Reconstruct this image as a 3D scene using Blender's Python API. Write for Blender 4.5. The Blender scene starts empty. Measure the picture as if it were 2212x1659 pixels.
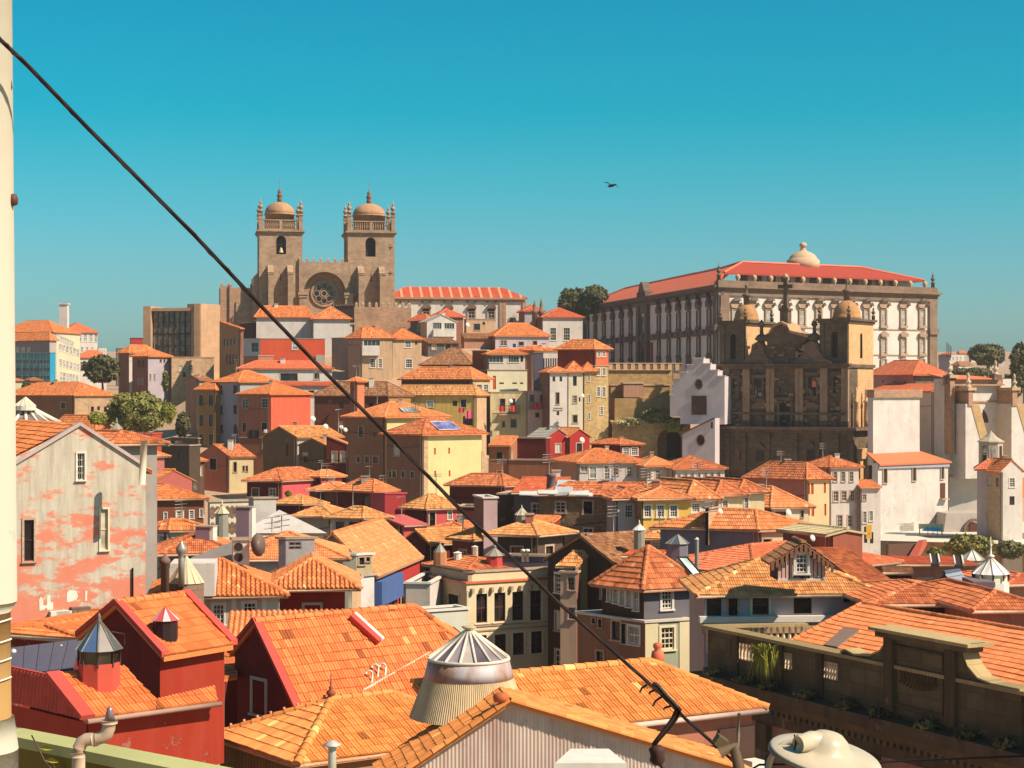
import bpy,bmesh,math,random
from mathutils import Vector,Matrix,noise
random.seed(7)
R = math.radians
SC = bpy.context.scene
# ------------------------------------------------------------------ camera, sky, sun, exposure
F,CX,HY = 4000.0,1106.0,840.0
cam = bpy.data.objects.new('camera',bpy.data.cameras.new('camera'))
SC.collection.objects.link(cam); SC.camera = cam
cam.location = (0,0,0); cam.rotation_euler = (R(90),0,0)
cam.data.sensor_width = 36; cam.data.lens = 36 * F / 2212
cam.data.shift_y = (HY-829.5) / 2212
cam.data.clip_start = 0.3; cam.data.clip_end = 30000
SUN_AZ = math.atan2(0.90,-0.44)
SUN_EL = R(45)
w = bpy.data.worlds.new('World'); SC.world = w; w.use_nodes = True
nt = w.node_tree; bg = nt.nodes['Background']
sky = nt.nodes.new('ShaderNodeTexSky'); sky.sky_type = 'NISHITA'; sky.sun_disc = False
sky.sun_elevation = SUN_EL; sky.sun_rotation = SUN_AZ; sky.dust_density = 1.0; sky.ozone_density = 1.5
tc = nt.nodes.new('ShaderNodeTexCoord'); sp = nt.nodes.new('ShaderNodeSeparateXYZ')
rmp = nt.nodes.new('ShaderNodeValToRGB'); mx = nt.nodes.new('ShaderNodeMix'); mx.data_type = 'RGBA'; mx.blend_type = 'MULTIPLY'
mx.inputs[0].default_value = 1
nt.links.new(tc.outputs['Generated'],sp.inputs[0]); nt.links.new(sp.outputs['Z'],rmp.inputs[0])
nt.links.new(sky.outputs[0],mx.inputs[6]); nt.links.new(rmp.outputs[0],mx.inputs[7]); nt.links.new(mx.outputs[2],bg.inputs[0])
SKYR = [(0.0,(0.58,0.93,1.04)),(0.03,(0.52,0.96,1.10)),(0.072,(0.37,0.97,1.10)),(0.109,(0.18,0.99,1.05)),(0.146,(0.02,0.97,1.02)),(0.204,(0.01,0.93,1.02)),(0.5,(0.42,0.76,0.86))]
while len(rmp.color_ramp.elements) < len(SKYR): rmp.color_ramp.elements.new(0.5)
for e,(p,c) in zip(rmp.color_ramp.elements,SKYR): e.position = p; e.color = (*c,1)
bg.inputs[1].default_value = 0.0705
sd = bpy.data.lights.new('sun','SUN'); sd.energy = 5.0; sd.angle = R(0.5); sd.color = (1.0,0.85,0.70)
sun = bpy.data.objects.new('sun',sd); SC.collection.objects.link(sun)
sv = Vector((0.90*math.cos(SUN_EL),-0.44*math.cos(SUN_EL),math.sin(SUN_EL))).normalized()
sun.rotation_euler = sv.to_track_quat('Z','Y').to_euler()
SC.view_settings.view_transform = 'Standard'; SC.view_settings.look = 'None'
SC.view_settings.exposure = 0.57; SC.view_settings.gamma = 1.0
SC.cycles.max_bounces = 5; SC.cycles.diffuse_bounces = 3; SC.cycles.glossy_bounces = 2; SC.cycles.transmission_bounces = 3
# ------------------------------------------------------------------ materials
MC = {}
def nd(t,k,**kw):
    n = t.nodes.new(k)
    for a,b in kw.items(): setattr(n,a,b)
    return n
def lin(c):
    return tuple((x/255/12.92 if x/255 <= .04045 else ((x/255+.055)/1.055) ** 2.4) for x in c)
def base_mat(name,rough=.85):
    m = bpy.data.materials.new(name); m.use_nodes = True
    b = m.node_tree.nodes['Principled BSDF']; b.inputs['Roughness'].default_value = rough
    b.inputs['Specular IOR Level'].default_value = .25
    return m,m.node_tree,b
def mixc(t,f,a,b,mode='MIX'):
    x = nd(t,'ShaderNodeMix',data_type='RGBA',blend_type=mode)
    for i,v in ((0,f),(6,a),(7,b)):
        if isinstance(v,(int,float)): x.inputs[i].default_value = v
        elif isinstance(v,tuple): x.inputs[i].default_value = (*v,1)
        else: t.links.new(v,x.inputs[i])
    return x.outputs[2]
def noi(t,scale,vec=None,detail=3,rough=.6):
    n = nd(t,'ShaderNodeTexNoise'); n.inputs['Scale'].default_value = scale; n.inputs['Detail'].default_value = detail; n.inputs['Roughness'].default_value = rough
    if vec is not None: t.links.new(vec,n.inputs['Vector'])
    return n.outputs[0]
def ramp(t,f,a,b):
    r = nd(t,'ShaderNodeMapRange'); r.inputs[1].default_value = a; r.inputs[2].default_value = b
    t.links.new(f,r.inputs[0]); return r.outputs[0]
def pos(t,sc=(1,1,1)):
    g = nd(t,'ShaderNodeNewGeometry'); m = nd(t,'ShaderNodeVectorMath',operation='MULTIPLY'); m.inputs[1].default_value = sc
    t.links.new(g.outputs['Position'],m.inputs[0]); return m.outputs[0]
def wallco(t):
    g = nd(t,'ShaderNodeNewGeometry'); c = nd(t,'ShaderNodeVectorMath',operation='CROSS_PRODUCT'); c.inputs[0].default_value = (0,0,1)
    t.links.new(g.outputs['True Normal'],c.inputs[1])
    n = nd(t,'ShaderNodeVectorMath',operation='NORMALIZE'); t.links.new(c.outputs[0],n.inputs[0])
    d = nd(t,'ShaderNodeVectorMath',operation='DOT_PRODUCT'); t.links.new(n.outputs[0],d.inputs[0]); t.links.new(g.outputs['Position'],d.inputs[1])
    s = nd(t,'ShaderNodeSeparateXYZ'); t.links.new(g.outputs['Position'],s.inputs[0])
    k = nd(t,'ShaderNodeCombineXYZ'); t.links.new(d.outputs['Value'],k.inputs[0]); t.links.new(s.outputs[2],k.inputs[1])
    return k.outputs[0]
def bump(t,b,h,st=.3,dist=.05):
    n = nd(t,'ShaderNodeBump'); n.inputs[0].default_value = st; n.inputs[1].default_value = dist
    t.links.new(h,n.inputs['Height']); t.links.new(n.outputs[0],b.inputs['Normal'])
def plaster(c,grime=.35,dark=None):
    k = ('pl',c,grime,dark)
    if k in MC: return MC[k]
    m,t,b = base_mat('plaster'); L = lin(tuple(x*1.13 for x in c) if max(c)<165 else c); dk = lin(dark) if dark else tuple(x*.45 for x in L)
    n1 = ramp(t,noi(t,.35,pos(t),5,.7),.35,.75); n2 = ramp(t,noi(t,1.0,pos(t,(1.6,1.6,.18)),4),.45,.8)
    c1 = mixc(t,n1,L,tuple(x*.82 for x in L))
    f = nd(t,'ShaderNodeMath',operation='MULTIPLY'); t.links.new(n2,f.inputs[0]); f.inputs[1].default_value = grime
    c2 = mixc(t,f.outputs[0],c1,dk)
    if grime >= .2:
        pt = ramp(t,noi(t,.55,pos(t),7,.75),.60,.63); ml = nd(t,'ShaderNodeMath',operation='MULTIPLY'); t.links.new(pt,ml.inputs[0]); ml.inputs[1].default_value = min(.75,grime*1.5); c2 = mixc(t,ml.outputs[0],c2,tuple(.45*x+.55*y for x,y in zip(L,(.30,.22,.16))))
        ed = ramp(t,noi(t,.55,pos(t),7,.75),.585,.60); ed2 = ramp(t,noi(t,.55,pos(t),7,.75),.625,.60); mm = nd(t,'ShaderNodeMath',operation='MULTIPLY'); t.links.new(ed,mm.inputs[0]); t.links.new(ed2,mm.inputs[1]); m3 = nd(t,'ShaderNodeMath',operation='MULTIPLY'); t.links.new(mm.outputs[0],m3.inputs[0]); m3.inputs[1].default_value = .35; c2 = mixc(t,m3.outputs[0],c2,tuple(x*.5 for x in L))
    t.links.new(c2,b.inputs['Base Color'])
    bump(t,b,noi(t,9,pos(t)),.2,.02)
    MC[k] = m; return m
def stone(c,bw=.9,bh=.42,var=.5,mort=.45,stain=.5):
    k = ('st',c,bw,bh,var,stain)
    if k in MC: return MC[k]
    m,t,b = base_mat('stone'); L = lin(c); co = wallco(t)
    br = nd(t,'ShaderNodeTexBrick'); t.links.new(co,br.inputs['Vector']); br.inputs['Scale'].default_value = 1
    br.inputs['Brick Width'].default_value = bw; br.inputs['Row Height'].default_value = bh; br.inputs['Mortar Size'].default_value = .018
    br.inputs['Color1'].default_value = (*L,1); br.inputs['Color2'].default_value = (*[x*(1-var) for x in L],1)
    br.inputs['Mortar'].default_value = (*[x*mort for x in L],1); br.inputs['Bias'].default_value = -.3
    n1 = ramp(t,noi(t,.22,pos(t),6,.7),.42,.72); n2 = ramp(t,noi(t,.9,pos(t,(1.5,1.5,.2)),4),.5,.78)
    mm = nd(t,'ShaderNodeMath',operation='MAXIMUM'); t.links.new(n1,mm.inputs[0]); t.links.new(n2,mm.inputs[1])
    m2 = nd(t,'ShaderNodeMath',operation='MULTIPLY'); t.links.new(mm.outputs[0],m2.inputs[0]); m2.inputs[1].default_value = stain
    c2 = mixc(t,m2.outputs[0],br.outputs[0],tuple(x*.32 for x in L))
    t.links.new(c2,b.inputs['Base Color']); bump(t,b,noi(t,5,pos(t),4),.5,.06)
    MC[k] = m; return m
def tilem(c,var=.35,moss=.3,mossc=(95,70,45)):
    k = ('ti',c,var,moss)
    if k in MC: return MC[k]
    m,t,b = base_mat('clay_tile',.7); L = lin(c)
    uv = nd(t,'ShaderNodeUVMap'); fl = nd(t,'ShaderNodeVectorMath',operation='FLOOR'); t.links.new(uv.outputs[0],fl.inputs[0])
    oi = nd(t,'ShaderNodeObjectInfo'); ad = nd(t,'ShaderNodeVectorMath',operation='ADD'); t.links.new(fl.outputs[0],ad.inputs[0])
    cb = nd(t,'ShaderNodeCombineXYZ'); t.links.new(oi.outputs['Random'],cb.inputs[2]); t.links.new(cb.outputs[0],ad.inputs[1])
    wn = nd(t,'ShaderNodeTexWhiteNoise',noise_dimensions='3D'); t.links.new(ad.outputs[0],wn.inputs['Vector'])
    lo = tuple(x*(1-var) for x in L); hi = (min(1,L[0]*1.12),min(1,L[1]*(1+var)),min(1,L[2]*(1+var*1.4)))
    c1 = mixc(t,wn.outputs['Value'],lo,hi); c1 = mixc(t,ramp(t,wn.outputs['Value'],.985,.987),c1,tuple(x*.38 for x in L)); c1 = mixc(t,ramp(t,wn.outputs['Value'],.013,.011),c1,(min(1,L[0]*1.1),L[1]*2.1,L[2]*3))
    n1 = ramp(t,noi(t,.5,pos(t),6,.75),.5,.8)
    f = nd(t,'ShaderNodeMath',operation='MULTIPLY'); t.links.new(n1,f.inputs[0]); f.inputs[1].default_value = moss
    c2 = mixc(t,f.outputs[0],c1,lin(mossc))
    n3 = ramp(t,noi(t,6,pos(t),3,.7),.3,.8); c3 = mixc(t,n3,c2,tuple(x*.6 for x in L)); cc = mixc(t,.45,c2,c3)
    t.links.new(cc,b.inputs['Base Color']); MC[k] = m; return m
def flat(c,rough=.6,metal=0,spec=.3,emit=None):
    k = ('fl',c,rough,metal)
    if k in MC: return MC[k]
    m,t,b = base_mat('paint',rough); L = lin(c); b.inputs['Metallic'].default_value = metal; b.inputs['Specular IOR Level'].default_value = spec
    n1 = ramp(t,noi(t,2.2,pos(t),4,.7),.3,.8); t.links.new(mixc(t,n1,L,tuple(x*.78 for x in L)),b.inputs['Base Color'])
    MC[k] = m; return m
def glass(c=(40,38,40),rough=.12):
    k = ('gl',c,rough)
    if k in MC: return MC[k]
    m,t,b = base_mat('window_glass',rough); L = lin(c); b.inputs['Specular IOR Level'].default_value = .6
    n1 = ramp(t,noi(t,.9,pos(t),1),.35,.7); t.links.new(mixc(t,n1,L,tuple(min(1,x*2.6+.01) for x in L)),b.inputs['Base Color'])
    MC[k] = m; return m
# ------------------------------------------------------------------ mesh helpers
OFF = {}
def link(o): SC.collection.objects.link(o); return o
class MB:
    def __init__(s): s.v = []; s.f = []; s.m = []; s.uv = []; s.mats = []; s.sm = []
    def mi(s,mat):
        if mat not in s.mats: s.mats.append(mat)
        return s.mats.index(mat)
    def face(s,pts,mat,uv=None,smooth=False):
        n = len(s.v); s.v.extend(tuple(p) for p in pts); s.f.append(tuple(range(n,n+len(pts)))); s.m.append(s.mi(mat)); s.sm.append(smooth)
        s.uv.append(uv or [(0,0)]*len(pts))
    def raw(s,vs,fs,mat,uvs=None,smooth=False):
        n = len(s.v); s.v.extend(tuple(p) for p in vs); i = s.mi(mat)
        for k,f in enumerate(fs):
            s.f.append(tuple(n+a for a in f)); s.m.append(i); s.sm.append(smooth); s.uv.append(uvs[k] if uvs else [(0,0)]*len(f))
    def box8(s,P,mat):
        s.raw(P,[(3,2,1,0),(4,5,6,7),(0,1,5,4),(1,2,6,5),(2,3,7,6),(3,0,4,7)],mat)
    def box(s,fr,t0,t1,n0,n1,z0,z1,mat):
        s.box8([fr.pt(t0,n1,z0),fr.pt(t1,n1,z0),fr.pt(t1,n0,z0),fr.pt(t0,n0,z0),fr.pt(t0,n1,z1),fr.pt(t1,n1,z1),fr.pt(t1,n0,z1),fr.pt(t0,n0,z1)],mat)
    def aabb(s,x0,x1,y0,y1,z0,z1,mat):
        s.box8([(x0,y0,z0),(x1,y0,z0),(x1,y1,z0),(x0,y1,z0),(x0,y0,z1),(x1,y0,z1),(x1,y1,z1),(x0,y1,z1)],mat)
    def prism(s,poly,off,mat):
        n = len(poly); P = [Vector(p) for p in poly]; Q = [p+off for p in P]
        s.raw(P+Q,[tuple(range(n)),tuple(range(2*n-1,n-1,-1))]+[(i,i+n,(i+1)%n+n,(i+1)%n) for i in range(n)],mat)
    def lathe(s,c,prof,mat,n=16,smooth=True,a0=0):
        vs = []; fs = []
        for r,z in prof:
            for i in range(n):
                a = a0 + 2 * math.pi * i / n; vs.append((c[0]+r*math.cos(a),c[1]+r*math.sin(a),c[2]+z))
        for j in range(len(prof)-1):
            for i in range(n):
                k = (i+1) % n; fs.append((j*n+i,j*n+k,(j+1)*n+k,(j+1)*n+i))
        fs.append(tuple(range(n-1,-1,-1))); fs.append(tuple((len(prof)-1)*n+i for i in range(n)))
        s.raw(vs,fs,mat,smooth=smooth)
    def tube(s,pts,r,mat,n=8,smooth=True):
        pts = [Vector(p) for p in pts]; vs = []; fs = []
        for i,p in enumerate(pts):
            t = (pts[min(i+1,len(pts)-1)]-pts[max(i-1,0)]).normalized()
            a = t.cross(Vector((0,0,1)));  a = a.normalized() if a.length > .02 else Vector((1,0,0)); b = a.cross(t)
            rr = r[i] if isinstance(r,(list,tuple)) else r
            for k in range(n):
                g = 2 * math.pi * k / n; vs.append(p+a*(rr*math.cos(g))+b*(rr*math.sin(g)))
        for i in range(len(pts)-1):
            for k in range(n):
                q = (k+1) % n; fs.append((i*n+k,i*n+q,(i+1)*n+q,(i+1)*n+k))
        fs.append(tuple(range(n))); fs.append(tuple((len(pts)-1)*n+k for k in range(n-1,-1,-1)))
        s.raw(vs,fs,mat,smooth=smooth)
    def data(s,name,o=Vector((0,0,0))):
        me = bpy.data.meshes.new(name)
        me.from_pydata([(a-o[0],b-o[1],c-o[2]) for a,b,c in s.v],[],s.f)
        for m in s.mats: me.materials.append(m)
        me.polygons.foreach_set('material_index',s.m); me.polygons.foreach_set('use_smooth',s.sm)
        uv = me.uv_layers.new(name='UVMap'); uv.data.foreach_set('uv',[c for f in s.uv for p in f for c in p])
        me.update(); return me
    def build(s,name,parent=None,kind=None):
        if not s.v: return None
        o_ = OFF.get(parent,Vector((0,0,0))) if parent else Vector((0,0,0))
        ob = link(bpy.data.objects.new(name,s.data(name,o_)))
        if parent: ob.parent = parent
        OFF[ob] = o_
        if kind: ob['kind'] = kind
        return ob
def tag(o,label,cat,group=None,kind=None):
    if label: o['label'] = label
    if cat: o['category'] = cat
    if group: o['group'] = group
    if kind: o['kind'] = kind
    return o
def thing(name,loc,label,cat,group=None):
    o = link(bpy.data.objects.new(name,None)); o.location = loc; o.empty_display_size = .5; OFF[o] = Vector(loc)
    return tag(o,label,cat,group)
class Fr:
    def __init__(s,O,d): s.O = Vector((O[0],O[1],0)); s.d = Vector((d[0],d[1],0)).normalized(); s.n = Vector((s.d.y,-s.d.x,0)); s.ang = math.atan2(s.d.y,s.d.x)
    def pt(s,t,n,z): return s.O + s.d * t + s.n * n + Vector((0,0,z))
    def at(s,u,v):
        k = (u-CX) / F; t = (k*s.O.y-s.O.x) / (s.d.x-k*s.d.y); y = s.O.y + t * s.d.y
        return t,(HY-v) / F * y
def wp(u,v,D): return Vector(((u-CX)/F*D,D,(HY-v)/F*D))
def K(ox,oy,s=800/2212):
    return lambda x,y: ((ox+x*s)/1.82278,(oy+y*s)/1.82278)
ID = lambda x,y: (x,y)
cA = K(0,1100); cB = K(800,650); cC = K(800,1100); cD = K(1500,1100); cE = K(2200,900); cF = K(2900,900); cG = K(3400,1200,632/2212)
cI = K(600,1400); cJ = K(0,1600); cK = K(1300,1600); cL = K(1900,1300); cM = K(2600,1200); cN = K(2600,1700); cO = K(3232,1600)
cP = K(0,2000); cQ = K(0,2424); cR = K(550,1950); cS = K(800,2424); cT = K(1300,2050); cU = K(1600,2424); cV = K(1850,1800)
cW = K(2100,2100); cX = K(2400,2424); cY = K(2700,2000); cZ = K(3232,2050); cZZ = K(3232,2424)
# ------------------------------------------------------------------ windows
WHITE = flat((222,214,198)); STN = stone((192,164,138),.6,.3,.2,.7,.4); DKF = flat((58,40,32)); GRN = flat((60,70,50)); RUST = flat((205,80,30))
GL = glass(); GLD = glass((22,18,18)); GLL = glass((120,118,110),.25); SHUT = flat((200,190,172)); BRN = flat((96,52,36))
CREAM = flat((226,212,176)); GREY = flat((150,142,132))
ST = {
    'W': (WHITE,.14,WHITE,3,4,GLD,.08),'w': (STN,.12,WHITE,2,3,GLD,.08),'D': (STN,.16,DKF,2,2,GLD,.16),'d': (None,0,DKF,1,1,GLD,.12),
    'S': (STN,.12,SHUT,2,1,SHUT,.08),'B': (CREAM,.12,BRN,2,2,GLD,.12),'o': (None,0,RUST,1,1,RUST,.1),'L': (WHITE,.1,WHITE,2,2,GLL,.06),
    'Bq': (DKF,.14,BRN,2,1,flat((92,58,44)),.06),'Lw': (CREAM,.2,CREAM,1,2,glass((150,140,116),.3),.1),'Lx': (SHUT,.12,SHUT,1,1,GLD,.3),'Wp': (None,0,WHITE,2,6,GLL,.02),'dd': (None,0,DKF,2,2,flat((40,24,20)),.1),'g': (None,0,GREY,2,2,GL,.08),'G': (WHITE,.06,WHITE,4,1,GL,.08),'P': (STN,.14,DKF,1,2,GLD,.1),'Y': (CREAM,.14,CREAM,3,4,GLD,.08)}
WCACHE = {}
def win_mesh(st,w_,h_):
    k = (st,round(w_,2),round(h_,2))
    if k in WCACHE: return WCACHE[k]
    sm,sw,bm,nx,nz,pm,rv = ST[st]
    fr = Fr((0,0),(1,0)); b = MB(); sw = min(sw,w_*.22)
    if sm:
        b.box(fr,-sw,0,0,.05,-sw*.3,h_+sw,sm); b.box(fr,w_,w_+sw,0,.05,-sw*.3,h_+sw,sm)
        b.box(fr,0,w_,0,.05,h_,h_+sw,sm); b.box(fr,-sw*1.3,w_+sw*1.3,0,.12,-sw,-sw*.3+.002,sm)
    fb = min(.07,w_*.1); y0 = -rv
    b.box(fr,0,fb,y0,y0+.05,0,h_,bm); b.box(fr,w_-fb,w_,y0,y0+.05,0,h_,bm)
    b.box(fr,fb,w_-fb,y0,y0+.05,0,fb,bm); b.box(fr,fb,w_-fb,y0,y0+.05,h_-fb,h_,bm)
    bt = min(.022,w_*.03)
    for i in range(1,nx):
        x = w_ * i / nx; b.box(fr,x-bt,x+bt,y0+.004,y0+.04,fb,h_-fb,bm)
    for j in range(1,nz):
        z = h_ * j / nz; q = bt * (2 if j*2 == nz else 1); b.box(fr,fb,w_-fb,y0+.002,y0+.045,z-q,z+q,bm)
    p = MB(); p.box(fr,.01,w_-.01,y0-.03,y0+.001,.01,h_-.01,pm)
    WCACHE[k] = (b.data('window'),p.data('pane')); return WCACHE[k]
def place(me,name,parent,fr,t,n,z):
    o = link(bpy.data.objects.new(name,me)); o.parent = parent; o.location = fr.pt(t,n,z) - OFF.get(parent,Vector()); o.rotation_euler = (0,0,fr.ang); return o
def window(parent,fr,t0,t1,z0,z1,st,n=0):
    fm,pm = win_mesh(st,t1-t0,z1-z0); o = place(fm,'window',parent,fr,t0,n+(ST[st][6]+.04 if n else 0),z0)
    p = link(bpy.data.objects.new('pane',pm)); p.parent = o; return o
def wallface(b,fr,t0,t1,z0,z1,mat,ops=(),inner=None,rev=.22):
    ts = sorted({t0,t1,*[x for o in ops for x in o[:2]]}); zs = sorted({z0,z1,*[x for o in ops for x in o[2:4]]})
    for i in range(len(ts)-1):
        a,c = ts[i],ts[i+1]
        if c - a < 1e-5: continue
        run = None
        for j in range(len(zs)-1):
            m = ((a+c)/2,(zs[j]+zs[j+1])/2)
            hole = any(o[0]<m[0]<o[1] and o[2]<m[1]<o[3] for o in ops)
            if hole:
                if run is not None: b.face([fr.pt(a,0,run),fr.pt(c,0,run),fr.pt(c,0,zs[j]),fr.pt(a,0,zs[j])],mat); run = None
            elif run is None: run = zs[j]
        if run is not None: b.face([fr.pt(a,0,run),fr.pt(c,0,run),fr.pt(c,0,z1),fr.pt(a,0,z1)],mat)
    for a,c,e,g in [o[:4] for o in ops]:
        q = -rev; mm = inner or mat
        b.face([fr.pt(a,0,e),fr.pt(a,q,e),fr.pt(a,q,g),fr.pt(a,0,g)],mm); b.face([fr.pt(c,q,e),fr.pt(c,0,e),fr.pt(c,0,g),fr.pt(c,q,g)],mm)
        b.face([fr.pt(a,0,e),fr.pt(c,0,e),fr.pt(c,q,e),fr.pt(a,q,e)],mm); b.face([fr.pt(a,q,g),fr.pt(c,q,g),fr.pt(c,0,g),fr.pt(a,0,g)],mm)
# ------------------------------------------------------------------ roof tiles
def prof(kind,wd,lod):
    if kind == 'barrel':
        r = wd * .30
        if lod == 0: return [(0,0),(.18,0),(.22,r*.7),(.36,r*1.2),(.5,r*1.35),(.64,r*1.2),(.78,r*.7),(.82,0)]
        return [(0,0),(.25,r*.8),(.5,r*1.3),(.75,r*.8)]
    if lod == 0: return [(0,0),(.10,.035),(.30,.038),(.42,.004),(.52,.004),(.62,.03),(.82,.033),(.92,0)]
    if lod == 1: return [(0,0),(.2,.034),(.5,.0),(.75,.03)]
    return [(0,0),(.4,.045)]
TW,TL = .26,.40
NEARTILE = {}
def tile_plane(P,mat,parent_roof,mb,lod,kind='flat',wd=None,rl=None,budget=None,cut=None):
    wd = wd or TW; rl = rl or TL
    P = [Vector(p) for p in P]; e = (P[1]-P[0]).normalized(); n = e.cross(P[-1]-P[0]).normalized()
    if n.z < 0: n = -n
    s = n.cross(e); O = P[0]
    L = [((p-O).dot(e),(p-O).dot(s)) for p in P]
    x0 = min(a for a,_ in L); x1 = max(a for a,_ in L); y1 = max(c for _,c in L)
    rows = max(1,math.ceil(y1/rl)); cols = max(1,math.ceil((x1-x0)/wd)); pr = prof(kind,wd,lod)
    M = Matrix(((e.x,s.x,n.x,O.x),(e.y,s.y,n.y,O.y),(e.z,s.z,n.z,O.z),(0,0,0,1)))
    lift = .035 if lod < 2 else .05
    if lod == 0 and budget is not None:
        key = (id(mat),kind,wd,rl)
        if key not in NEARTILE:
            b = MB(); xs = [(a*wd,h) for a,h in pr] + [(wd,pr[0][1])]
            for i in range(len(xs)-1):
                (a,ha),(c,hc) = xs[i],xs[i+1]
                b.face([(a,0,ha+lift),(c,0,hc+lift),(c,rl*1.04,hc),(a,rl*1.04,ha)],mat)
                b.face([(a,0,-.01),(c,0,-.01),(c,0,hc+lift),(a,0,ha+lift)],mat)
            b.face([(0,0,-.01),(0,0,lift),(0,rl,0)],mat); b.face([(wd,0,-.01),(wd,rl,0),(wd,0,lift)],mat)
            NEARTILE[key] = b.data('tile')
    inside = lambda x,y: all((L[(i+1)%len(L)][0]-L[i][0])*(y-L[i][1])-(L[(i+1)%len(L)][1]-L[i][1])*(x-L[i][0]) >=-.02 for i in range(len(L)))
    touch = lambda xa,ya,xb,yb: any(inside(x,y) for x in (xa,(xa+xb)/2,xb) for y in (ya,(ya+yb)/2,yb))
    vs = []; fs = []; uvs = []
    sag = lambda x,y: .045 * noise.noise((O+e*x+s*y)*.45) if lod < 2 else 0
    for j in range(rows):
        ya,yb = j * rl,(j+1) * rl + .01
        jit = random.uniform(-.01,.01)
        for i in range(cols):
            xa,xb = x0 + i * wd,x0 + (i+1) * wd
            full = all(inside(x,y) for x,y in ((xa,ya),(xb,ya),(xb,yb),(xa,yb)))
            if full and lod == 0 and budget is not None and budget[0] > 0:
                budget[0] -= 1
                o = link(bpy.data.objects.new('roof_tile',NEARTILE[(id(mat),kind,wd,rl)])); o.parent = parent_roof
                T = M @ Matrix.Translation((xa,ya+random.uniform(-.008,.008),random.uniform(0,.012)+sag(xa,ya)+.03)) @ Matrix.Rotation(random.uniform(-.012,.012),4,'Z')
                T.translation -= OFF.get(parent_roof,Vector()); o.matrix_local = T; continue
            if not full and not touch(xa,ya,xb,yb): continue
            k = len(vs); xs = [(xa+a*wd,h) for a,h in pr] + [(xb,pr[0][1])]
            z = random.uniform(0,.008)
            for x,h in xs: g = sag(x,ya) + z + .03; vs += [(x,ya+jit,h+lift+g),(x,yb,h+g),(x,ya+jit,-.01)]
            for q in range(len(xs)-1):
                a = k + q * 3; c = a + 3; fs += [(a,c,c+1,a+1),(a+2,c+2,c,a)]; uvs += [(i,j)] * 2
    if not fs: return
    bm = bmesh.new(); bv = [bm.verts.new(v) for v in vs]; ul = bm.loops.layers.uv.new('u')
    for f,u in zip(fs,uvs):
        bf = bm.faces.new([bv[a] for a in f])
        for lp in bf.loops: lp[ul].uv = (u[0]+.5,u[1]+.5)
    for i in range(len(L)):
        a,c = L[i],L[(i+1)%len(L)]; dx,dy = c[0] - a[0],c[1] - a[1]
        if math.hypot(dx,dy) < 1e-4: continue
        if i == 0: continue
        bmesh.ops.bisect_plane(bm,geom=bm.verts[:]+bm.edges[:]+bm.faces[:],plane_co=(a[0],a[1],0),plane_no=(dy,-dx,0),clear_outer=True)
    if cut:
        pass
    bm.verts.index_update()
    mb.raw([M @ v.co for v in bm.verts],[tuple(v.index for v in f.verts) for f in bm.faces],mat,[[tuple(lp[ul].uv) for lp in f.loops] for f in bm.faces])
    bm.free()
CAPC = {}
def caps(P,Q,mat,mb,parent,lod,r=.15,budget=None):
    P,Q = Vector(P),Vector(Q); L = (Q-P).length; sp_ = .42; n = max(1,round(L/sp_)); d = (Q-P) / n
    e = d.normalized(); sd_ = e.cross(Vector((0,0,1))).normalized(); up = sd_.cross(e)
    seg = {0: 7,1: 4,2: 3}[lod]
    if lod == 2: n = 1; d = Q - P
    for i in range(n):
        A = P + d * i - e * .03; B = P + d * (i+1); r0,r1 = r * 1.12,r * .92
        if lod == 0 and budget is not None and budget[0] > 0:
            budget[0] -= 1; k = (id(mat),round(d.length,2),r)
            if k not in CAPC:
                b = MB()
                for q in range(seg):
                    a0,a1 = math.pi * q / seg,math.pi * (q+1) / seg; g = d.length
                    b.face([(-.03,-r0*math.cos(a0),r0*math.sin(a0)),(-.03,-r0*math.cos(a1),r0*math.sin(a1)),(g,-r1*math.cos(a1),r1*math.sin(a1)),(g,-r1*math.cos(a0),r1*math.sin(a0))],mat,smooth=True)
                b.face([(-.03,-r0*math.cos(math.pi*q/seg),r0*math.sin(math.pi*q/seg)) for q in range(seg,-1,-1)],mat)
                CAPC[k] = b.data('ridge_tile')
            o = link(bpy.data.objects.new('ridge_tile',CAPC[k])); o.parent = parent; C_ = P + d * i - OFF.get(parent,Vector())
            o.matrix_local = Matrix(((e.x,sd_.x*-1,up.x,C_.x),(e.y,sd_.y*-1,up.y,C_.y),(e.z,sd_.z*-1,up.z,C_.z),(0,0,0,1))) ; continue
        vs = []
        for X,rr in ((A,r0),(B,r1)):
            for q in range(seg+1):
                a = math.pi * q / seg; vs.append(X-sd_*(rr*math.cos(a))+up*(rr*math.sin(a)+.0))
        fs = [(q,q+1,seg+2+q,seg+1+q) for q in range(seg)] + [tuple(range(seg,-1,-1)),tuple(range(seg+1,2*seg+2))]
        mb.raw(vs,fs,mat,[[(i+.5,90.5)]*len(f) for f in fs])
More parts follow.
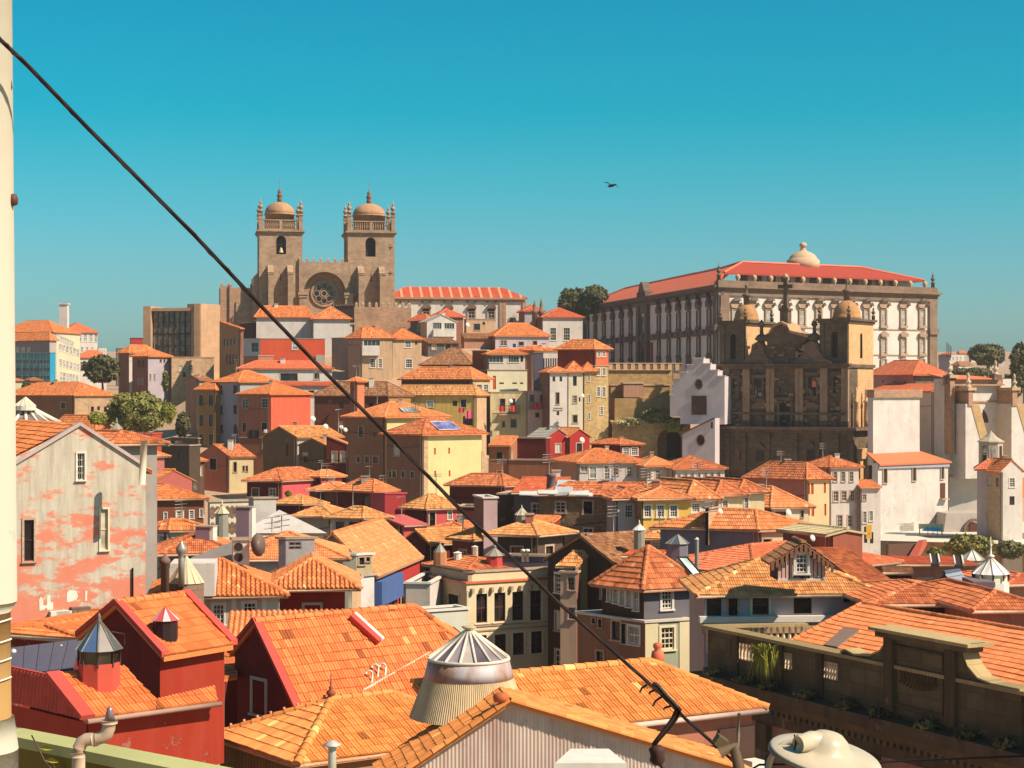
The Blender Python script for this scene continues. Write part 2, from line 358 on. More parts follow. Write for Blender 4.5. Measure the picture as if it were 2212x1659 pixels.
# tile colours
T_OR = tilem((222,126,70)); T_ALT = [T_OR,tilem((224,134,78),.3,.35),tilem((212,116,68),.42,.5),tilem((228,140,84),.25,.2,(176,126,88))]; T_YE = tilem((220,146,84),.35,.5,(146,106,66)); T_RD = tilem((210,106,66),.25,.25); T_OLD = tilem((176,112,72),.5,.7,(92,70,50)); T_RED = tilem((180,62,40),.2,.15)
T_PK = tilem((216,118,76),.2,.15)
NEARD,MIDD = 96,250; W_CH = P_CH = plaster((176,110,84),.4)
STAT = []
def H(name,label,K_,c0,uL,uR,vr,D,a,roof='hip',wl=None,wr=None,tm=None,base=12,o=.45,wins=(),dl=None,dr=None,cat='house',group=None,
      lod=None,tkind='flat',hipf=1.0,cornice=None,rz=None,aR=None,twd=None,coping=None,solid=False,gutter=None,bud=300):
    tm = T_ALT[(len(label)*7+int(D))%4] if (tm is None or tm is T_OR) and D < 330 and roof != 'flat' else (tm or T_OR); wl = wl or plaster((120,80,62)); wr = wr or wl
    u,ve = K_(*c0); a_ = R(a); dL = Vector((-math.cos(a_),math.sin(a_),0)); aR_ = R(aR) if aR is not None else a_; dR = Vector((math.sin(aR_),math.cos(aR_),0))
    C0 = wp(u,ve,D); ze = C0.z; C0.z = 0
    if dl is None:
        k = (K_(uL,0)[0]-CX) / F; dl = (C0.x-k*D) / (-dL.x+k*dL.y)
    if dr is None:
        k = (K_(uR,0)[0]-CX) / F; dr = (k*D-C0.x) / (dR.x-k*dR.y)
    if dr is not None and dr < 2.6 and vr is not None and roof == 'hip': dr = 2.6
    if dl <= 0 or dr <= 0 or dl > 200 or dr > 200: raise ValueError('%s %s dl %.1f dr %.1f'%(name,label,dl,dr))
    G = lambda p,q,z=0: C0 + dL * p + dR * q + Vector((0,0,z))
    if vr is not None:
        rp = {'gableL': (dl/2,0 if dr>dl*.6 else dr/2),'gableR': (0 if dl>dr*.6 else dl/2,dr/2),'shedR': (dl,dr/2),'shedL': (dl/2,dr)}.get(roof,(dl/2,dr/2))
        c = G(*rp); zr = (HY-K_(0,vr)[1]) / F * c.y
    else: zr = rz if rz is not None and rz > 900 else (ze+(rz or 0))
    half = {'gableL': dl/2,'gableR': dr/2,'shedR': dl,'shedL': dr,'flat': 1}.get(roof,min(dl,dr)/2)
    rise = zr - ze; tanp = rise / (half+o) if roof != 'flat' else 0
    lod = lod if lod is not None else (0 if D<NEARD else 1 if D<MIDD else 2)
    if roof != 'flat' and not (.2<tanp<1.0): STAT.append('%s: %s D=%d dl=%.1f dr=%.1f rise=%.1f pitch=%.0f'%(name,label[:40],D,dl,dr,rise,math.degrees(math.atan(tanp))))
    base = max(base,ze-gz(*G(dl/2,dr/2).xy)+1.5) if not solid else base
    zb = ze - base; h = thing(name,G(dl/2,dr/2,zb),label,cat,group)
    frR = Fr(C0,dR); frL = Fr(G(dl,0),-dL)
    zt = ze + (o*tanp*.92 if roof != 'flat' else 0)
    ops = {'L': [],'R': []}
    if not wins and 100 < D < 345 and base >= 8 and 'house' in name + 'cottage' * (name == 'cottage') and roof != 'flat' and 'blank' not in label:
        rw = random.Random(int(D*13))
        for fc,L_ in (('L',dl),('R',dr)):
            n_ = int(L_/2.3)
            for i in range(n_):
                for j in range(3):
                    if rw.random() < .3: continue
                    t_ = (i+.5) * L_ / n_ - .45; z_ = ze - 1.9 - 2.9 * j; ops[fc].append((t_,t_+.9,z_-.5,z_+.9,rw.choice('PwDWSd')))
    for wn_ in wins:
        fc,u1,v1,u2,v2,st = wn_[:6]; nrep,du,dv = wn_[6:9] if len(wn_) > 6 else (1,0,0)
        fr = frR if fc == 'R' else frL; mxl = dr if fc == 'R' else dl
        for i in range(nrep):
            p1 = K_(u1+du*i,v1+dv*i); p2 = K_(u2+du*i,v2+dv*i)
            t1,za = fr.at(*p1); t2,zb_ = fr.at(*p2); zlo = (zb_+fr.at(p1[0],p2[1])[1]) / 2
            t1 = max(.15,t1); t2 = min(mxl-.12,t2); zhi = min(za,zt-.15 if roof not in ('gableR','gableL') else zt+9); wdt = t2 - t1; hh = zhi - zlo
            if wdt < .15 or hh < .2: continue
            wdt = max(.2,round(wdt/.1)*.1); hh = max(.3,round(hh/.1)*.1); t2 = t1 + wdt; zlo = zhi - hh
            ops[fc].append((t1,t2,zlo,zhi,st))
    b = MB()
    for fc,fr,L_,m in (('R',frR,dr,wr),('L',frL,dl,wl)):
        op = [q for q in ops[fc] if q[3] <= zt]
        wallface(b,fr,0,L_,zb,zt,m,op)
        for q in ops[fc]: window(h,fr,*q)
        if coping: pass
    b.face([G(dl,dr,zb),G(0,dr,zb),G(0,dr,zt),G(dl,dr,zt)][::-1] if False else [G(0,dr,zb),G(dl,dr,zb),G(dl,dr,zt),G(0,dr,zt)],wl)
    b.face([G(dl,dr,zb),G(dl,0,zb),G(dl,0,zt),G(dl,dr,zt)],wr)
    if roof == 'gableL':
        for q in (0,dr):
            tri = [G(dl,q,zt),G(0,q,zt),G(dl/2,q,zr-.1)]; b.face(tri if q == 0 else tri[::-1],wl)
    if roof == 'gableR':
        for p in (0,dl):
            tri = [G(p,0,zt),G(p,dr,zt),G(p,dr/2,zr-.1)]; b.face(tri if p == 0 else tri[::-1],wr)
    if roof == 'shedR':
        b.face([G(dl,0,zt),G(0,0,zt),G(dl,0,zr-.1)],wl); b.face([G(dl,dr,zt),G(dl,0,zt),G(dl,0,zr-.1),G(dl,dr,zr-.1)],wr); b.face([G(0,dr,zt),G(dl,dr,zt),G(dl,dr,zr-.1)],wl)
    if roof == 'shedL':
        b.face([G(0,0,zt),G(0,dr,zt),G(0,dr,zr-.1)],wr); b.face([G(0,dr,zt),G(dl,dr,zt),G(dl,dr,zr-.1),G(0,dr,zr-.1)],wl); b.face([G(dl,dr,zt),G(dl,0,zt),G(dl,dr,zr-.1)],wr)
    b.build('wall',h)
    if roof == 'flat':
        b = MB(); cm = coping or STN; q = .12; tcol = tm if tm not in (T_OR,) else flat((130,118,104))
        b.face([G(0,0,zt-.5),G(0,dr,zt-.5),G(dl,dr,zt-.5),G(dl,0,zt-.5)],tcol)
        for (p0,q0,p1,q1) in ((-q,-q,.22,dr+q),(dl-.22,-q,dl+q,dr+q),(.22,-q,dl-.22,.22),(.22,dr-.22,dl-.22,dr+q)):
            b.box8([G(p1,q0,zt),G(p0,q0,zt),G(p0,q1,zt),G(p1,q1,zt),G(p1,q0,zt+.15),G(p0,q0,zt+.15),G(p0,q1,zt+.15),G(p1,q1,zt+.15)],cm)
        b.build('roof',h)
        return dict(h=h,G=G,frL=frL,frR=frR,dl=dl,dr=dr,ze=ze,zr=ze,zb=zb,zt=zt,D=D,lod=lod)
    E = lambda p,q: G(p,q,ze); Z = lambda p,q: G(p,q,zr)
    x0,x1,y0,y1 = -o,dl + o,-o,dr + o
    planes = []; ridges = []
    if roof == 'hip' or roof == 'pyr':
        hw = (min(dl,dr)/2+o)
        if roof == 'pyr' or abs(dl-dr) < .4: r1 = r2 = Z(dl/2,dr/2)
        elif dl > dr: i_ = hw * hipf; r1 = Z(x0+i_,dr/2); r2 = Z(x1-i_,dr/2)
        else: i_ = hw * hipf; r1 = Z(dl/2,y0+i_); r2 = Z(dl/2,y1-i_)
        A,B,C_,D_ = E(x0,y0),E(x0,y1),E(x1,y1),E(x1,y0)
        same = (r1-r2).length < .05
        if dl > dr and not same:
            planes = [[D_,A,r1,r2],[A,B,r1],[B,C_,r2,r1],[C_,D_,r2]]; ridges = [(A,r1),(B,r1),(C_,r2),(D_,r2),(r2,r1)]
        elif same: planes = [[D_,A,r1],[A,B,r1],[B,C_,r1],[C_,D_,r1]]; ridges = [(A,r1),(B,r1),(C_,r1),(D_,r1)]
        else: planes = [[D_,A,r1],[A,B,r2,r1],[B,C_,r2],[C_,D_,r1,r2]]; ridges = [(A,r1),(D_,r1),(B,r2),(C_,r2),(r1,r2)]
    elif roof == 'gableL':
        og = .15; m0,m1 = Z(dl/2,-og),Z(dl/2,dr+og); planes = [[E(x0,-og),E(x0,dr+og),m1,m0],[E(x1,dr+og),E(x1,-og),m0,m1]]; ridges = [(m0,m1)]
    elif roof == 'gableR':
        og = .15; m0,m1 = Z(-og,dr/2),Z(dl+og,dr/2); planes = [[E(dl+og,y0),E(-og,y0),m0,m1],[E(-og,y1),E(dl+og,y1),m1,m0]]; ridges = [(m0,m1)]
    elif roof == 'shedR': planes = [[E(x0,-.1),E(x0,dr+.1),Z(dl,dr+.1),Z(dl,-.1)]]
    elif roof == 'shedL': planes = [[E(dl+.1,y0),E(-.1,y0),Z(-.1,dr),Z(dl+.1,dr)]]
    rb = MB()
    fas = gutter or STN
    for P in planes:
        e_ = (P[1]-P[0]).normalized(); n_ = e_.cross(P[-1]-P[0]).normalized()
        rb.prism([p-n_*.004 for p in P],Vector((0,0,-.14)),tm)
        if lod < 2 or gutter: rb.tube([P[0]+n_*-.08,P[1]+n_*-.08],.07 if lod == 0 else .09,fas,5)
    ro = rb.build('roof',h)
    tb = MB(); bud_ = [bud,] if lod == 0 else None; cb_ = [120] if lod == 0 else None
    fwd = sorted(planes,key=lambda P:-sum(1 for _ in [0])*0)
    for P in planes:
        e_ = (P[1]-P[0]).normalized(); n_ = e_.cross(P[-1]-P[0]).normalized()
        c = sum(P,Vector()) / len(P)
        if n_.dot(-c) < 0 and D > 40: 
            continue
        tile_plane(P,tm,ro,tb,lod,tkind,wd=twd,budget=bud_)
    for P,Q in ridges: caps(P,Q,tm,tb,ro,lod,budget=cb_)
    tb.build('tile_courses',ro,'stuff')
    rnd = random.Random(len(label)+int(D*7))
    if 120 < D < 390 and base > 6:
        for fr_,L_ in ((frR,dr),(frL,dl)):
            b = MB(); t = .12 if fr_ is frR else L_ - .3; b.tube([fr_.pt(t,.1,zb),fr_.pt(t,.1,ze)],.06,rnd.choice([GREY,STN,DKF]),5); b.build('downpipe',h)
            if fr_ is frL and rnd.random() < .6: b = MB(); z = ze - rnd.uniform(1,3); b.tube([fr_.pt(.1,.06,z),fr_.pt(L_*.5,.06,z-.25),fr_.pt(L_-.1,.06,z+.1)],.03,DKF,4); b.build('wall_cable',h)
    if 150 < D < 400 and roof in ('hip','gableL','gableR') and min(dl,dr) > 3 and rnd.random() < .6:
        p_ = G(dl*rnd.uniform(.3,.6),dr*rnd.uniform(.35,.7),0); s__ = rnd.uniform(.25,.42); b = MB(); m_ = rnd.choice([WHITE,STN,W_CH,GREY]); b.aabb(p_.x-s__,p_.x+s__,p_.y-s__,p_.y+s__,ze,zr+rnd.uniform(.1,.7),m_); zc_ = max(v[2] for v in b.v); b.aabb(p_.x-s__-.08,p_.x+s__+.08,p_.y-s__-.08,p_.y+s__+.08,zc_,zc_+.12,STN); b.build('chimney',h)
    if 130 < D < 400 and rnd.random() < .5 and roof != 'flat' and base > 6:
        p_ = G(dl*rnd.uniform(.2,.8),dr*rnd.uniform(.2,.8),zr-.3); b = MB(); H_ = rnd.uniform(1.6,2.8); q_ = p_ + Vector((rnd.uniform(-.08,.08),0,H_)); b.tube([p_,q_],.045,GREY,4); sx = rnd.uniform(.4,.7)
        for i in range(rnd.randint(1,4)): w_ = Vector((0,0,-.25*i)); b.tube([q_+w_-Vector((sx,.1,0)),q_+w_+Vector((sx,.1,.06))],.03,GREY,4)
        b.build('aerial',h)
    return dict(h=h,o=o,G=G,frL=frL,frR=frR,dl=dl,dr=dr,ze=ze,zr=zr,zb=zb,zt=zt,D=D,roof=ro,lod=lod)
# ------------------------------------------------------------------ ground
def sst(a,b,x): t = max(0,min(1,(x-a)/(b-a))); return t * t * (3-2*t)
def gz(x,y):
    T = [(-60,-14),(20,-15),(60,-21),(110,-30),(170,-31),(240,-27),(300,-21),(345,-14),(400,-8),(480,-5),(600,-2),(900,8),(1500,28),(3000,60),(9000,70),(20000,70)]
    for (a,za),(b,zb) in zip(T,T[1:]):
        if y <= b: z = za + (zb-za) * max(0,(y-a)) / (b-a); break
    else: z = 70
    z += 17 * sst(-66,-57,x) * (1-sst(6,30,x)) * sst(330,400,y) * (1-sst(470,540,y))
    z += 9 * sst(18,34,x) * (1-sst(100,120,x)) * sst(352,372,y) * (1-sst(520,600,y))
    z -= 16 * sst(34,56,x) * sst(170,225,y) * (1-sst(326,350,y))
    return z + 1.0 * noise.noise(Vector((x*.02,y*.02,0)))
xs = [-6000,-3000,-1500,-800,-500] + [i*20 for i in range(-18,19)] + [500,800,1500,3000,6000]
ys = [-60,-20] + [i*15 for i in range(0,42)] + [700,800,1000,1500,2200,3000,5000,9000,16000]
b = MB(); vs = [(x,y,gz(x,y)) for y in ys for x in xs]; nx = len(xs)
gm = plaster((160,132,106),.6,(110,96,70))
b.raw(vs,[(j*nx+i,j*nx+i+1,(j+1)*nx+i+1,(j+1)*nx+i) for j in range(len(ys)-1) for i in range(nx-1)],gm,smooth=True)
b.build('ground',kind='structure')
# ------------------------------------------------------------------ wall colours
P = plaster
W_WH = P((210,200,188),.32,(164,142,124)); W_WH2 = P((208,194,176),.3,(130,105,85)); W_TAN = P((200,164,126),.45,(120,90,66)); W_YEL = P((220,200,140),.15)
W_BRS = P((156,116,92),.5); W_DBR = P((130,86,66),.5); W_DRED = P((104,26,18),.25); W_RED = P((176,56,40),.15); W_PINK = P((202,84,78),.1); W_SAL = P((196,118,84),.2)
W_GR = P((150,140,130),.3); W_LIL = P((176,164,168),.25); W_OCH = P((176,128,70),.3); W_DG = P((92,86,80),.4); W_CRM = P((222,208,170),.15)
S_GRAN = stone((182,142,112),.9,.42,.3,.6,.4); S_DK = stone((136,106,86),.8,.4,.4,.5,.7); S_TAN = stone((204,168,128),.7,.35,.3,.6,.35)
# ------------------------------------------------------------------ far left hill
r = H('apartment_building','long cream apartment block with three glazed storeys and tiled roof at far left',cA,(575,575),-60,870,450,520,40,wl=P((160,150,150),.1),wr=P((206,196,160),.1),base=26,aR=12,cat='building',
      wins=[('R',585,585,625,640,'L',8,26,13),('R',640,700,672,775,'L',6,38,12),('R',645,870,675,945,'L',6,38,10),('R',650,1010,680,1100,'L',6,35,6)])
H('townhouse','pale grey house with low hipped roof in front of the far left apartment block',cA,(540,664),-100,600,578,500,30,wl=P((126,112,112),.1),wr=P((150,140,132),.1),base=14,wins=[('L',180,745,205,790,'L',3,60,0)])
r = H('office_building','flat building wrapped in blue green scaffold netting at far left',cA,(545,800),-60,604,None,470,20,'flat',wl=P((84,124,128),.3,(50,80,86)),wr=P((30,128,158),.15),base=24,cat='building',coping=flat((130,150,140)),
      wins=[('L',170,880,240,915,'g',5,75,0),('L',170,965,240,1000,'g',5,75,0),('L',170,1050,240,1085,'g',5,75,0)])
b = MB()
for i in range(9):
    t = r['dl'] * (i+.5) / 9; b.box(r['frL'],t-.05,t+.05,.25,.35,r['zb'],r['zt'],flat((96,120,122)))
for i in range(6): b.box(r['frL'],0,r['dl'],.35,.42,r['zt']-1.5-2.4*i,r['zt']-1.42-2.4*i,flat((96,120,122)))
b.build('scaffold_frame',r['h'])
r = H('white_building','white hill building with arched windows and tall white chimney at far left',cA,(700,575),590,1062,478,560,65,tm=T_PK,wr=W_WH,wl=W_WH2,base=20,cat='building',
      wins=[('R',790,590,825,680,'L',5,60,0),('R',880,735,905,800,'L',3,55,0)])
b = MB(); p = wp(*cA(688,490),558); b.aabb(p.x-1.2,p.x+1.2,p.y,p.y+2.4,p.z-3,p.z+6,W_WH); b.aabb(p.x-1.5,p.x+1.5,p.y-.3,p.y+2.7,p.z+6,p.z+6.4,W_WH); b.build('chimney',r['h'])
H('arcade_wing','low white arcade wing with orange roof below the far left white building',cA,(868,850),845,1160,772,540,70,tm=T_PK,wr=W_WH,base=12,cat='building',wins=[('R',880,900,915,985,'w',5,52,2)])
H('distant_house','tiny white flat house on the hazy skyline beside the dark trees',cA,(1070,745),1050,1160,None,700,70,'flat',wr=W_WH,base=14,wins=[('R',1085,770,1100,790,'L',3,22,0)])
H('distant_block','dark low block with antenna on the far skyline left of the concrete tower',cA,(1270,748),1262,1352,None,690,70,'flat',wr=W_DG,base=10)
H('distant_house','grey distant house right of the skyline antenna block',cA,(1350,770),1330,1440,740,640,70,wr=W_GR,tm=T_OLD,base=14)
H('red_block','plain dark red block peeking out left of the concrete glass tower',cA,(1425,642),1415,1590,None,520,75,'flat',wr=P((150,50,48),.1),base=22,cat='building',coping=flat((120,40,40)))
H('distant_house','small pale house below the dark red block',cA,(1310,800),1290,1440,760,480,70,wr=W_SAL,tm=T_PK,base=12)
# skyline filler houses beyond
for i in range(34):
    D = random.uniform(620,1400); u = random.uniform(-80,420) if i < 17 else random.uniform(1960,2300)
    v = random.uniform(748,768) if i < 17 else random.uniform(752,790)
    z = (HY-v) / F * D
    H('distant_house','tiny pale distant house lost among others on the %s skyline'%('left' if i<17 else 'right'),ID,(u,v),u-random.uniform(4,10),u+random.uniform(8,22),v-random.uniform(2,5),D,60,wr=random.choice([W_WH,W_GR,W_SAL]),base=8,tm=T_PK,o=.3,group='distant houses on the %s skyline'%('left' if i<17 else 'right'))
# ------------------------------------------------------------------ concrete tower with glass grid
CONC = stone((194,154,118),2.4,1.2,.12,.8,.45)
D0 = 420
c0 = wp(475-44,660,D0); fr = None
u0,u1,u2 = cA(1558,0)[0],cA(2178,0)[0],cB(186,0)[0]
k_ = [(x-CX)/F for x in (u0,u1,u2)]
near = Vector((k_[1]*D0,D0,0)); aa = R(10)
dLv = Vector((-math.cos(aa),math.sin(aa),0)); LL = (near.x-k_[0]*D0) / (math.cos(aa)+k_[0]*math.sin(aa)); frL = Fr(near+dLv*LL,-dLv)
dRv = Vector((math.sin(R(30)),math.cos(R(30)),0)); LR = (k_[2]*D0-near.x) / (dRv.x-k_[2]*dRv.y); frR = Fr(near,dRv)
zt = (HY-cA(0,268)[1]) / F * D0; zb = (HY-cA(0,900)[1]) / F * D0 - 6
tw = thing('concrete_tower',frL.pt(LL/2,-4,zb),'tall concrete slab tower with a grid of dark glass left of the cathedral','tower')
t1,_ = frL.at(*cA(1640,0)); t2,_ = frL.at(*cA(2112,0)); _,zg = frL.at(*cA(1640,335)); _,zg0 = frL.at(*cA(1900,850))
b = MB(); b.box(frL,0,t1-.0,-10,0,zb,zt-.4,CONC); b.box(frL,t2,LL,-LR*.5,0,zb,zt,CONC); b.box(frL,t1,t2,-10,-1.6,zb,zg-.2,CONC); b.box(frL,t1,t2,-10,-.3,zg-.2,zg+.5,CONC)
frR2 = frR; P8 = [frR.pt(.3,-.01,zb),frR.pt(LR,-.01,zb),frR.pt(LR,-4,zb),frR.pt(.3,-4,zb)]
b.box8([frR.pt(.3,-4,zb),frR.pt(.3,0,zb),frR.pt(LR,0,zb),frR.pt(LR,-4,zb),frR.pt(.3,-4,zt+.1),frR.pt(.3,0,zt+.1),frR.pt(LR,0,zt+.1),frR.pt(LR,-4,zt+.1)],CONC)
b.build('wall',tw)
BRGL = glass((92,74,58),.2); nxp,nzp = 4,2
for i in range(8):
    for j in range(4):
        b = MB(); a_ = t1 + (t2-t1) * i / 8; c_ = t1 + (t2-t1) * (i+1) / 8; e_ = zg0 + (zg-zg0) * j / 4; g_ = zg0 + (zg-zg0) * (j+1) / 4
        b.box(frL,a_+.05,c_-.05,-1.5,-1.4+random.uniform(-.03,.03),e_+.05,g_-.05,BRGL); b.build('pane',tw)
b = MB()
for i in range(9): t = t1 + (t2-t1) * i / 8; q = .13 if i % 2 == 0 else .05; b.box(frL,t-q,t+q,-1.5,-1.2,zg0-4,zg,DKF)
for j in range(5): z = zg0 + (zg-zg0) * j / 4; q = .15 if j % 2 == 0 else .05; b.box(frL,t1,t2,-1.5,-1.25,z-q,z+q,DKF)
b.build('mullions',tw)
# ------------------------------------------------------------------ houses under the concrete tower
H('townhouse','narrow house with orange roof and plain white wall below the concrete tower',cA,(1405,800),1310,1700,717,405,30,wl=W_DBR,wr=W_WH,base=14,aR=60)
H('townhouse','dark house with lilac side wall and hipped roof over a shadowed arch',cA,(1612,838),1440,1860,770,395,35,wl=W_DBR,wr=W_LIL,base=14,wins=[('L',1500,880,1525,950,'d',2,50,0),('R',1740,870,1760,900,'D',3,40,0),('R',1630,1030,1645,1095,'w',2,45,0),('L',1500,1080,1520,1140,'w',2,40,0)])
H('stone_wall_house','yellow stone house with two small white windows under the concrete tower',cA,(1868,850),1850,2330,None,398,72,'flat',wr=S_TAN,base=13,wins=[('R',1945,940,1985,1000,'S'),('R',2050,935,2095,1000,'w'),('R',1990,1010,2020,1060,'P')],coping=S_TAN)
H('long_house','long stone farmhouse with orange roof and three dark windows behind the big tree',cA,(805,1262),70,1228,1120,372,32,wl=P((120,82,56),.4),wr=S_TAN,base=10,aR=66,tm=T_OR,wins=[('R',990,1385,1025,1445,'d'),('R',1060,1382,1088,1425,'d'),('R',1130,1385,1165,1445,'d'),('L',665,1340,715,1405,'D')])
H('small_house','tiny green grey house beside the pole at far left',cA,(128,1100),60,242,1075,425,50,wr=P((160,158,128),.2),base=10)
H('chimney_house','small brick coloured hut with flat cap near the teal scaffolding',cA,(330,1098),290,392,1072,415,50,wr=W_SAL,base=10,tm=T_OLD)
H('low_house','low house with wide orange roof above the pink gable at left',cA,(1040,1640),560,1120,1478,330,18,wl=W_DBR,base=8,aR=60)
H('long_wall_house','long low brick red building with orange edge below the big tree',cJ,(1650,300),1000,1760,None,305,14,'flat',wl=P((170,62,32),.2),wr=P((150,60,40)),base=14,tm=T_OR,coping=flat((214,96,56)),wins=[])
H('shed','small pink shed with orange roof behind the peeling gable',cJ,(1560,548),1430,1790,478,240,20,wl=P((190,130,120),.2),wr=P((200,120,108),.2),base=8,aR=70)
H('cottage','pink gabled cottage with orange roof right of the peeling gable',cJ,(1690,818),1585,2090,690,215,12,'gableR',wl=W_SAL,wr=P((206,110,96),.1),base=5,aR=74)
H('long_warehouse','long brown warehouse with wide orange roof and small white windows',cJ,(1605,1012),1500,2215,838,190,60,wr=P((106,62,42),.15),wl=P((90,50,36)),base=12,aR=76,dl=13,wins=[('R',1785,1155,1822,1240,'W'),('R',1925,1145,1990,1235,'W'),('R',2065,1135,2105,1215,'W'),('R',2175,1120,2205,1205,'W')])
# ------------------------------------------------------------------ below the cathedral
H('white_house','large blank white house with orange hipped roof directly below the rose window',cC,(578,412),555,1185,292,392,82,wr=W_WH,wl=W_GR,base=13,dl=9,hipf=.35)
r = H('white_house','taller blank white annex with wall running down beside the tile clad house',cC,(1192,432),1150,1598,300,388,80,wr=W_WH,wl=W_GR,base=26,dl=9,hipf=.4,wins=[('R',1150,500,1185,590,'w')])
b = MB(); t,z = r['frR'].at(*cC(1625,520)); b.box(r['frR'],r['dr']-.2,t,-4,-.5,z-22,z+.6,W_WH); b.box(r['frR'],r['dr'],t+.5,-4,-.2,z+.6,z+.9,STN); b.build('side_wall',r['h'])
r = H('tile_clad_house','flat house clad all over in orange roof tiles',cC,(618,648),440,1326,None,378,25,'flat',wl=P((190,186,180),.2),wr=plaster((204,84,52),.3,(150,60,40)),base=14,aR=80,coping=flat((150,150,135)),wins=[('R',970,690,1030,765,'L'),('L',525,690,600,790,'g')])
b = MB(); t1,z1 = r['frR'].at(*cC(1226,825)); b.box(r['frR'],t1,r['dr'],0,.25,z1-8,z1,W_GR); b.build('buttress',r['h'])
tb = MB(); zz = r['zt']
tile_plane([r['frR'].pt(0,.02,zz-11),r['frR'].pt(r['dr'],.02,zz-11),r['frR'].pt(r['dr'],.12,zz-.05),r['frR'].pt(0,.12,zz-.05)],T_RED,None,tb,2,wd=.5,rl=.6); tb.build('wall_tiles',r['h'],'stuff')
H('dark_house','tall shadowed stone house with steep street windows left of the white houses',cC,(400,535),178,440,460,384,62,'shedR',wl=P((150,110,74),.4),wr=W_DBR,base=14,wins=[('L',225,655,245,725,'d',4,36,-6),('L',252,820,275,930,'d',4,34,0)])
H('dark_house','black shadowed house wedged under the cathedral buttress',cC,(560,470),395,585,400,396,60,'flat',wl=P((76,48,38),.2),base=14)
H('parapet_house','brown rounded parapet house in front of the tile clad wall',cC,(600,835),440,765,None,370,55,'flat',wl=P((170,118,92),.3),wr=P((150,100,80),.3),base=10)
H('white_house','low modern white house with red roof and one wide window',cC,(382,972),360,1402,888,362,80,tm=T_PK,wr=W_WH,base=9,dl=7,hipf=1,wins=[('R',842,1022,1028,1108,'D'),('R',1212,1022,1262,1085,'D')])
H('white_house','white lean-to house with thin red roof strip and two square windows',cC,(820,1152),800,1592,1114,352,80,'shedR',tm=T_RD,wr=W_WH,base=9,dl=3,wins=[('R',1150,1210,1206,1275,'D'),('R',1270,1208,1326,1275,'D')])
H('townhouse','grey and lilac townhouse with orange hipped roof left of the red wall',cC,(388,1118),132,815,995,346,38,wl=W_LIL,wr=P((176,168,158),.1),base=26,aR=66,wins=[('L',165,1160,207,1250,'D'),('L',330,1155,372,1245,'D'),('L',170,1375,210,1468,'D'),('L',332,1370,374,1462,'D'),('L',176,1585,214,1680,'D'),('L',336,1582,376,1676,'D')])
b = MB(); 
H('townhouse','narrow ochre townhouse with six dark windows in three rows',cI,(684,372),488,700,285,348,35,wl=W_OCH,base=26,wins=[('L',512,430,558,545,'P',2,105,0),('L',514,645,560,765,'P',2,105,0),('L',514,855,560,975,'P',2,105,0)])
H('townhouse','brown gabled end house left of the ochre townhouse',cI,(500,268),360,640,218,356,40,'gableL',wl=P((150,110,88),.4),wr=W_GR,base=26,tm=T_OLD)
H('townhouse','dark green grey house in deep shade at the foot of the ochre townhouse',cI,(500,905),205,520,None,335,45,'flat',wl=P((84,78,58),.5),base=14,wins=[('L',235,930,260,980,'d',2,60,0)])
r = H('red_house','tall townhouse with brick red side wall and shaded brown front',cC,(724,1250),388,1168,1132,332,42,wl=P((156,96,74),.4),wr=plaster((216,92,64),.3,(222,130,92)),base=28,wins=[('L',425,1300,490,1400,'w'),('L',640,1298,705,1395,'w'),('L',430,1560,470,1659,'D'),('L',640,1560,690,1659,'D')])
H('salmon_house','small salmon house with orange roof and sunlit cream end below the red house',cI,(828,1105),512,1100,968,318,24,'gableL',wl=P((190,112,84),.3),wr=P((226,202,150),.2),base=9,aR=76,wins=[('L',625,1120,695,1240,'D'),('R',885,1160,915,1270,'D'),('R',985,1200,1005,1260,'P',2,35,0)])
H('brown_shed_house','squat dark house with laundry balcony under the red house',cI,(1270,900),950,1290,None,326,20,'flat',wl=P((140,88,62),.5),base=16,wins=[('L',1200,920,1240,1010,'D'),('L',1210,1150,1260,1230,'d')])
# dark houses in the middle
H('dark_house','wide dark brown house with pale old roof right of the red wall',cC,(2010,1268),1210,2260,1115,338,12,wl=P((92,56,38),.5),wr=W_OCH,base=18,aR=60,tm=T_OLD,wins=[('L',1480,1330,1530,1400,'d',3,160,10)])
r = H('chimney_stack','square brick red chimney with tiled cap on the pale old roof',cC,(1665,1112),1600,1712,1068,334,30,wl=W_DBR,wr=W_SAL,base=4,cat='chimney',o=.5)
H('dark_house','dark gabled stone house with long golden roof in the valley',cI,(1565,890),1290,2068,770,306,40,'gableL',wl=P((104,80,52),.6),wr=W_WH2,base=14,tm=T_YE,aR=70,dl=8,wins=[('L',1455,960,1480,1090,'d')])
H('dark_house','dark twin gabled stone house under the golden roof',cI,(1890,985),1595,2140,900,300,40,'gableL',wl=P((100,76,52),.6),base=12,tm=T_YE,aR=60,wins=[('L',1640,1060,1690,1090,'S'),('L',1650,1095,1690,1160,'d')])
H('dark_red_house','dark maroon house with two tall white shuttered windows',cI,(2140,980),1895,2165,870,294,12,'shedR',wl=P((96,34,26),.3),base=14,tm=T_OR,wins=[('L',1955,1045,2008,1160,'S',2,92,0)])
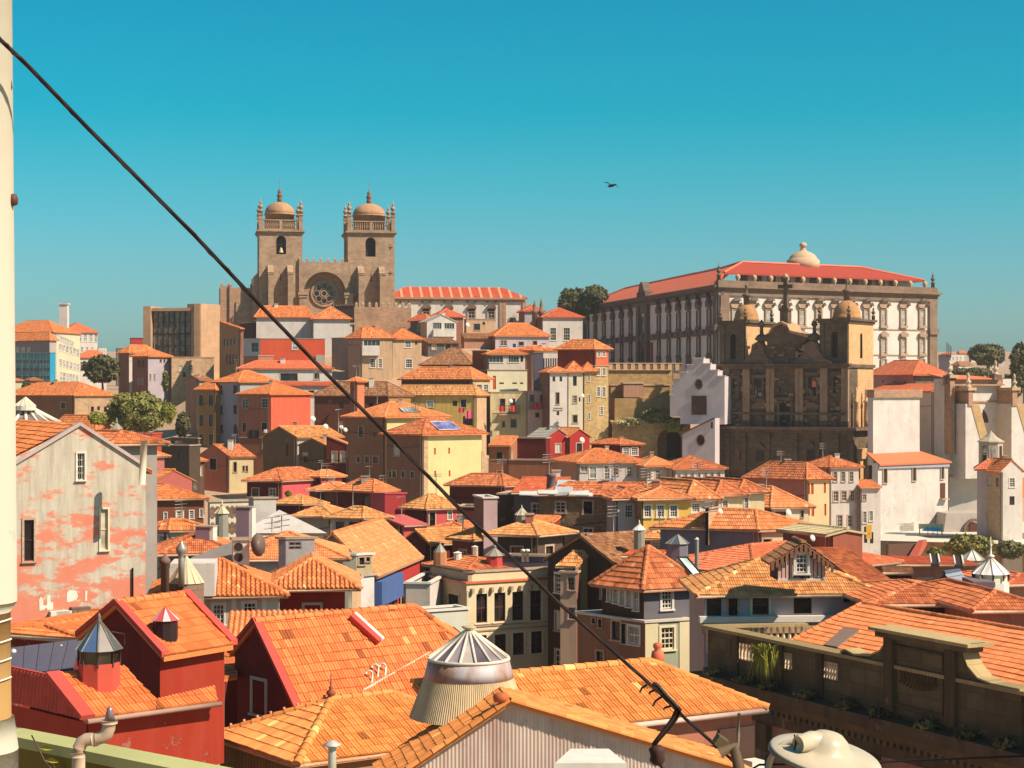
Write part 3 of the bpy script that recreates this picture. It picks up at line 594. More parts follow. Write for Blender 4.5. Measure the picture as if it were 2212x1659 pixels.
# ------------------------------------------------------------------ centre of the hill
r = H('townhouse','tan plastered house with white glazed balcony below the battlements',cC,(1722,640),1580,2060,520,374,30,wl=P((176,144,118),.3),wr=W_TAN,base=15,aR=76,wins=[('R',1745,655,1925,725,'G'),('R',1818,862,1872,960,'W'),('R',1908,865,1946,962,'W')])
b = MB(); f_ = r['frR']; t1,z1 = f_.at(*cC(1722,728)); t2,z2 = f_.at(*cC(1910,830)); b.box(f_,max(0,t1),t2,0,1.1,z2,z1,W_WH); b.build('balcony',r['h'])
H('townhouse','tan house with white windows and rounded drain stain right of the glazed balcony house',cD,(118,650),100,442,535,376,70,wl=W_TAN,wr=W_TAN,base=15,dl=8,wins=[('R',262,670,322,742,'W'),('R',270,870,336,962,'W'),('R',370,675,398,715,'d')])
H('wedge_wall_house','plain taupe wall rising in a wedge beside the white annex',cC,(1580,640),1400,1600,625,380,30,'flat',wl=P((150,124,108),.2),base=18)
H('small_house','narrow dark house with red roof wedged under the battlements',cD,(490,450),320,560,378,402,40,wl=W_DG,wr=W_WH2,tm=T_RD,base=12,wins=[('L',400,500,430,560,'w')])
r = H('balcony_house','white gabled house with glazed upstairs balcony',cD,(500,462),488,820,380,396,74,'gableR',wr=W_WH,wl=W_TAN,base=12,dl=6,tm=flat((190,184,172)),wins=[('R',565,470,660,540,'G'),('R',690,475,800,540,'G')])
b = MB(); f_ = r['frR']; t1,z1 = f_.at(*cD(560,552)); t2,z2 = f_.at(*cD(800,625)); b.box(f_,t1,t2,0,.9,z2,z1,W_WH); b.build('balcony',r['h'])
H('small_house','small house with steep red orange pyramid roof behind the glazed balcony house',cD,(620,405),600,895,316,405,70,wl=W_WH2,wr=W_DBR,base=10,tm=T_RD,dl=6)
H('townhouse','brown cluttered stone house in front of the chapter house',cD,(930,435),905,1240,None,410,76,'flat',wr=W_TAN,base=14,wins=[('R',1012,482,1078,550,'P'),('R',1105,465,1135,495,'d')])
H('townhouse','white and purple house with broad orange pyramid roof below the chapter house',cD,(1245,615),1225,1830,478,398,76,wr=P((190,176,180),.3),wl=W_DBR,base=12,dl=8,wins=[('R',1300,665,1370,720,'w'),('R',1435,700,1470,740,'d'),('R',1500,680,1555,720,'P'),('R',1655,670,1700,715,'D')])
H('low_house','low lean-to with tan tiled edge over a dark passage',cD,(905,640),880,1235,590,400,76,'shedR',wr=W_BRS,base=8,dl=3,tm=T_OLD)
H('low_house','dark low house with pink door under the balcony house',cD,(505,690),440,850,640,388,60,'shedR',wr=W_DG,wl=W_DBR,base=12,dl=5,tm=T_OLD,aR=78,wins=[('R',555,690,600,765,'S'),('R',700,690,760,790,'D')])
H('ruined_house','old house with patched broken orange roof in the middle of the hill',cD,(985,930),440,1010,748,366,18,wl=W_DBR,base=10,tm=T_OLD,dr=9)
H('brown_house','brown shadowed side house left of the white terrace house',cD,(1150,780),995,1180,None,358,30,'flat',wl=P((140,68,42),.3),wr=W_DBR,base=20)
r = H('striped_roof_house','house with bold striped orange roof and white shuttered windows at its corner',cD,(990,1088),222,1186,955,348,12,wl=P((100,62,42),.4),wr=P((196,172,120),.4),base=30,aR=56,wins=[('R',1042,1145,1098,1250,'W'),('R',1120,1145,1168,1250,'W'),('R',1055,1425,1098,1540,'w'),('R',1125,1425,1170,1540,'w')])
H('yellow_house','faded yellow house with ragged roof above hanging laundry',cD,(1030,1262),100,1062,1150,342,10,wl=P((214,180,96),.5,(120,90,60)),wr=W_TAN,base=14,aR=50,tm=T_YE,wins=[('L',500,1320,570,1390,'L'),('L',780,1320,830,1380,'d'),('L',870,1310,930,1390,'D'),('L',890,1490,1000,1590,'d')])
r = H('white_house','cream terrace house with red door and curtained roof gallery',cD,(1158,990),1140,1592,None,352,78,'flat',wr=P((226,214,176),.1),base=11,dl=9,tm=flat((190,176,150)),wins=[('R',1218,1050,1254,1200,'o'),('R',1288,1122,1338,1140,'d'),('R',1430,1122,1478,1140,'d'),('R',1515,1122,1548,1140,'d')])
H('roof_gallery','roof gallery with white curtains under an orange roof on the cream terrace house',cD,(1165,812),1150,1570,752,354,78,wr=W_WH2,wl=W_DBR,base=9,dl=6,wins=[('R',1175,825,1330,905,'G'),('R',1385,825,1500,905,'G'),('R',1520,830,1550,900,'d')])
r = H('townhouse','stone house with red flowered balcony below the cream terrace',cD,(1190,1232),1170,1590,None,344,76,'flat',wr=P((206,186,138),.5,(120,92,70)),base=17,dl=8,wins=[('R',1295,1300,1350,1400,'D'),('R',1405,1298,1460,1400,'D'),('R',1320,1545,1350,1610,'D'),('R',1412,1525,1472,1610,'D')])
def balcony(r,K_,u1,v1,u2,v2,out,items=(),rail=DKF,name='balcony'):
    f_ = r['frR']; t1,z1 = f_.at(*K_(u1,v1)); t2,z2 = f_.at(*K_(u2,v2)); b = MB(); b.box(f_,t1,t2,0,out,z2-.2,z2,STN); b.build(name,r['h'])
    b = MB(); n = max(3,int((t2-t1)/.18))
    for i in range(n+1): t = t1 + .03 + (t2-t1-.06) * i / n; b.box(f_,t-.02,t+.02,out-.06,out-.02,z2,z1,rail)
    b.box(f_,t1,t2,out-.08,out,z1,z1+.06,rail)
    for q in (t1,t2-.04): b.box(f_,q,q+.04,.01,out-.09,z1,z1+.05,rail)
    b.build('railing',r['h'])
balcony(r,cD,1275,1375,1500,1465,1.0)
RED_CL = flat((206,60,46),.9)
r2 = H('townhouse','narrow pink tinted house with two small balconies right of the flowered balcony',cD,(1595,1222),1585,1848,None,345,78,'flat',wr=P((206,176,164),.4),base=16,dl=8,wins=[('R',1620,1260,1665,1330,'D'),('R',1735,1260,1778,1330,'D'),('R',1680,1450,1728,1505,'d')])
balcony(r2,cD,1600,1345,1830,1412,.9)
H('gable_wall_house','house with plain taupe gable wall and orange roof behind the terrace',cD,(1665,775),1430,1955,722,357,18,wl=P((160,124,104),.2),wr=P((110,104,108),.2),base=17,aR=60)
r = H('loggia_house','white louvred loggia on the roof edge above the tall white house',cD,(1768,800),1668,1946,None,349,12,'flat',wl=P((106,102,110),.2),wr=W_WH,base=7,aR=76,cat='loggia',tm=flat((200,190,176)))
b = MB(); f_ = r['frR']
for i in range(7):
    t = r['dr'] * (i+.5) / 7; b.box(f_,t-.22,t+.02,0,.03,r['zt']-5.0,r['zt']-1,DKF)
b.build('louvre_gaps',r['h'])
H('white_house','tall plain white house with narrow slit windows and orange roof',cL,(724,455),712,922,400,340,78,wr=W_WH,base=24,dl=8,hipf=.5,wins=[('R',762,505,788,558,'d',2,76,0),('R',800,680,832,805,'D'),('R',778,848,862,868,'S'),('R',806,885,832,925,'d'),('R',806,1040,832,1062,'d')])
H('white_house','stone trimmed white house with tall doors and hanging baskets beside the stone turret',cL,(925,455),915,1092,340,341,80,wr=P((216,206,176),.35),base=24,dl=8,wins=[('R',985,500,1028,605,'d'),('R',985,715,1028,790,'w'),('R',985,925,1034,1005,'D'),('R',1048,730,1068,775,'d')])
H('stone_house','narrow rubble stone house with small paired windows',cL,(1098,450),1070,1222,345,342,74,wr=stone((200,168,112),.5,.3,.4,.6,.3),wl=W_DBR,base=24,dl=7,tm=T_OR,wins=[('R',1145,480,1170,555,'W'),('R',1150,705,1172,790,'W'),('R',1150,900,1175,970,'W')])
H('stone_turret_house','slim stone house with bright orange painted top storey beside the palace terrace',cL,(1222,208),818,1370,105,343,22,wl=P((112,48,30),.2),wr=P((220,108,76),.1),base=9.6,solid=True,aR=66,o=.5,wins=[('R',1250,235,1282,290,'W'),('R',1305,235,1335,290,'W')])
H('stone_house','tall stone shaft house with paired white windows under the orange painted storey',cL,(1222,392),1212,1370,None,342.6,70,'flat',wr=stone((204,172,118),.6,.34,.4,.6,.3),base=26,dl=6,coping=S_TAN,wins=[('R',1245,415,1280,490,'W'),('R',1305,415,1338,490,'W'),('R',1245,620,1280,720,'W'),('R',1305,620,1338,725,'W'),('R',1282,835,1308,920,'W')])
# ------------------------------------------------------------------ cathedral
def prf(scale,pts): return [(r*scale,z*scale) for r,z in pts]
URN = [(.5,0),(.5,1.2),(.62,1.25),(.62,1.45),(.3,1.5),(.25,1.8),(.55,2.1),(.62,2.4),(.5,2.7),(.2,2.9),(.22,3.1),(.36,3.3),(.3,3.5),(.08,3.7),(.05,4.6)]
def urn(b,c,s,mat,n=8): b.lathe(c,prf(s,URN),mat,n)
def arch_panel(b,fr,t0,t1,z0,z1,tc_,zs,r,n,mat,seg=10,rev=None,inner=None,zlow=None):
    # wall rectangle [t0,t1]x[z0,z1] at normal offset n with an arched opening centred tc_, springing zs, radius r, sill zlow
    zlow = z0 if zlow is None else zlow
    b.face([fr.pt(t0,n,z0),fr.pt(tc_-r,n,z0),fr.pt(tc_-r,n,z1),fr.pt(t0,n,z1)],mat); b.face([fr.pt(tc_+r,n,z0),fr.pt(t1,n,z0),fr.pt(t1,n,z1),fr.pt(tc_+r,n,z1)],mat)
    if zlow > z0: b.face([fr.pt(tc_-r,n,z0),fr.pt(tc_+r,n,z0),fr.pt(tc_+r,n,zlow),fr.pt(tc_-r,n,zlow)],mat)
    pts = [(tc_-r*math.cos(math.pi*i/seg),zs+r*math.sin(math.pi*i/seg)) for i in range(seg+1)]
    for (a,za),(c,zc) in zip(pts,pts[1:]): b.face([fr.pt(a,n,za),fr.pt(c,n,zc),fr.pt(c,n,z1),fr.pt(a,n,z1)],mat)
    if rev:
        im = inner or mat; full = [(tc_-r,zlow)] + pts + [(tc_+r,zlow)]
        for (a,za),(c,zc) in zip(full,full[1:]): b.face([fr.pt(a,n,za),fr.pt(a,n-rev,za),fr.pt(c,n-rev,zc),fr.pt(c,n,zc)],im)
        if zlow > z0 - 1: b.face([fr.pt(tc_-r,n,zlow),fr.pt(tc_+r,n,zlow),fr.pt(tc_+r,n-rev,zlow),fr.pt(tc_-r,n-rev,zlow)],im)
SD = 430.0; sa = R(80)
S_SE = stone((182,150,120),.9,.45,.34,.55,.6)
kx = (cB(608,0)[0]-CX) / F
SO = Vector((kx*SD,SD,0)); frS = Fr(SO,(math.sin(sa),math.cos(sa)))
X = lambda x: frS.at(*cB(x,1000))[0]
Zt = lambda y: (HY-cB(0,y)[1]) / F * SD
cath = thing('cathedral',frS.pt(15,-8,Zt(1560)),'brown granite cathedral with two domed bell towers and a rose window','cathedral')
ZB = Zt(1700); DEP = 11.0
def merlons(b,fr,t0,t1,n0,n1,z,w_=.55,gap=.75,h=.9,mat=None):
    n = max(2,int((t1-t0)/(w_+gap))); st = (t1-t0-w_) / (n-1) if n > 1 else 0
    for i in range(n):
        t = t0 + st * i; b.box(fr,t,t+w_,n0,n1,z,z+h,mat)
        P_ = [fr.pt(t,n1,z+h),fr.pt(t+w_,n1,z+h),fr.pt(t+w_,n0,z+h),fr.pt(t,n0,z+h)]; c = sum(P_,Vector()) / 4 + Vector((0,0,.35))
        for q in range(4): b.face([P_[q],P_[(q+1)%4],c],mat)
def tower(t0,t1,bx0,bx1,by0,by1,butt,slit,bell):
    b = MB(); ztop = Zt(745); tc_ = (X(bx0)+X(bx1)) / 2; r = (X(bx1)-X(bx0)) / 2; zs = Zt(by0) - r
    arch_panel(b,frS,t0,t1,ZB,ztop,tc_,zs,r,0,S_SE,rev=1.2,zlow=Zt(by1),inner=S_DK)
    frL_ = Fr(frS.pt(t0,-DEP,0),-frS.n*-1); frL_ = Fr(frS.pt(t0,-DEP,0),frS.n)
    arch_panel(b,frL_,0,DEP,ZB,ztop,DEP/2,zs,r,0,S_SE,rev=1.2,zlow=Zt(by1),inner=S_DK)
    b.face([frS.pt(t1,0,ZB),frS.pt(t1,-DEP,ZB),frS.pt(t1,-DEP,ztop),frS.pt(t1,0,ztop)],S_SE); b.face([frS.pt(t1,-DEP,ZB),frS.pt(t0,-DEP,ZB),frS.pt(t0,-DEP,ztop),frS.pt(t1,-DEP,ztop)],S_SE)
    tw_ = b.build('tower_wall',cath)
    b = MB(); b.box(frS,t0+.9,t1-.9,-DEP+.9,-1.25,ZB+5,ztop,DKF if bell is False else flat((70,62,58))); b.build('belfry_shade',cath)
    b = MB(); cz = Zt(745); k = .25
    for j,(pr_,h0,h1) in enumerate(((.15,0,.25),(.35,.25,.5),(.6,.5,.85))): b.box(frS,t0-pr_,t1+pr_,-DEP-pr_,pr_,cz+h0,cz+h1-.002,S_SE)
    b.build('cornice',cath)
    zc = cz + .85; b = MB()
    b.box(frS,t0,t1,-.5,-.1,zc,zc+.35,S_SE); b.box(frS,t0,t1,-DEP+.1,-DEP+.5,zc,zc+.35,S_SE); b.box(frS,t0+.1,t0+.5,-DEP+.5,-.5,zc,zc+.35,S_SE); b.box(frS,t1-.5,t1-.1,-DEP+.5,-.5,zc,zc+.35,S_SE)
    zr_ = Zt(600)
    b.box(frS,t0,t1,-.55,-.05,zr_,zr_+.25,S_SE); b.box(frS,t0+.05,t0+.55,-DEP+.5,-.55,zr_,zr_+.25,S_SE); b.box(frS,t1-.55,t1-.05,-DEP+.5,-.55,zr_,zr_+.25,S_SE); b.box(frS,t0,t1,-DEP+.05,-DEP+.5,zr_,zr_+.25,S_SE)
    b.box(frS,(t0+t1)/2-.3,(t0+t1)/2+.3,-.5,-.08,zc+.35,zr_,S_SE); b.build('parapet',cath)
    b = MB(); bh = (zr_-zc-.35); BAL = [(.14,0),(.14,bh*.12),(.08,bh*.2),(.2,bh*.42),(.1,bh*.7),(.14,bh*.85),(.14,bh)]
    for i in range(19):
        t = t0 + .8 + (t1-t0-1.6) * i / 18
        if abs(i-9) > 0: b.lathe(frS.pt(t,-.3,zc+.35),BAL,S_SE,6)
        n = -.8 - (DEP-1.6) * i / 18; b.lathe(frS.pt(t0+.3,n,zc+.35),BAL,S_SE,6); b.lathe(frS.pt(t1-.3,n,zc+.35),BAL,S_SE,6)
    b.build('balusters',cath)
    for t,n in ((t0+.35,-.35),(t1-.35,-.35),(t0+.35,-DEP+.35),(t1-.35,-DEP+.35)):
        b = MB(); c = frS.pt(t,n,zc); b.lathe(c,[(.62,0),(.62,3.4),(.78,3.5),(.78,3.8),(.4,3.9)],S_SE,4,False,frS.ang+math.pi/4); urn(b,c+Vector((0,0,3.2)),.95,S_SE); b.build('pinnacle',cath)
    c = frS.pt((t0+t1)/2,-DEP/2,0); rd = (t1-t0) * .345
    b = MB(); z0 = cz; zd = Zt(520); b.lathe(c,[(rd,z0),(rd,zd),(rd*1.06,zd),(rd*1.06,zd+.3),(rd*1.0,zd+.35)]+[(rd*1.02*math.cos(x),zd+.4+(Zt(372)-zd-.4)*math.sin(x)) for x in [math.pi/2*i/8 for i in range(8)]]+[(.5,Zt(372))],stone((188,144,104),1.2,.6,.15,.8,.6),24); b.build('dome',cath)
    b = MB(); zz = Zt(375); b.lathe(c+Vector((0,0,zz)),[(.65,0),(.5,.4),(.7,.6),(.45,.9),(.55,1.3),(.72,1.6),(.5,1.9),(.35,2.1),(.5,2.4),(.36,2.7),(.2,3.0),(.06,3.2),(.045,5.8)],S_DK,8); b.build('finial',cath)
    for x0,x1 in butt:
        b = MB(); a_,c_ = X(x0),X(x1); zt_ = Zt(1135); zs_ = Zt(1195); b.box(frS,a_,c_,.002,3.2,ZB,zs_,S_SE); b.box(frS,a_,c_,.002,2.2,zs_,zt_-.8,S_SE)
        b.box8([frS.pt(a_-.05,2.3,zt_-.8),frS.pt(c_+.05,2.3,zt_-.8),frS.pt(c_+.05,0,zt_-.8),frS.pt(a_-.05,0,zt_-.8),frS.pt(a_-.05,1.5,zt_+.4),frS.pt(c_+.05,1.5,zt_+.4),frS.pt(c_+.05,0,zt_+1),frS.pt(a_-.05,0,zt_+1)],S_SE)
        b.box(frS,a_-.1,c_+.1,2.2,3.3,zs_,zs_+.25,S_SE); b.build('buttress',cath)
    b = MB(); b.box(frS,X(slit)-.12,X(slit)+.12,0,.02,Zt(1262),Zt(1180),DKF); b.build('slit',cath)
    if bell:
        b = MB(); zb_ = Zt(950); b.lathe(frS.pt(tc_,-.6,zb_),[(.62,0),(.55,.15),(.42,.5),(.34,.9),(.2,1.15),(.05,1.25)],flat((196,178,130),.4),12); b.tube([frS.pt(tc_,-.6,zb_+1.2),frS.pt(tc_,-.6,zb_+1.9)],.08,DKF); b.box(frS,tc_-r,tc_+r,-.7,-.5,zb_+1.85,zb_+2.05,DKF); b.build('bell',cath)
T1 = (X(610),X(1080)); T2 = (X(1575),X(2085))
tower(*T1,795,903,764,968,((703,760),(915,972)),845,True)
tower(*T2,1768,1877,770,982,((1680,1742),(1910,1968)),1828,False)
# centre wall with deep arch
b = MB(); m0,m1 = T1[1],T2[0]; zt_ = Zt(1062); tc_ = X(1322); ra = X(1550) - tc_; zs = Zt(1385)
arch_panel(b,frS,X(1042),X(1600),ZB,zt_,tc_,zs,ra,.6,S_SE,20,rev=2.2)
b.box(frS,X(1042)+.02,X(1600)-.02,-5,-1.65,ZB,zt_-.4,S_GRAN); b.box(frS,X(1042),X(1600),-1.6,.6,zt_-.01,zt_+.3,S_SE)
b.box(frS,X(1042),X(1042)+.3,-1.6,.58,ZB,zt_,S_SE); b.box(frS,X(1600)-.3,X(1600),-1.6,.58,ZB,zt_,S_SE)
b.build('west_wall',cath)
b = MB(); merlons(b,frS,X(1042),X(1600),0,.55,zt_+.3,.5,.95,.75,S_SE); b.build('battlements',cath)
for x0,x1 in ((1030,1142),(1528,1640)):
    b = MB(); b.box(frS,X(x0)+.3,X(x1)-.3,.6,1.3,ZB,Zt(1440),S_SE); b.box(frS,X(x0)+.15,X(x1)-.15,.6,1.5,Zt(1440),Zt(1410),S_SE); b.box(frS,X(x0),X(x1),.6,1.7,Zt(1410),Zt(1385),S_SE); b.build('impost',cath)
# rose window: ring, eight petals, hub
c = frS.pt(tc_,0,Zt(1388)); ang = frS.ang
def disc(b,fr,t,z,n,r,mat,seg=16,sz=1.0): b.face([fr.pt(t+r*math.cos(2*math.pi*i/seg),n,z+sz*r*math.sin(2*math.pi*i/seg)) for i in range(seg)],mat)
def ring(b,fr,t,z,n0,n1,r0,r1,mat,seg=24,sz=1.0):
    p = lambda r,n,i: fr.pt(t+r*math.cos(2*math.pi*i/seg),n,z+sz*r*math.sin(2*math.pi*i/seg))
    for i in range(seg):
        b.face([p(r0,n1,i),p(r1,n1,i),p(r1,n1,i+1),p(r0,n1,i+1)],mat); b.face([p(r0,n0,i),p(r0,n1,i),p(r0,n1,i+1),p(r0,n0,i+1)],mat); b.face([p(r1,n1,i),p(r1,n0,i),p(r1,n0,i+1),p(r1,n1,i+1)],mat)
zc = Zt(1388); b = MB(); ring(b,frS,tc_,zc,-1.66,-1.3,2.75,3.15,S_SE); ring(b,frS,tc_,zc,-1.66,-1.35,.55,.8,S_SE,16); b.build('rose_tracery',cath)
for i in range(8):
    a = math.pi / 2 + math.pi / 4 * i; b = MB(); t = tc_ + 1.75 * math.cos(a); z = zc + 1.75 * math.sin(a)
    disc(b,frS,t,z,-1.6,.66,GLD,10); ring(b,frS,t,z,-1.66,-1.35,.64,.8,S_GRAN,10); b.build('rose_petal',cath)
b = MB(); disc(b,frS,tc_,zc,-1.6,.55,GLD,12); b.build('rose_hub',cath)
for x,y in ((2038,900),(2035,1180)):
    b = MB(); t,z = frS.at(*cB(x,y)); b.box(frS,t-.55,t+.55,0,.05,z-.07,z+.07,DKF); b.box(frS,t-.07,t+.07,.0,.052,z-.6,z+.6,DKF); b.build('wall_anchor',cath)
# left low parts
b = MB(); x0,x1 = X(540),X(612); b.box8([frS.pt(x0,-9,ZB),frS.pt(x0,-1,ZB),frS.pt(x1,-1,ZB),frS.pt(x1,-9,ZB),frS.pt(x0,-9,Zt(1225)),frS.pt(x0,-1,Zt(1225)),frS.pt(x1,-1,Zt(1150)),frS.pt(x1,-9,Zt(1150))],S_SE)
b.build('side_buttress',cath)
b = MB(); x0,xa,x1 = X(290),X(360),X(545); b.box(frS,x0,x1,-14,-3,ZB-3,Zt(1330),S_GRAN); b.box(frS,X(360),x1,-3,-2.7,ZB-3,Zt(1480),S_SE); merlons(b,frS,x0,x1,-3.6,-3,Zt(1330),.6,.9,.7,S_GRAN)
b.box(frS,X(190),x0,-20,-3.5,ZB-4,Zt(1310),S_GRAN); merlons(b,frS,X(190),x0,-4.1,-3.5,Zt(1310),.5,.7,.6,S_GRAN)
b.build('north_chapel',cath)
# crenellated terrace wall right of the roofs
cw = thing('battlement_wall',wp(*cD(160,560),405),'rough stone terrace wall topped with pointed battlements right of the white houses','wall')
frB = Fr(wp(*cB(1645,1560),405),(math.sin(R(78)),math.cos(R(78)))); b = MB(); zz = (HY-cB(0,1545)[1]) / F * 405; LB = frB.at(*cD(330,300))[0]
b.box(frB,0,LB,-6,0,zz-14,zz,stone((184,144,112),.8,.4,.35,.6,.55)); b.build('wall',cw)
frB2 = Fr(frB.pt(-.0,0,0)+Vector((-5.2,5,0)),Vector((5.2,-5,0))); b = MB(); b.box(frB2,0,7.2,-1,0,zz-14,zz-.3,S_DK); b.build('side_wall',cw)
n = 9
for i in range(n): b = MB(); t = .2 + (LB-.9) * i / (n-1); merlons(b,frB,t,t+.6,-.7,-.05,zz,.6,9,.8,S_SE) if False else b.box(frB,t,t+.6,-.7,-.05,zz,zz+.75,S_SE); b.box8([frB.pt(t,-.05,zz+.75),frB.pt(t+.6,-.05,zz+.75),frB.pt(t+.6,-.7,zz+.75),frB.pt(t,-.7,zz+.75),frB.pt(t+.25,-.3,zz+1.15),frB.pt(t+.35,-.3,zz+1.15),frB.pt(t+.35,-.4,zz+1.15),frB.pt(t+.25,-.4,zz+1.15)],S_SE); b.build('merlon',cw)
for i in range(11): b = MB(); t = .1 + .64 * i; b.box(frB2,t,t+.35,-.6,-.05,zz-.3,zz+.7,S_DK); b.build('merlon',cw)
# ------------------------------------------------------------------ chapter house
T_STR = tilem((206,96,66),.15,.1)
r = H('chapter_house','long white chapter house with red ribbed roof beside the cathedral',cD,(60,198),40,1572,90,445,82,wr=W_WH,wl=W_GR,tm=T_STR,base=12,dl=11,hipf=.9,cat='building',lod=2)
f_ = r['frR']; at = lambda x,y: f_.at(*cD(x,y))
b = MB(); z1 = r['zt']; b.box(f_,0,r['dr'],0,.35,at(500,238)[1],z1-.2,S_GRAN); b.box(f_,0,r['dr'],.35,.75,at(500,215)[1],z1-.05,S_GRAN); b.build('entablature',r['h'])
for x in (1310,1340,1560): b = MB(); b.box(f_,at(x-20,0)[0],at(x+20,0)[0],0,.3,r['zb'],at(x,238)[1]-.02,S_GRAN); b.build('pilaster',r['h'])
for x in (210,300,450,535,690,775,938,1022,1160,1245): b = MB(); t,z = at(x,246); b.box(f_,t-.22,t+.22,.36,.5,z-.2,z+.25,DKF); b.build('frieze_hole',r['h'])
for x in (492,735,985,1200):
    b = MB(); t,z = at(x,318); n = 8; P_ = [f_.pt(t+2.4/2*1.0*math.cos(math.pi*i/n),0,z+1.1*math.sin(math.pi*i/n)) for i in range(n+1)]
    b.prism([p+f_.n*.7 for p in P_],-f_.n*.68,S_DK); b.box(f_,t-1.1,t-.8,0,.25,z-3.2,z,S_GRAN); b.box(f_,t+.8,t+1.1,0,.25,z-3.2,z,S_GRAN); b.box(f_,t-.8,t+.8,0,.03,z-.6,z-.01,DKF); b.build('pediment',r['h'])
    window(r['h'],f_,t-.75,t+.75,z-3.0,z-.7,'w',.02)
t,z = at(1432,470); window(r['h'],f_,t-.7,t+.7,z-.3,at(0,410)[1],'D',.02)
b = MB()
P0,P1,P2,P3 = r['G'](0-.45,-.45,r['ze']),r['G'](0-.45,r['dr']+.45,r['ze']),None,None
for i in range(14):
    q = r['dr'] * (i+.55) / 14; hw = (min(r['dl'],r['dr'])/2+.45) * .9; A = r['G'](-.45,q,r['ze']+.06); B = r['G'](r['dl']/2,q,r['zr']+.06)
    f = min(1,(r['dr']+.45-q)/hw,(q+.45)/hw); B = A.lerp(B,f); s_ = f_.d * .3; b.box8([A-s_,A+s_,B+s_,B-s_,A-s_+Vector((0,0,.1)),A+s_+Vector((0,0,.1)),B+s_+Vector((0,0,.1)),B-s_+Vector((0,0,.1))],tilem((226,150,108),.1,.1))
b.build('roof_ribs',r['h'])
H('white_wing','small pale wing with red roof between two dark spires',cD,(1565,345),1555,1770,282,440,80,wr=P((176,168,168),.2),base=14,dl=8,tm=T_RD,cat='building')
r = H('white_house','bright white house with red roof and two framed windows beside the palace',cD,(1762,412),1745,2195,312,432,80,wr=W_WH,base=18,dl=9,tm=T_RD,wins=[('R',1842,528,1908,665,'W'),('R',1988,528,2055,665,'W')])
for x,y0,y1 in ((1672,340,225),(1745,345,200)):
    o_ = wp(*cD(x,y0),436); zt_ = (HY-cD(0,y1)[1]) / F * 436 - o_.z; b = MB(); b.lathe(o_-Vector((0,0,7)),[(.6,0),(.6,6.3),(.75,6.5),(.75,6.9),(.45,7.0),(.35,7+zt_*.5),(.05,7+zt_)],S_DK,6); tag(b.build('spire'),'slender dark stone spire standing %s of the two by the small pale wing'%('left' if x<1700 else 'right'),'spire')
# ------------------------------------------------------------------ palace
PD = 380.0; pc = cE(1742,0)[0]; PO = Vector(((pc-CX)/F*PD,PD,0))
W_PAL = P((212,203,190),.12); W_PALS = P((220,208,200),.1)
ratioL,ratioR = 1.27,1.077
uL_,uR_ = cE(268,0)[0],cF(2170,0)[0]
PL = Vector(((uL_-CX)/F*PD*ratioL,PD*ratioL,0)); PR = Vector(((uR_-CX)/F*PD*ratioR,PD*ratioR,0))
fL = Fr(PL,PO-PL); fR = Fr(PO,PR-PO); LL = (PO-PL).length; LR = (PR-PO).length
zE = (HY-cE(0,690)[1]) / F * PD; zBt = (HY-cE(0,1500)[1]) / F * PD
pal = thing('palace',fR.pt(LR/2,-12,zBt),'huge white episcopal palace with ornate stone windows and long red roof','palace')
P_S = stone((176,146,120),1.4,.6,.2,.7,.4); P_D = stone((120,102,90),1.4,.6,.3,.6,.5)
zc1 = zE + 1.5; zpar = (HY-cE(0,560)[1]) / F * PD
def palwin(fr,t,z0,z1,w_,kind,mat,orn=0):
    b = MB(); s = .42 if w_ > 1.5 else .34; ky = 1 if w_ > 1.5 else .7
    b.box(fr,t-w_/2-s,t-w_/2,0,.35,z0-.3,z1+.1,mat); b.box(fr,t+w_/2,t+w_/2+s,0,.35,z0-.3,z1+.1,mat); b.box(fr,t-w_/2-s*1.3,t+w_/2+s*1.3,0,.5,z0-.9,z0-.3,mat); b.box(fr,t-w_/2,t+w_/2,0,.3,z1,z1+.3,mat)
    zz = z1 + .3
    if kind == 2:
        W2 = w_ / 2 + s
        poly = [(-W2,.1),(W2,.1),(W2+.45,.9),(W2+.15,1.7),(W2-.35,1.2),(.75,1.5),(.95,2.2),(.55,2.75),(0,3.0 if orn else 2.7),(-.55,2.75),(-.95,2.2),(-.75,1.5),(-W2+.35,1.2),(-W2-.15,1.7),(-W2-.45,.9)]
        b.prism([fr.pt(t+x,.55,zz+y*ky) for x,y in poly],-fr.n*.53,mat)
        b.prism([fr.pt(t+x,1.1,zz+y*ky) for x,y in ((-1.1,2.2),(1.1,2.2),(.6,2.95),(0,3.15),(-.6,2.95))],-fr.n*.5,P_D if mat is P_S else mat)
        b.prism([fr.pt(t+x,1.0,zz+y*ky) for x,y in ((W2-.3,1.1),(W2+.55,.8),(W2+.2,1.75))],-fr.n*.4,P_D if mat is P_S else mat)
        if orn: b.lathe(fr.pt(t,.4,zz+2.9),[(.15,0),(.35,.3),(.3,.7),(.1,.9),(.2,1.1),(.02,1.4)],mat,6)
    elif kind == 1:
        W2 = w_ / 2 + s
        b.prism([fr.pt(t+x,.75,zz+y*ky) for x,y in ((-W2,0),(W2,0),(W2+.2,.9),(0,1.75),(-W2-.2,.9))],-fr.n*.73,mat)
    b.build('window_surround',pal)
    return window(pal,fr,t-w_/2,t+w_/2,z0,z1,'Wp',.06)
# walls
b = MB()

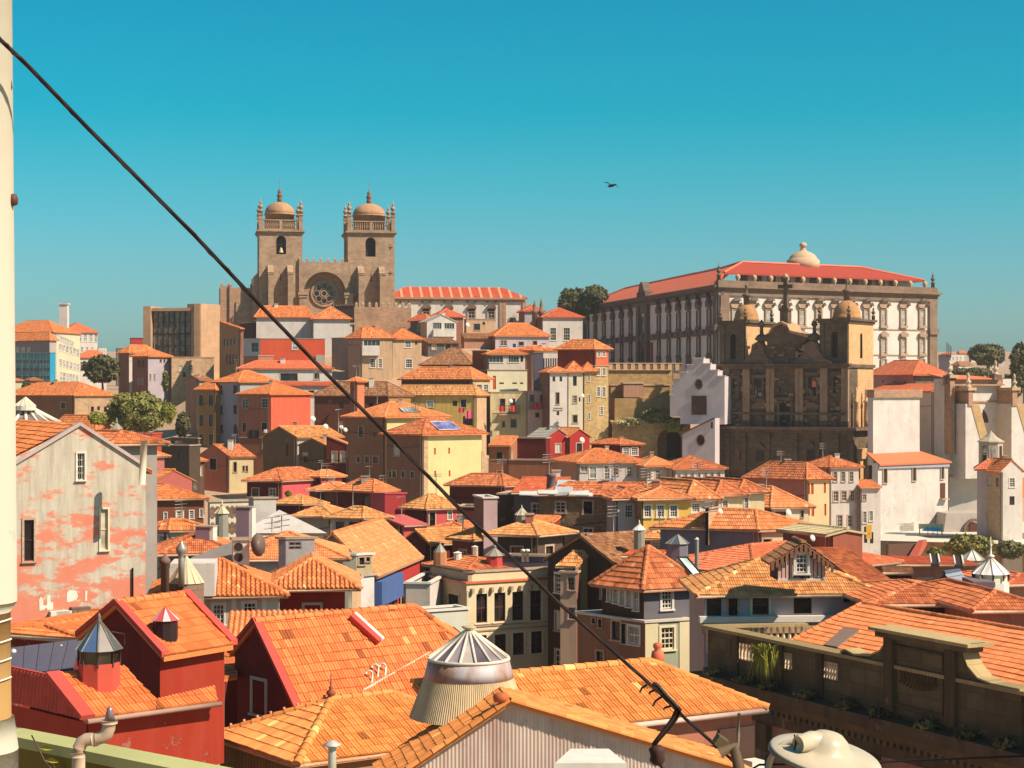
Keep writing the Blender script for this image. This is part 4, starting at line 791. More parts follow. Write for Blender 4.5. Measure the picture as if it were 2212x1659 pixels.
det_ = fL.d.x * fR.d.y - fL.d.y * fR.d.x; q0 = PO - fL.n * 18; q1 = PO - fR.n * 18; dq = q1 - q0
PB = q0 + fL.d * ((dq.x*fR.d.y-dq.y*fR.d.x)/det_); PLB = PL - fL.n * 18; PRB = PR - fR.n * 18
lv = lambda p,z: Vector((p.x,p.y,z))
def foot(b,ps,z0,z1,m): b.box8([lv(p,z0) for p in ps]+[lv(p,z1) for p in ps],m)
foot(b,[PO,PR,PRB,PB],zBt-14,zE,W_PAL); b.build('right_wing_wall',pal)
b = MB(); foot(b,[PL,PO,PB,PLB],zBt-4,zE,W_PALS); b.build('left_wing_wall',pal)
P_C = stone((142,116,94),1.4,.6,.25,.7,.6)
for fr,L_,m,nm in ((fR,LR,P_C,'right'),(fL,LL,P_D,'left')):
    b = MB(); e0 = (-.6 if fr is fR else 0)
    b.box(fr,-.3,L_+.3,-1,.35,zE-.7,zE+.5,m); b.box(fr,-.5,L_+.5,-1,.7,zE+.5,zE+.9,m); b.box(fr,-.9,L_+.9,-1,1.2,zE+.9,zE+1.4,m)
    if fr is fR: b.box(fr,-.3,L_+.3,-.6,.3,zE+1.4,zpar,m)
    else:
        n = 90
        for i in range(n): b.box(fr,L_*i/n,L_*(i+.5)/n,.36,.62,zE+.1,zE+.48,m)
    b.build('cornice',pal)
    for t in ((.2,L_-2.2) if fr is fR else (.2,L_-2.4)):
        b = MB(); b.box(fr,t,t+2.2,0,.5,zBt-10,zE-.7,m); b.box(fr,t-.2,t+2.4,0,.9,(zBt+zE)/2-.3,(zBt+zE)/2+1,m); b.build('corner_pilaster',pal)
# right wing windows
zr = lambda y: (HY-cF(0,y)[1]) / F
def zR(t,y): return zr(y) * fR.pt(t,0,0).y
xsr = [-20,165,345,520,712,890,1065,1240,1412,1597,1812,2015]
rows = ((885,1040,2,1.2),(1195,1345,1,1.15),(1425,1490,0,1.1))
for x in xsr:
    t = fR.at(*cF(x,900))[0]
    for y0,y1,kd,w_ in rows:
        if kd == 0 and x < 1400: continue
        palwin(fR,t,zR(t,y1),zR(t,y0),w_,kd,P_S)
b = MB()
for y in (1100,1378):
    z = zR(LR*.8,y); b.box(fR,2.5,LR-2.3,0,.15,z-.12,z+.12,P_S)
b.build('string_course',pal)
# attic behind parapet on the right wing
zat = zR(LR/2,500); b = MB(); foot(b,[PB.lerp(PO,.62)+fR.d*1,fR.pt(LR-4,-4,0),fR.pt(LR-4,-18,0),PB],zE,zat+.3,W_PAL); b.build('attic',pal)
for i in range(12):
    t = 8 + (LR-14) * i / 12; b = MB(); b.box(fR,t,t+2.2,-4,-3.8,zat-2.6,zat-.2,P_D); b.build('attic_pier',pal)
for i in range(13):
    t = 5 + (LR-8) * i / 12; b = MB(); b.lathe(fR.pt(t,-.2,zpar-.1),[(.35,0),(.3,.3),(.55,.7),(.5,1.2),(.1,1.5)],S_TAN,7); b.build('parapet_ball',pal)
b = MB(); urn(b,fR.pt(LR-.5,-.4,zpar),.8,P_D); b.build('urn',pal); b = MB(); urn(b,fR.pt(.3,-.4,zpar),.8,P_D); b.build('urn',pal)
# left wing windows
zL = lambda t,y: (HY-cE(0,y)[1]) / F * fL.pt(t,0,0).y
xsl = [320,405,500,595,692,790,1097,1205,1312,1420,1530,1645]
tl = [fL.at(*cE(x,1000))[0] for x in xsl]
zw0 = zL(tl[-1],1045); zw1 = zL(tl[-1],880); zv0 = zL(tl[-1],1345); zv1 = zL(tl[-1],1180)
# heights follow the real wall: same levels along the wing
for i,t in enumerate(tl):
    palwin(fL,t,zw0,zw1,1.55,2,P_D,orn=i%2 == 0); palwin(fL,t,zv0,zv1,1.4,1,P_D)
    b = MB(); b.box(fL,t-1.5,t+1.5,0,.3,zv0-3.2,zv0-.9,P_D); b.build('basement_panel',pal)
zb1 = (zw0+zv1) / 2
b = MB(); b.box(fL,2.4,LL-2.4,0,.6,zb1-.9,zb1+.35,P_D); 
for i in range(24): t = 3 + (LL-6) * i / 23; b.box(fL,t-.25,t+.25,.6,.95,zb1-.6,zb1+.3,P_D)
b.build('balcony_band',pal)
# portal bay
tp = fL.at(*cE(935,1000))[0]; b = MB(); b.box(fL,tp-4.2,tp-2.4,0,.9,zBt-2,zE-.5,P_D); b.box(fL,tp+2.4,tp+4.2,0,.9,zBt-2,zE-.5,P_D); b.box(fL,tp-2.4,tp+2.4,0,.5,zw1+1,zE-.5,P_D)
b.box(fL,tp-3.4,tp-1.2,-1,.9,zE+1.4,zE+2.6,P_D); b.box(fL,tp+1.2,tp+3.4,-1,.9,zE+1.4,zE+2.6,P_D); b.prism([fL.pt(tp+x,.9,zE+y) for x,y in ((-2.4,1.4),(2.4,1.4),(2.2,3),(1,4.6),(0,5.0),(-1,4.6),(-2.2,3))],-fL.n*1.6,P_D); b.build('portal_frame',pal)
palwin(fL,tp,zw0,zw1,1.9,0,P_D)
b = MB(); arch_panel(b,fL,tp-2.4,tp+2.4,zBt-2,zb1-.9,tp,zBt+4.4,1.6,.3,P_D,rev=.28); disc(b,fL,tp,zBt+4.2,.02,1.55,DKF); b.box(fL,tp-1.6,tp+1.6,0,.03,zBt-2,zBt+4.2,DKF); b.build('portal',pal)
for dx in (-6.2,5.3): b = MB(); b.box(fL,tp+dx,tp+dx+1.2,.1,.3,zBt,zb1-1.5,flat((170,50,44),.9)); b.build('red_banner',pal)
# roofs
T_PAL = tilem((220,112,76),.1,.08); T_PALR = tilem((166,66,46),.08,.05)
rb = MB(); zRd = (HY-cF(0,345)[1]) / F * (PD+9); er = zat + .3
zl = zE + 1.4
A = lv(PO.lerp(PB,.12),er-.6); B = fR.pt(LR-1.5,-2,er-.6); Rg0 = lv(PO.lerp(PB,.55),zRd); Rg1 = fR.pt(LR-13,-10,zRd); Bk0 = lv(PB,er-.6); Bk1 = lv(PRB,er-.6)
def sheet(P_,m): rb.prism(P_,Vector((0,0,-.35)),m)
sheet([A,B,Rg1,Rg0],T_PALR); sheet([B,Bk1,Rg1],T_PALR); sheet([Bk1,Bk0,Rg0,Rg1],T_PAL)
eL = fL.pt(LL-.2,.9,zl); eF = fL.pt(-1,.9,zl); hL = zRd - 1.0
tM = LL * .78; tN = LL * .62
rgN = fL.pt(tM,-9,zRd-.6); rgM = fL.pt(tN,-9,zl+5.0); rgF = fL.pt(9,-9,zl+4.6)
sheet([fL.pt(tM,.9,zl),eL,Rg0,rgN],T_PAL); sheet([fL.pt(tN,.9,zl),fL.pt(tM,.9,zl),rgN,rgM],T_PAL); sheet([eF,fL.pt(tN,.9,zl),rgM,rgF],T_PAL); sheet([eL,A,Rg0],T_PAL); sheet([fL.pt(-1,-18,zl),eF,rgF],T_PAL)
rb.build('roof',pal)
b = MB(); 
for P_,Q_ in ((A,Rg0),(Rg0,Rg1),(Rg1,B),(Rg0,rgN),(rgN,rgM),(rgM,rgF),(rgF,eF)): caps(P_,Q_,T_PAL,b,pal,2,r=.3)
for i in range(48): t = LL * i / 48; P_ = fL.pt(t,.95,zl-.1); b.box(fL,t,t+LL/96,.8,1.25,zl-.25,zl+.1,P_D)
b.build('ridge_line',pal)
b = MB(); c = wp(*cF(725,345),PD+26); b.lathe(c-Vector((0,0,2)),[(3.6,0),(3.6,2),(3.2,2.1),(3.0,2.6),(2.5,3.2),(1.7,3.7),(.9,4.0),(.6,4.3),(.55,4.9),(.8,5.0),(.82,5.4),(.55,5.8),(.05,5.95)],stone((206,170,136),1.5,.8,.1,.8,.3),20); b.build('lantern_dome',pal)
# terrace below the left wing
te = thing('terrace_wall',wp(*cL(1700,600),352),'rubble stone terrace wall with balustrade panels below the palace','wall')
frT = Fr(wp(*cL(1372,440),352),(math.sin(R(82)),math.cos(R(82)))); aT = lambda x,y: frT.at(*cL(x,y))
S_RUB = stone((186,152,100),.5,.34,.45,.6,.5); b = MB(); zt0 = aT(1400,436)[1]; b.box(frT,0,aT(2065,0)[0],-9,0,aT(1400,900)[1],zt0-.004,S_RUB); b.box(frT,aT(2065,0)[0],aT(2500,0)[0],-9,-1.5,aT(1400,900)[1],aT(1400,470)[1],S_RUB)
b.box(frT,0,aT(2060,0)[0],0,.4,zt0,zt0+.12,S_TAN); b.build('wall',te)
b = MB(); L_ = aT(2180,0)[0]
for i in range(10):
    t = L_ * i / 10; b.box(frT,t,t+L_/10*.55,-.5,-.1,zt0,zt0+1.25,S_TAN)
    for j in range(5): q = t + L_ / 10 * (.6+.09*j); b.box(frT,q,q+.13,-.4,-.2,zt0,zt0+1.1,S_DK)
b.box(frT,0,L_,-.55,-.05,zt0+1.25,zt0+1.42,S_TAN); b.build('balustrade',te)
b = MB(); b.box(frT,0,aT(2010,0)[0],0,2.2,aT(1400,1000)[1],aT(1400,603)[1],S_RUB); b.box(frT,-.1,aT(2020,0)[0],1.9,2.4,aT(1400,603)[1],aT(1400,597)[1]+.1,S_TAN); b.build('middle_step',te)
b = MB(); b.box(frT,0,aT(1975,0)[0],2.2,6,aT(1400,1400)[1],aT(1400,740)[1],stone((176,142,92),.7,.4,.3,.6,.5)); b.build('lower_step',te)
b = MB(); zz = aT(1450,730)[1]; b.box(frT,aT(1480,0)[0],aT(1690,0)[0],2.2,5,zz,zz+2.6,W_BRS); b.box(frT,aT(1470,0)[0],aT(1700,0)[0],2.2,5.2,zz+2.6,zz+2.75,W_WH2); b.build('shed',te)
# ------------------------------------------------------------------ stepped gable house
gd = 338; fG = Fr(wp(*cM(105,1000),gd),(math.cos(R(-22)),math.sin(R(-22)))); aG = lambda x,y: fG.at(*cM(x,y))
W_LAV = P((200,186,184),.18)
sg = thing('stepped_gable_house',fG.pt(5,-4,aG(300,1300)[1]),'lavender white house with stepped gable, round window and brown square window','house')
steps = [(105,985),(145,800),(215,735),(290,665),(358,595),(365,585)]
b = MB(); zb_ = aG(400,1300)[1]
outl = [(105,1220),(105,985),(125,985),(125,870),(140,870),(140,803),(215,803),(215,735),(290,735),(290,655),(358,655),(358,585),(470,585),(470,645),(545,645),(545,715),(625,715),(625,780),(660,780),(660,1300),(240,1300),(240,1220)]
cols_ = [(105,125,985,1220),(125,140,870,1220),(140,215,803,1220),(215,290,735,1300),(290,358,655,1300),(358,470,585,1300),(470,545,645,1300),(545,625,715,1300),(625,700,780,1300)]
for x0,x1,y0,y1 in cols_: b.box(fG,aG(x0,y0)[0],aG(x1,y0)[0]-.002,-7,0,aG(380,y1)[1],aG(380,y0)[1],W_LAV)
b.build('wall',sg)
b = MB()
for x0,x1,y0,y1 in cols_: b.box(fG,aG(x0,y0)[0]-.12,aG(x1,y0)[0]+.12,-.6,.15,aG(380,y0)[1],aG(380,y0)[1]+.16,WHITE)
b.build('coping',sg)
for x,y,rr in ((420,865,38),):
    t,z = aG(x,y); rad = rr * .19843 * gd / F; b = MB(); disc(b,fG,t,z,.02,rad,GLD,16,1.25); ring(b,fG,t,z,0,.14,rad,rad*1.22,S_DK,20,1.25); b.build('oculus',sg)
t1,z1 = aG(352,1000); t2,z2 = aG(498,1190); window(sg,fG,t1,t2,z2,z1,'Bq',.05)

# lower gabled annex of the stepped house
fA = Fr(wp(*cM(240,1410),334),(math.cos(R(-22)),math.sin(R(-22)))); aA = lambda x,y: fA.at(*cM(x,y))
an = thing('annex_house',fA.pt(5,-3,aA(400,1700)[1]),'lower lavender annex with sloping parapet and dark round window','house')
b = MB(); t0,t1 = 0,aA(595,1400)[0]; zlo = aA(300,1800)[1]
b.prism([fA.pt(0,0,zlo),fA.pt(t1,0,zlo),fA.pt(t1,0,aA(590,1235)[1]),fA.pt(0,0,aA(240,1410)[1])],-fA.n*3,W_LAV); b.build('wall',an)
b = MB(); b.prism([fA.pt(-.2,.15,aA(240,1412)[1]),fA.pt(t1,.15,aA(590,1240)[1]),fA.pt(t1,.15,aA(590,1222)[1]),fA.pt(-.2,.15,aA(240,1398)[1])],-fA.n*.6,S_DK); b.build('coping',an)
t,z = aA(440,1475); b = MB(); disc(b,fA,t,z,.03,.68,GLD,16,1.3); ring(b,fA,t,z,0,.12,.66,.82,S_DK,20,1.3); b.build('oculus',an)
t1_,z1 = aA(552,1280); t2_,z2 = aA(572,1345); window(an,fA,t1_,t2_,z2,z1,'d',.02)
# ------------------------------------------------------------------ twin towered dark church
GD = 326.0; g0 = cM(2052,0)[0]; GO = Vector(((g0-CX)/F*GD,GD,0)); ga = R(33)
dl_ = Vector((-math.cos(ga),math.sin(ga),0)); kL = (cM(655,0)[0]-CX) / F; GLn = (GO.x-kL*GD) / (math.cos(ga)+kL*math.sin(ga))
fg = Fr(GO+dl_*GLn,-dl_); dr_ = Vector((math.sin(ga),math.cos(ga),0)); fs_ = Fr(GO,dr_)
S_GR = stone((118,98,76),1.0,.5,.45,.5,.9); S_GR_LIT = stone((212,168,118),1.0,.5,.2,.7,.35)  # dark front stone; golden copy carries sunlight on the tower sides in its colour
ch = thing('church',fg.pt(GLn/2,-4,-25),'dark baroque stone church facade with two ochre domed towers in front of the palace','church')
ag = lambda x,y: fg.at(*cM(x,y))
TXc = lambda x: ag(x,700)[0]
def zg_(y,x=1350): return ag(x,y)[1]
# left tower / right tower wall blocks ; every level given at the facade's middle depth
z_c3 = ag(2040,645)[1]; z_t = ag(2040,195)[1]; z_c2 = ag(2040,1185)[1] ; z_c1 = ag(2150,1370)[1]; z_b = ag(2150,1900)[1]
tA = (0,TXc(925)); tB = (TXc(1735),GLn)
SIDE = fs_.at(*cM(2330,700))[0] if False else (lambda: fs_.at(*cF(1490,1300))[0])()
b = MB(); b.box(fg,0,GLn,-4,0,z_c1,z_c3,S_GR); b.build('facade_wall',ch)
b = MB(); b.box(fg,TXc(600)-0,GLn+1.2,-SIDE,.8,z_b,z_c1-.002,S_GR); b.build('lower_wall',ch)
for (t0,t1) in (tA,tB):
    dpt = SIDE; c = (t0+t1) / 2; w_ = t1 - t0
    b = MB(); r_ = w_ * .115; zs = z_t - (z_t-z_c3) * .3; zl = z_c3 + (z_t-z_c3) * .15
    arch_panel(b,fg,t0,t1,z_c3,z_t,c,zs,r_,0,S_GR,8,rev=1,zlow=zl,inner=S_GR); ff = Fr(fg.pt(t1,0,0),dr_); arch_panel(b,ff,0,dpt,z_c3,z_t,dpt/2,zs,r_*.8,0,S_GR_LIT,8,rev=.8,zlow=zl,inner=S_GR)
    b.face([fg.pt(t0,-dpt,z_c3),fg.pt(t0,0,z_c3),fg.pt(t0,0,z_t),fg.pt(t0,-dpt,z_t)],S_GR); b.face([fg.pt(t1,-dpt,z_c3),fg.pt(t0,-dpt,z_c3),fg.pt(t0,-dpt,z_t),fg.pt(t1,-dpt,z_t)],S_GR); b.build('tower_wall',ch)
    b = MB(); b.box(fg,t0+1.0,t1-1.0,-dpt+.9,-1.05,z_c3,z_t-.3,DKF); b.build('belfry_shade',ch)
    b = MB(); b.box(fg,t0+.002,t1-.002,-dpt,-4.01,z_c1,z_c3,S_GR_LIT); b.build('tower_base',ch)
    b = MB(); b.box(fg,t0-.25,t1+.25,-dpt-.25,.25,z_t,z_t+.4,S_GR); b.box(fg,t0-.55,t1+.55,-dpt-.55,.55,z_t+.4,z_t+.8,S_GR); b.box(fg,t0-.3,t1+.3,-dpt-.3,.35,z_c3-.6,z_c3-.02,S_GR); b.build('cornice',ch)
    b = MB(); rd = w_ * .45; zc = z_t + .8; cc = fg.pt(c,-dpt/2,0)
    b.lathe(cc,[(rd*1.05,zc),(rd*1.05,zc+.5),(rd,zc+.6)]+[(rd*math.cos(x),zc+.6+rd*1.15*math.sin(x)) for x in [math.pi/2*i/8 for i in range(1,8)]]+[(.5,zc+.6+rd*1.15)],stone((180,132,84),1.5,.8,.1,.8,.6),20); b.build('dome',ch)
    b = MB(); zz = zc + .5 + rd * 1.15; b.lathe(cc,[(.55,zz),(.55,zz+1.5),(.8,zz+1.6),(.8,zz+1.9),(.3,zz+2.1),(.12,zz+3.0),(.3,zz+3.3),(.3,zz+3.6),(.05,zz+3.9)],S_DK,8); b.build('finial',ch)
    for tt,nn in ((t0,0),(t1,0),(t1,-dpt),(t0,-dpt)): b = MB(); urn(b,fg.pt(tt,nn,zc-.1),.62,S_DK); b.build('urn',ch)
    for tt in (t0+.5,t1-.5): b = MB(); b.box(fg,tt-.4,tt+.4,0,.3,z_c3,z_t,S_GR); b.build('pilaster',ch)
# middle gable
zt = lambda x,y: ag(x,y)[1]
b = MB(); outl = [(1060,645),(1090,470),(1170,430),(1170,400),(1090,350),(1200,290),(1250,215),(1330,185),(1400,215),(1430,290),(1620,340),(1560,420),(1490,460),(1500,640)]
pts = [fg.pt(TXc(x),.3,z_c3+(645-y)/(645-185)*(zt(1340,185)-zt(1340,645))) for x,y in outl]
b.prism(pts[::-1],-fg.n*3.2,S_GR); b.build('middle_gable',ch)
zz_ = lambda y: z_c3 + (645-y) / 460 * (zt(1340,185)-zt(1340,645))
b = MB(); seg = [(1200,300),(1250,225),(1330,190),(1400,225),(1430,290),(1620,345)]
for (xa,ya),(xb,yb) in zip(seg,seg[1:]):
    b.box8([fg.pt(TXc(xa),.8,zz_(ya)-.2),fg.pt(TXc(xb),.8,zz_(yb)-.2),fg.pt(TXc(xb),-4.5,zz_(yb)-.2),fg.pt(TXc(xa),-4.5,zz_(ya)-.2),fg.pt(TXc(xa),.8,zz_(ya)+.25),fg.pt(TXc(xb),.8,zz_(yb)+.25),fg.pt(TXc(xb),-4.5,zz_(yb)+.25),fg.pt(TXc(xa),-4.5,zz_(ya)+.25)],stone((190,150,112),1,.5,.1,.8,.4))
b.build('gable_coping',ch)
b = MB(); xm = TXc(1340); z0 = zz_(190); c = fg.pt(xm,-1,z0); b.box(fg,xm-.75,xm+.75,-1.8,-.2,z0-.4,z0+2.2,S_GR); b.box(fg,xm-.95,xm+.95,-2,0,z0+2.2,z0+2.6,S_GR); b.box(fg,xm-.55,xm+.55,-1.6,-.4,z0+2.6,z0+3.2,S_GR)
b.box(fg,xm-.35,xm+.35,-1.3,-.7,z0+3.2,z0+8.2,S_GR); b.box(fg,xm-1.45,xm+1.45,-1.29,-.71,z0+6.2,z0+6.9,S_GR); b.lathe(fg.pt(xm,-1,z0+8.1),[(.5,0),(.55,.3),(.3,.6),(.05,.8)],S_TAN,6); b.build('cross',ch)
for x in (1090,1665):
    b = MB(); c = fg.pt(TXc(x),-.5,z_c3); hh = zz_(150) - z_c3; b.lathe(c,[(.9,0),(.95,2.4),(1.2,2.6),(.7,3.0),(.6,4.2),(1.3,4.6),(.8,5.3),(.35,5.6),(.3,hh*.82),(.6,hh*.86),(.45,hh*.92),(.1,hh)],S_GR,8); b.build('obelisk',ch)
for x0,x1,k in ((880,1270,0),(1430,1890,0)):
    xm = (TXc(x0)+TXc(x1)) / 2; hw = (TXc(x1)-TXc(x0)) / 2; n = 10
    b = MB(); b.prism([fg.pt(xm+hw*x,.75,z_c3+y) for x,y in ((-1,-.3),(1,-.3),(.9,.5),(.55,1.2),(.35,2.4),(.3,3.6),(0,4.2),(-.3,3.6),(-.35,2.4),(-.55,1.2),(-.9,.5))],-fg.n*1.6,S_DK); b.build('scroll_pediment',ch)
b = MB(); rr_ = random.Random(5)
for i in range(260):
    t = rr_.uniform(.6,GLn-.6); z = rr_.uniform(z_c1+.8,z_c3+3.5 if .22<t/GLn<.78 else z_c3-1); w1 = rr_.uniform(.15,.7); h1 = rr_.uniform(.12,.5); d_ = rr_.uniform(.12,.5)
    b.prism([fg.pt(t+w1*x,d_+(.3 if z>z_c3 else 0),z+h1*y) for x,y in ((-1,-.6),(.4,-1),(1,-.2),(.7,.8),(-.2,1),(-.9,.5))],-fg.n*(d_-.01),(S_GR,S_DK,stone((168,136,106),1.2,2.5,.15,.8,.7))[i%3])
b.build('carved_relief',ch,'stuff')
# orders on the facade
for x in (700,740,930,965,1185,1230,1500,1545,1770,1810,2000,2035):
    t = TXc(x); b = MB(); b.box(fg,t-.36,t+.36,0,.55,z_c1+.2,z_c3-.7,stone((168,136,106),1.2,2.5,.15,.8,.7)); b.box(fg,t-.5,t+.5,0,.75,z_c1,z_c1+1.6,S_GR); b.build('column',ch)
b = MB(); b.box(fg,-.3,GLn+.3,0,.9,z_c3-.75,z_c3-.2,S_GR); b.box(fg,-.4,GLn+.6,0,1.4,z_c3-.2,z_c3+.1,S_GR); z2 = zt(1350,1185); 
b.box(fg,.3,GLn-.3,0,.7,z2-.2,z2+.25,S_GR); b.build('upper_cornice',ch)
b = MB(); b.box(fg,TXc(560),GLn+1.6,-SIDE,1.6,z_c1-.5,z_c1,S_GR); b.box(fg,TXc(510),GLn+2.4,-SIDE-.3,2.6,z_c1,z_c1+.55,S_DK); b.build('main_cornice',ch)
for x0,y0,x1,y1,st in ((790,825,850,980,'d'),(1030,815,1115,1000,'d'),(1615,790,1705,975,'d'),(1890,785,1950,945,'d')):
    t0,za = ag(x0,y0); t1,zb_ = ag(x1,y1); b = MB(); s = .3
    b.box(fg,t0-s,t0,0,.4,zb_-.3,za+.3,S_GR); b.box(fg,t1,t1+s,0,.4,zb_-.3,za+.3,S_GR); b.box(fg,t0-.5,t1+.5,0,.7,za+.3,za+.9,S_GR); b.box(fg,t0,t1,0,.06,zb_,za,DKF); b.box(fg,t0-.4,t1+.4,0,.55,zb_-.8,zb_-.3,S_GR); b.build('niche_window',ch)
b = MB(); t0,za = ag(1655,790); t1,zb_ = ag(1702,895); b.box(fg,t0,t1,.06,.09,zb_,za,flat((236,130,90),.8)); b.build('lit_gap',ch)
b = MB(); t0,za = ag(1308,1062); t1,zb_ = ag(1432,1350); b.box(fg,t0-.4,t0,0,.6,zb_,za+.4,S_GR); b.box(fg,t1,t1+.4,0,.6,zb_,za+.4,S_GR); b.box(fg,t0-.6,t1+.6,0,.9,za+.4,za+.9,S_GR); b.build('door_surround',ch)
window(ch,fg,t0,t1,zb_,za,'dd',.02)
for x in (1080,1655):
    t,z = ag(x,1130); n = 8; b = MB(); b.prism([fg.pt(t+1.5*math.cos(math.pi*i/n),.5,z+1.1*math.sin(math.pi*i/n)) for i in range(n+1)],-fg.n*.48,S_DK); b.box(fg,t-1,t+1,0,.15,z-3.5,z-.01,S_GR); b.build('niche',ch)
for x in (760,940,1200,1500,1740,1950,2110):
    t,z = ag(x,1500); b = MB(); b.box(fg,t-.4,t+.4,.8,1.3,z_b,z_c1-.55,S_GR); b.build('lower_pilaster',ch)
for x,y,w_ in ((910,1610,1.0),(1105,1610,1.6),(1660,1605,1.6)):
    t,z = ag(x,y); b = MB(); b.box(fg,t-w_/2,t+w_/2,.8,.86,z-1.5,z+.4,DKF); b.prism([fg.pt(t+xx,1.2,z+yy) for xx,yy in ((-1.3,.7),(1.3,.7),(0,1.9))],-fg.n*.35,S_GR); b.build('lower_niche',ch)
b = MB(); c = fg.pt(TXc(615),.6,z_c1+.6); b.lathe(c,[(.9,0),(.9,1.2),(.5,1.4),(.4,1.8),(1.1,2.6),(1.2,2.9),(.5,3.4),(.25,4.8),(.12,6.8),(.03,7.2)],S_DK,8); b.build('side_urn',ch)
for x in (2110,2160): b = MB(); c = fg.pt(GLn+.8,-1.5-(x-2110)*.09,z_c1+.6); b.lathe(c,[(.45,0),(.45,1.5),(.35,4.2),(.6,4.4),(.3,4.7),(.25,6.4),(.05,7)],S_TAN,7); b.build('side_column',ch)
b = MB(); 
for n_ in (-1.6,-4.2): b.box(Fr(fg.pt(GLn,0,0),dr_),-n_-.7,-n_+.7,0,1.8,z_b,z_c1-5.0,S_GR_LIT)
b.box(Fr(fg.pt(GLn,0,0),dr_),.6,5.4,0,2.2,z_c1-5,z_c1-3.2,S_GR_LIT); b.build('side_pilasters',ch)
b = MB(); b.box(fg,6,GLn-1,-44,-4,z_b,z_c1+3,W_WH); b.build('nave_wall',ch)
# nave side, white plaster, running back and right
fn = Fr(fs_.pt(SIDE+.1,0,0),(math.sin(R(76)),math.cos(R(76))))
# ------------------------------------------------------------------ white church flank and big church behind, right
wn = thing('church_flank',wp(*cO(1000,900),306),'large plain white church flank with thin red roof strip and three tall windows','building')
fq = Fr(wp(*cO(622,620),312),(math.sin(R(60)),math.cos(R(60)))); aq = lambda x,y: fq.at(*cO(x,y))
b = MB(); b.box(fq,0,aq(1385,0)[0],-1.5,0,aq(1000,1600)[1],aq(1000,610)[1],W_WH); b.build('lower_wall',wn)
b = MB(); zt_ = aq(700,-95)[1]; b.box(fq,1.2,aq(1190,0)[0],-4,-2.6,aq(1000,640)[1],zt_,W_WH); b.box(fq,1.1,aq(1190,0)[0]+.3,-4.2,-2.2,zt_,zt_+1.35,S_GRAN); b.build('upper_wall',wn)
b = MB(); A,B_ = fq.pt(0,.5,aq(700,630)[1]),fq.pt(aq(1410,0)[0],.5,aq(1400,600)[1]); z_ = aq(900,515)[1]
b.prism([A,B_,fq.pt(aq(1190,0)[0],-3,z_+.4),fq.pt(0,-3,z_+.2)],Vector((0,0,-.25)),T_PK); b.build('lean_to_roof',wn)
b = MB(); b.box(fq,0,aq(1390,0)[0],0,.3,aq(1000,668)[1],aq(1000,622)[1],P((150,144,148),.1)); b.build('eaves_band',wn)
for x0,y0,x1,y1 in ((678,672,716,830),(996,660,1030,805),(1306,650,1334,785)):
    t0,za = aq(x0,y0); t1,zb_ = aq(x1,y1); window(wn,fq,t0,t1,zb_,za,'P',.02)
t0,za = aq(1300,835); t1,zb_ = aq(1350,1000); b = MB(); b.box(fq,t0,t1,0,.1,zb_,za,BRN); b.box(fq,t0-.2,t1+.3,0,.9,zb_-.2,zb_,STN); b.build('arched_niche',wn)
b = MB(); z_ = aq(950,1370)[1]
for i in range(14):
    t = aq(860+i*11,0)[0]; b.box(fq,t,t+.12,.01,.03,z_+random.uniform(-.1,.5),z_+random.uniform(1.1,1.7),GREY)
for i in range(4): b.box(fq,aq(860,0)[0],aq(1015,0)[0],.01,.028,z_+.2+.4*i,z_+.26+.4*i,GREY)
b.build('graffiti',wn)
# red roofed sacristy above it
H('sacristy','pink walled block with bright orange hipped roof right of the dark church tower',cG,(690,965),80,1118,770,345,64,wl=P((198,140,136),.2),wr=S_DK,tm=T_PK,base=14,cat='building',wins=[('L',258,1040,282,1072,'d',3,150,8)],hipf=.9,aR=70,o=.8)
H('side_chapel','low chapel with long flat orange roof in front of the pink sacristy',cG,(960,1195),60,1010,1090,330,66,'shedL',wl=W_WH,wr=W_GR,tm=T_PK,base=6,dr=5,cat='building')
nb = thing('buttressed_church',wp(*cO(1700,600),318),'tall white church body with slanted stone buttresses and urn topped piers at right','church')
fb = Fr(wp(*cG(1110,1100),322),(math.sin(R(68)),math.cos(R(68)))); ab = lambda x,y: fb.at(*cG(x,y)); abO = lambda x,y: fb.at(*cO(x,y))
zt_ = ab(1500,1020)[1]; zb_ = abO(1500,1500)[1]
b = MB(); b.box(fb,0,ab(2420,0)[0]-6,-3,0,abO(0,800)[1],zt_,W_WH); b.build('wall',nb)
b = MB(); b.box(fb,-.3,ab(1900,0)[0],0,.5,ab(1500,1095)[1],zt_+.1,S_GRAN); b.box(fb,-.5,ab(1900,0)[0],0,1.0,ab(1500,1115)[1],ab(1500,1095)[1],S_GRAN)
b.box(fb,0,ab(1920,0)[0],0,.25,ab(1500,1345)[1],ab(1500,1325)[1],S_GRAN); b.build('cornice',nb)
b = MB(); b.prism([fb.pt(0,1.1,zt_+.1),fb.pt(ab(1800,0)[0],1.1,zt_+.1),fb.pt(ab(1750,0)[0],-5,ab(1500,975)[1]),fb.pt(0,-5,ab(1300,945)[1])],Vector((0,0,-.2)),T_PK); b.build('roof',nb)
# lunette window
t0,z0 = abO(1580,180); t1,_ = abO(1825,180); tc_ = (t0+t1) / 2; r_ = (t1-t0) / 2; b = MB()
pts = [(tc_-r_*math.cos(math.pi*i/12),z0+r_*1.15*math.sin(math.pi*i/12)) for i in range(13)]
b.face([fb.pt(x,.02,z) for x,z in reversed(pts)],BRN); b.build('lunette',nb)
b = MB(); 
for x in (-.33,.33): b.box(fb,tc_+x*r_-.25,tc_+x*r_+.25,.02,.15,z0,z0+r_*1.1,W_WH)
b.build('lunette_mullions',nb)
t0,za = abO(1640,40); t1,zc = abO(1690,160); window(nb,fb,t0,t1,zc,za,'L',.02)
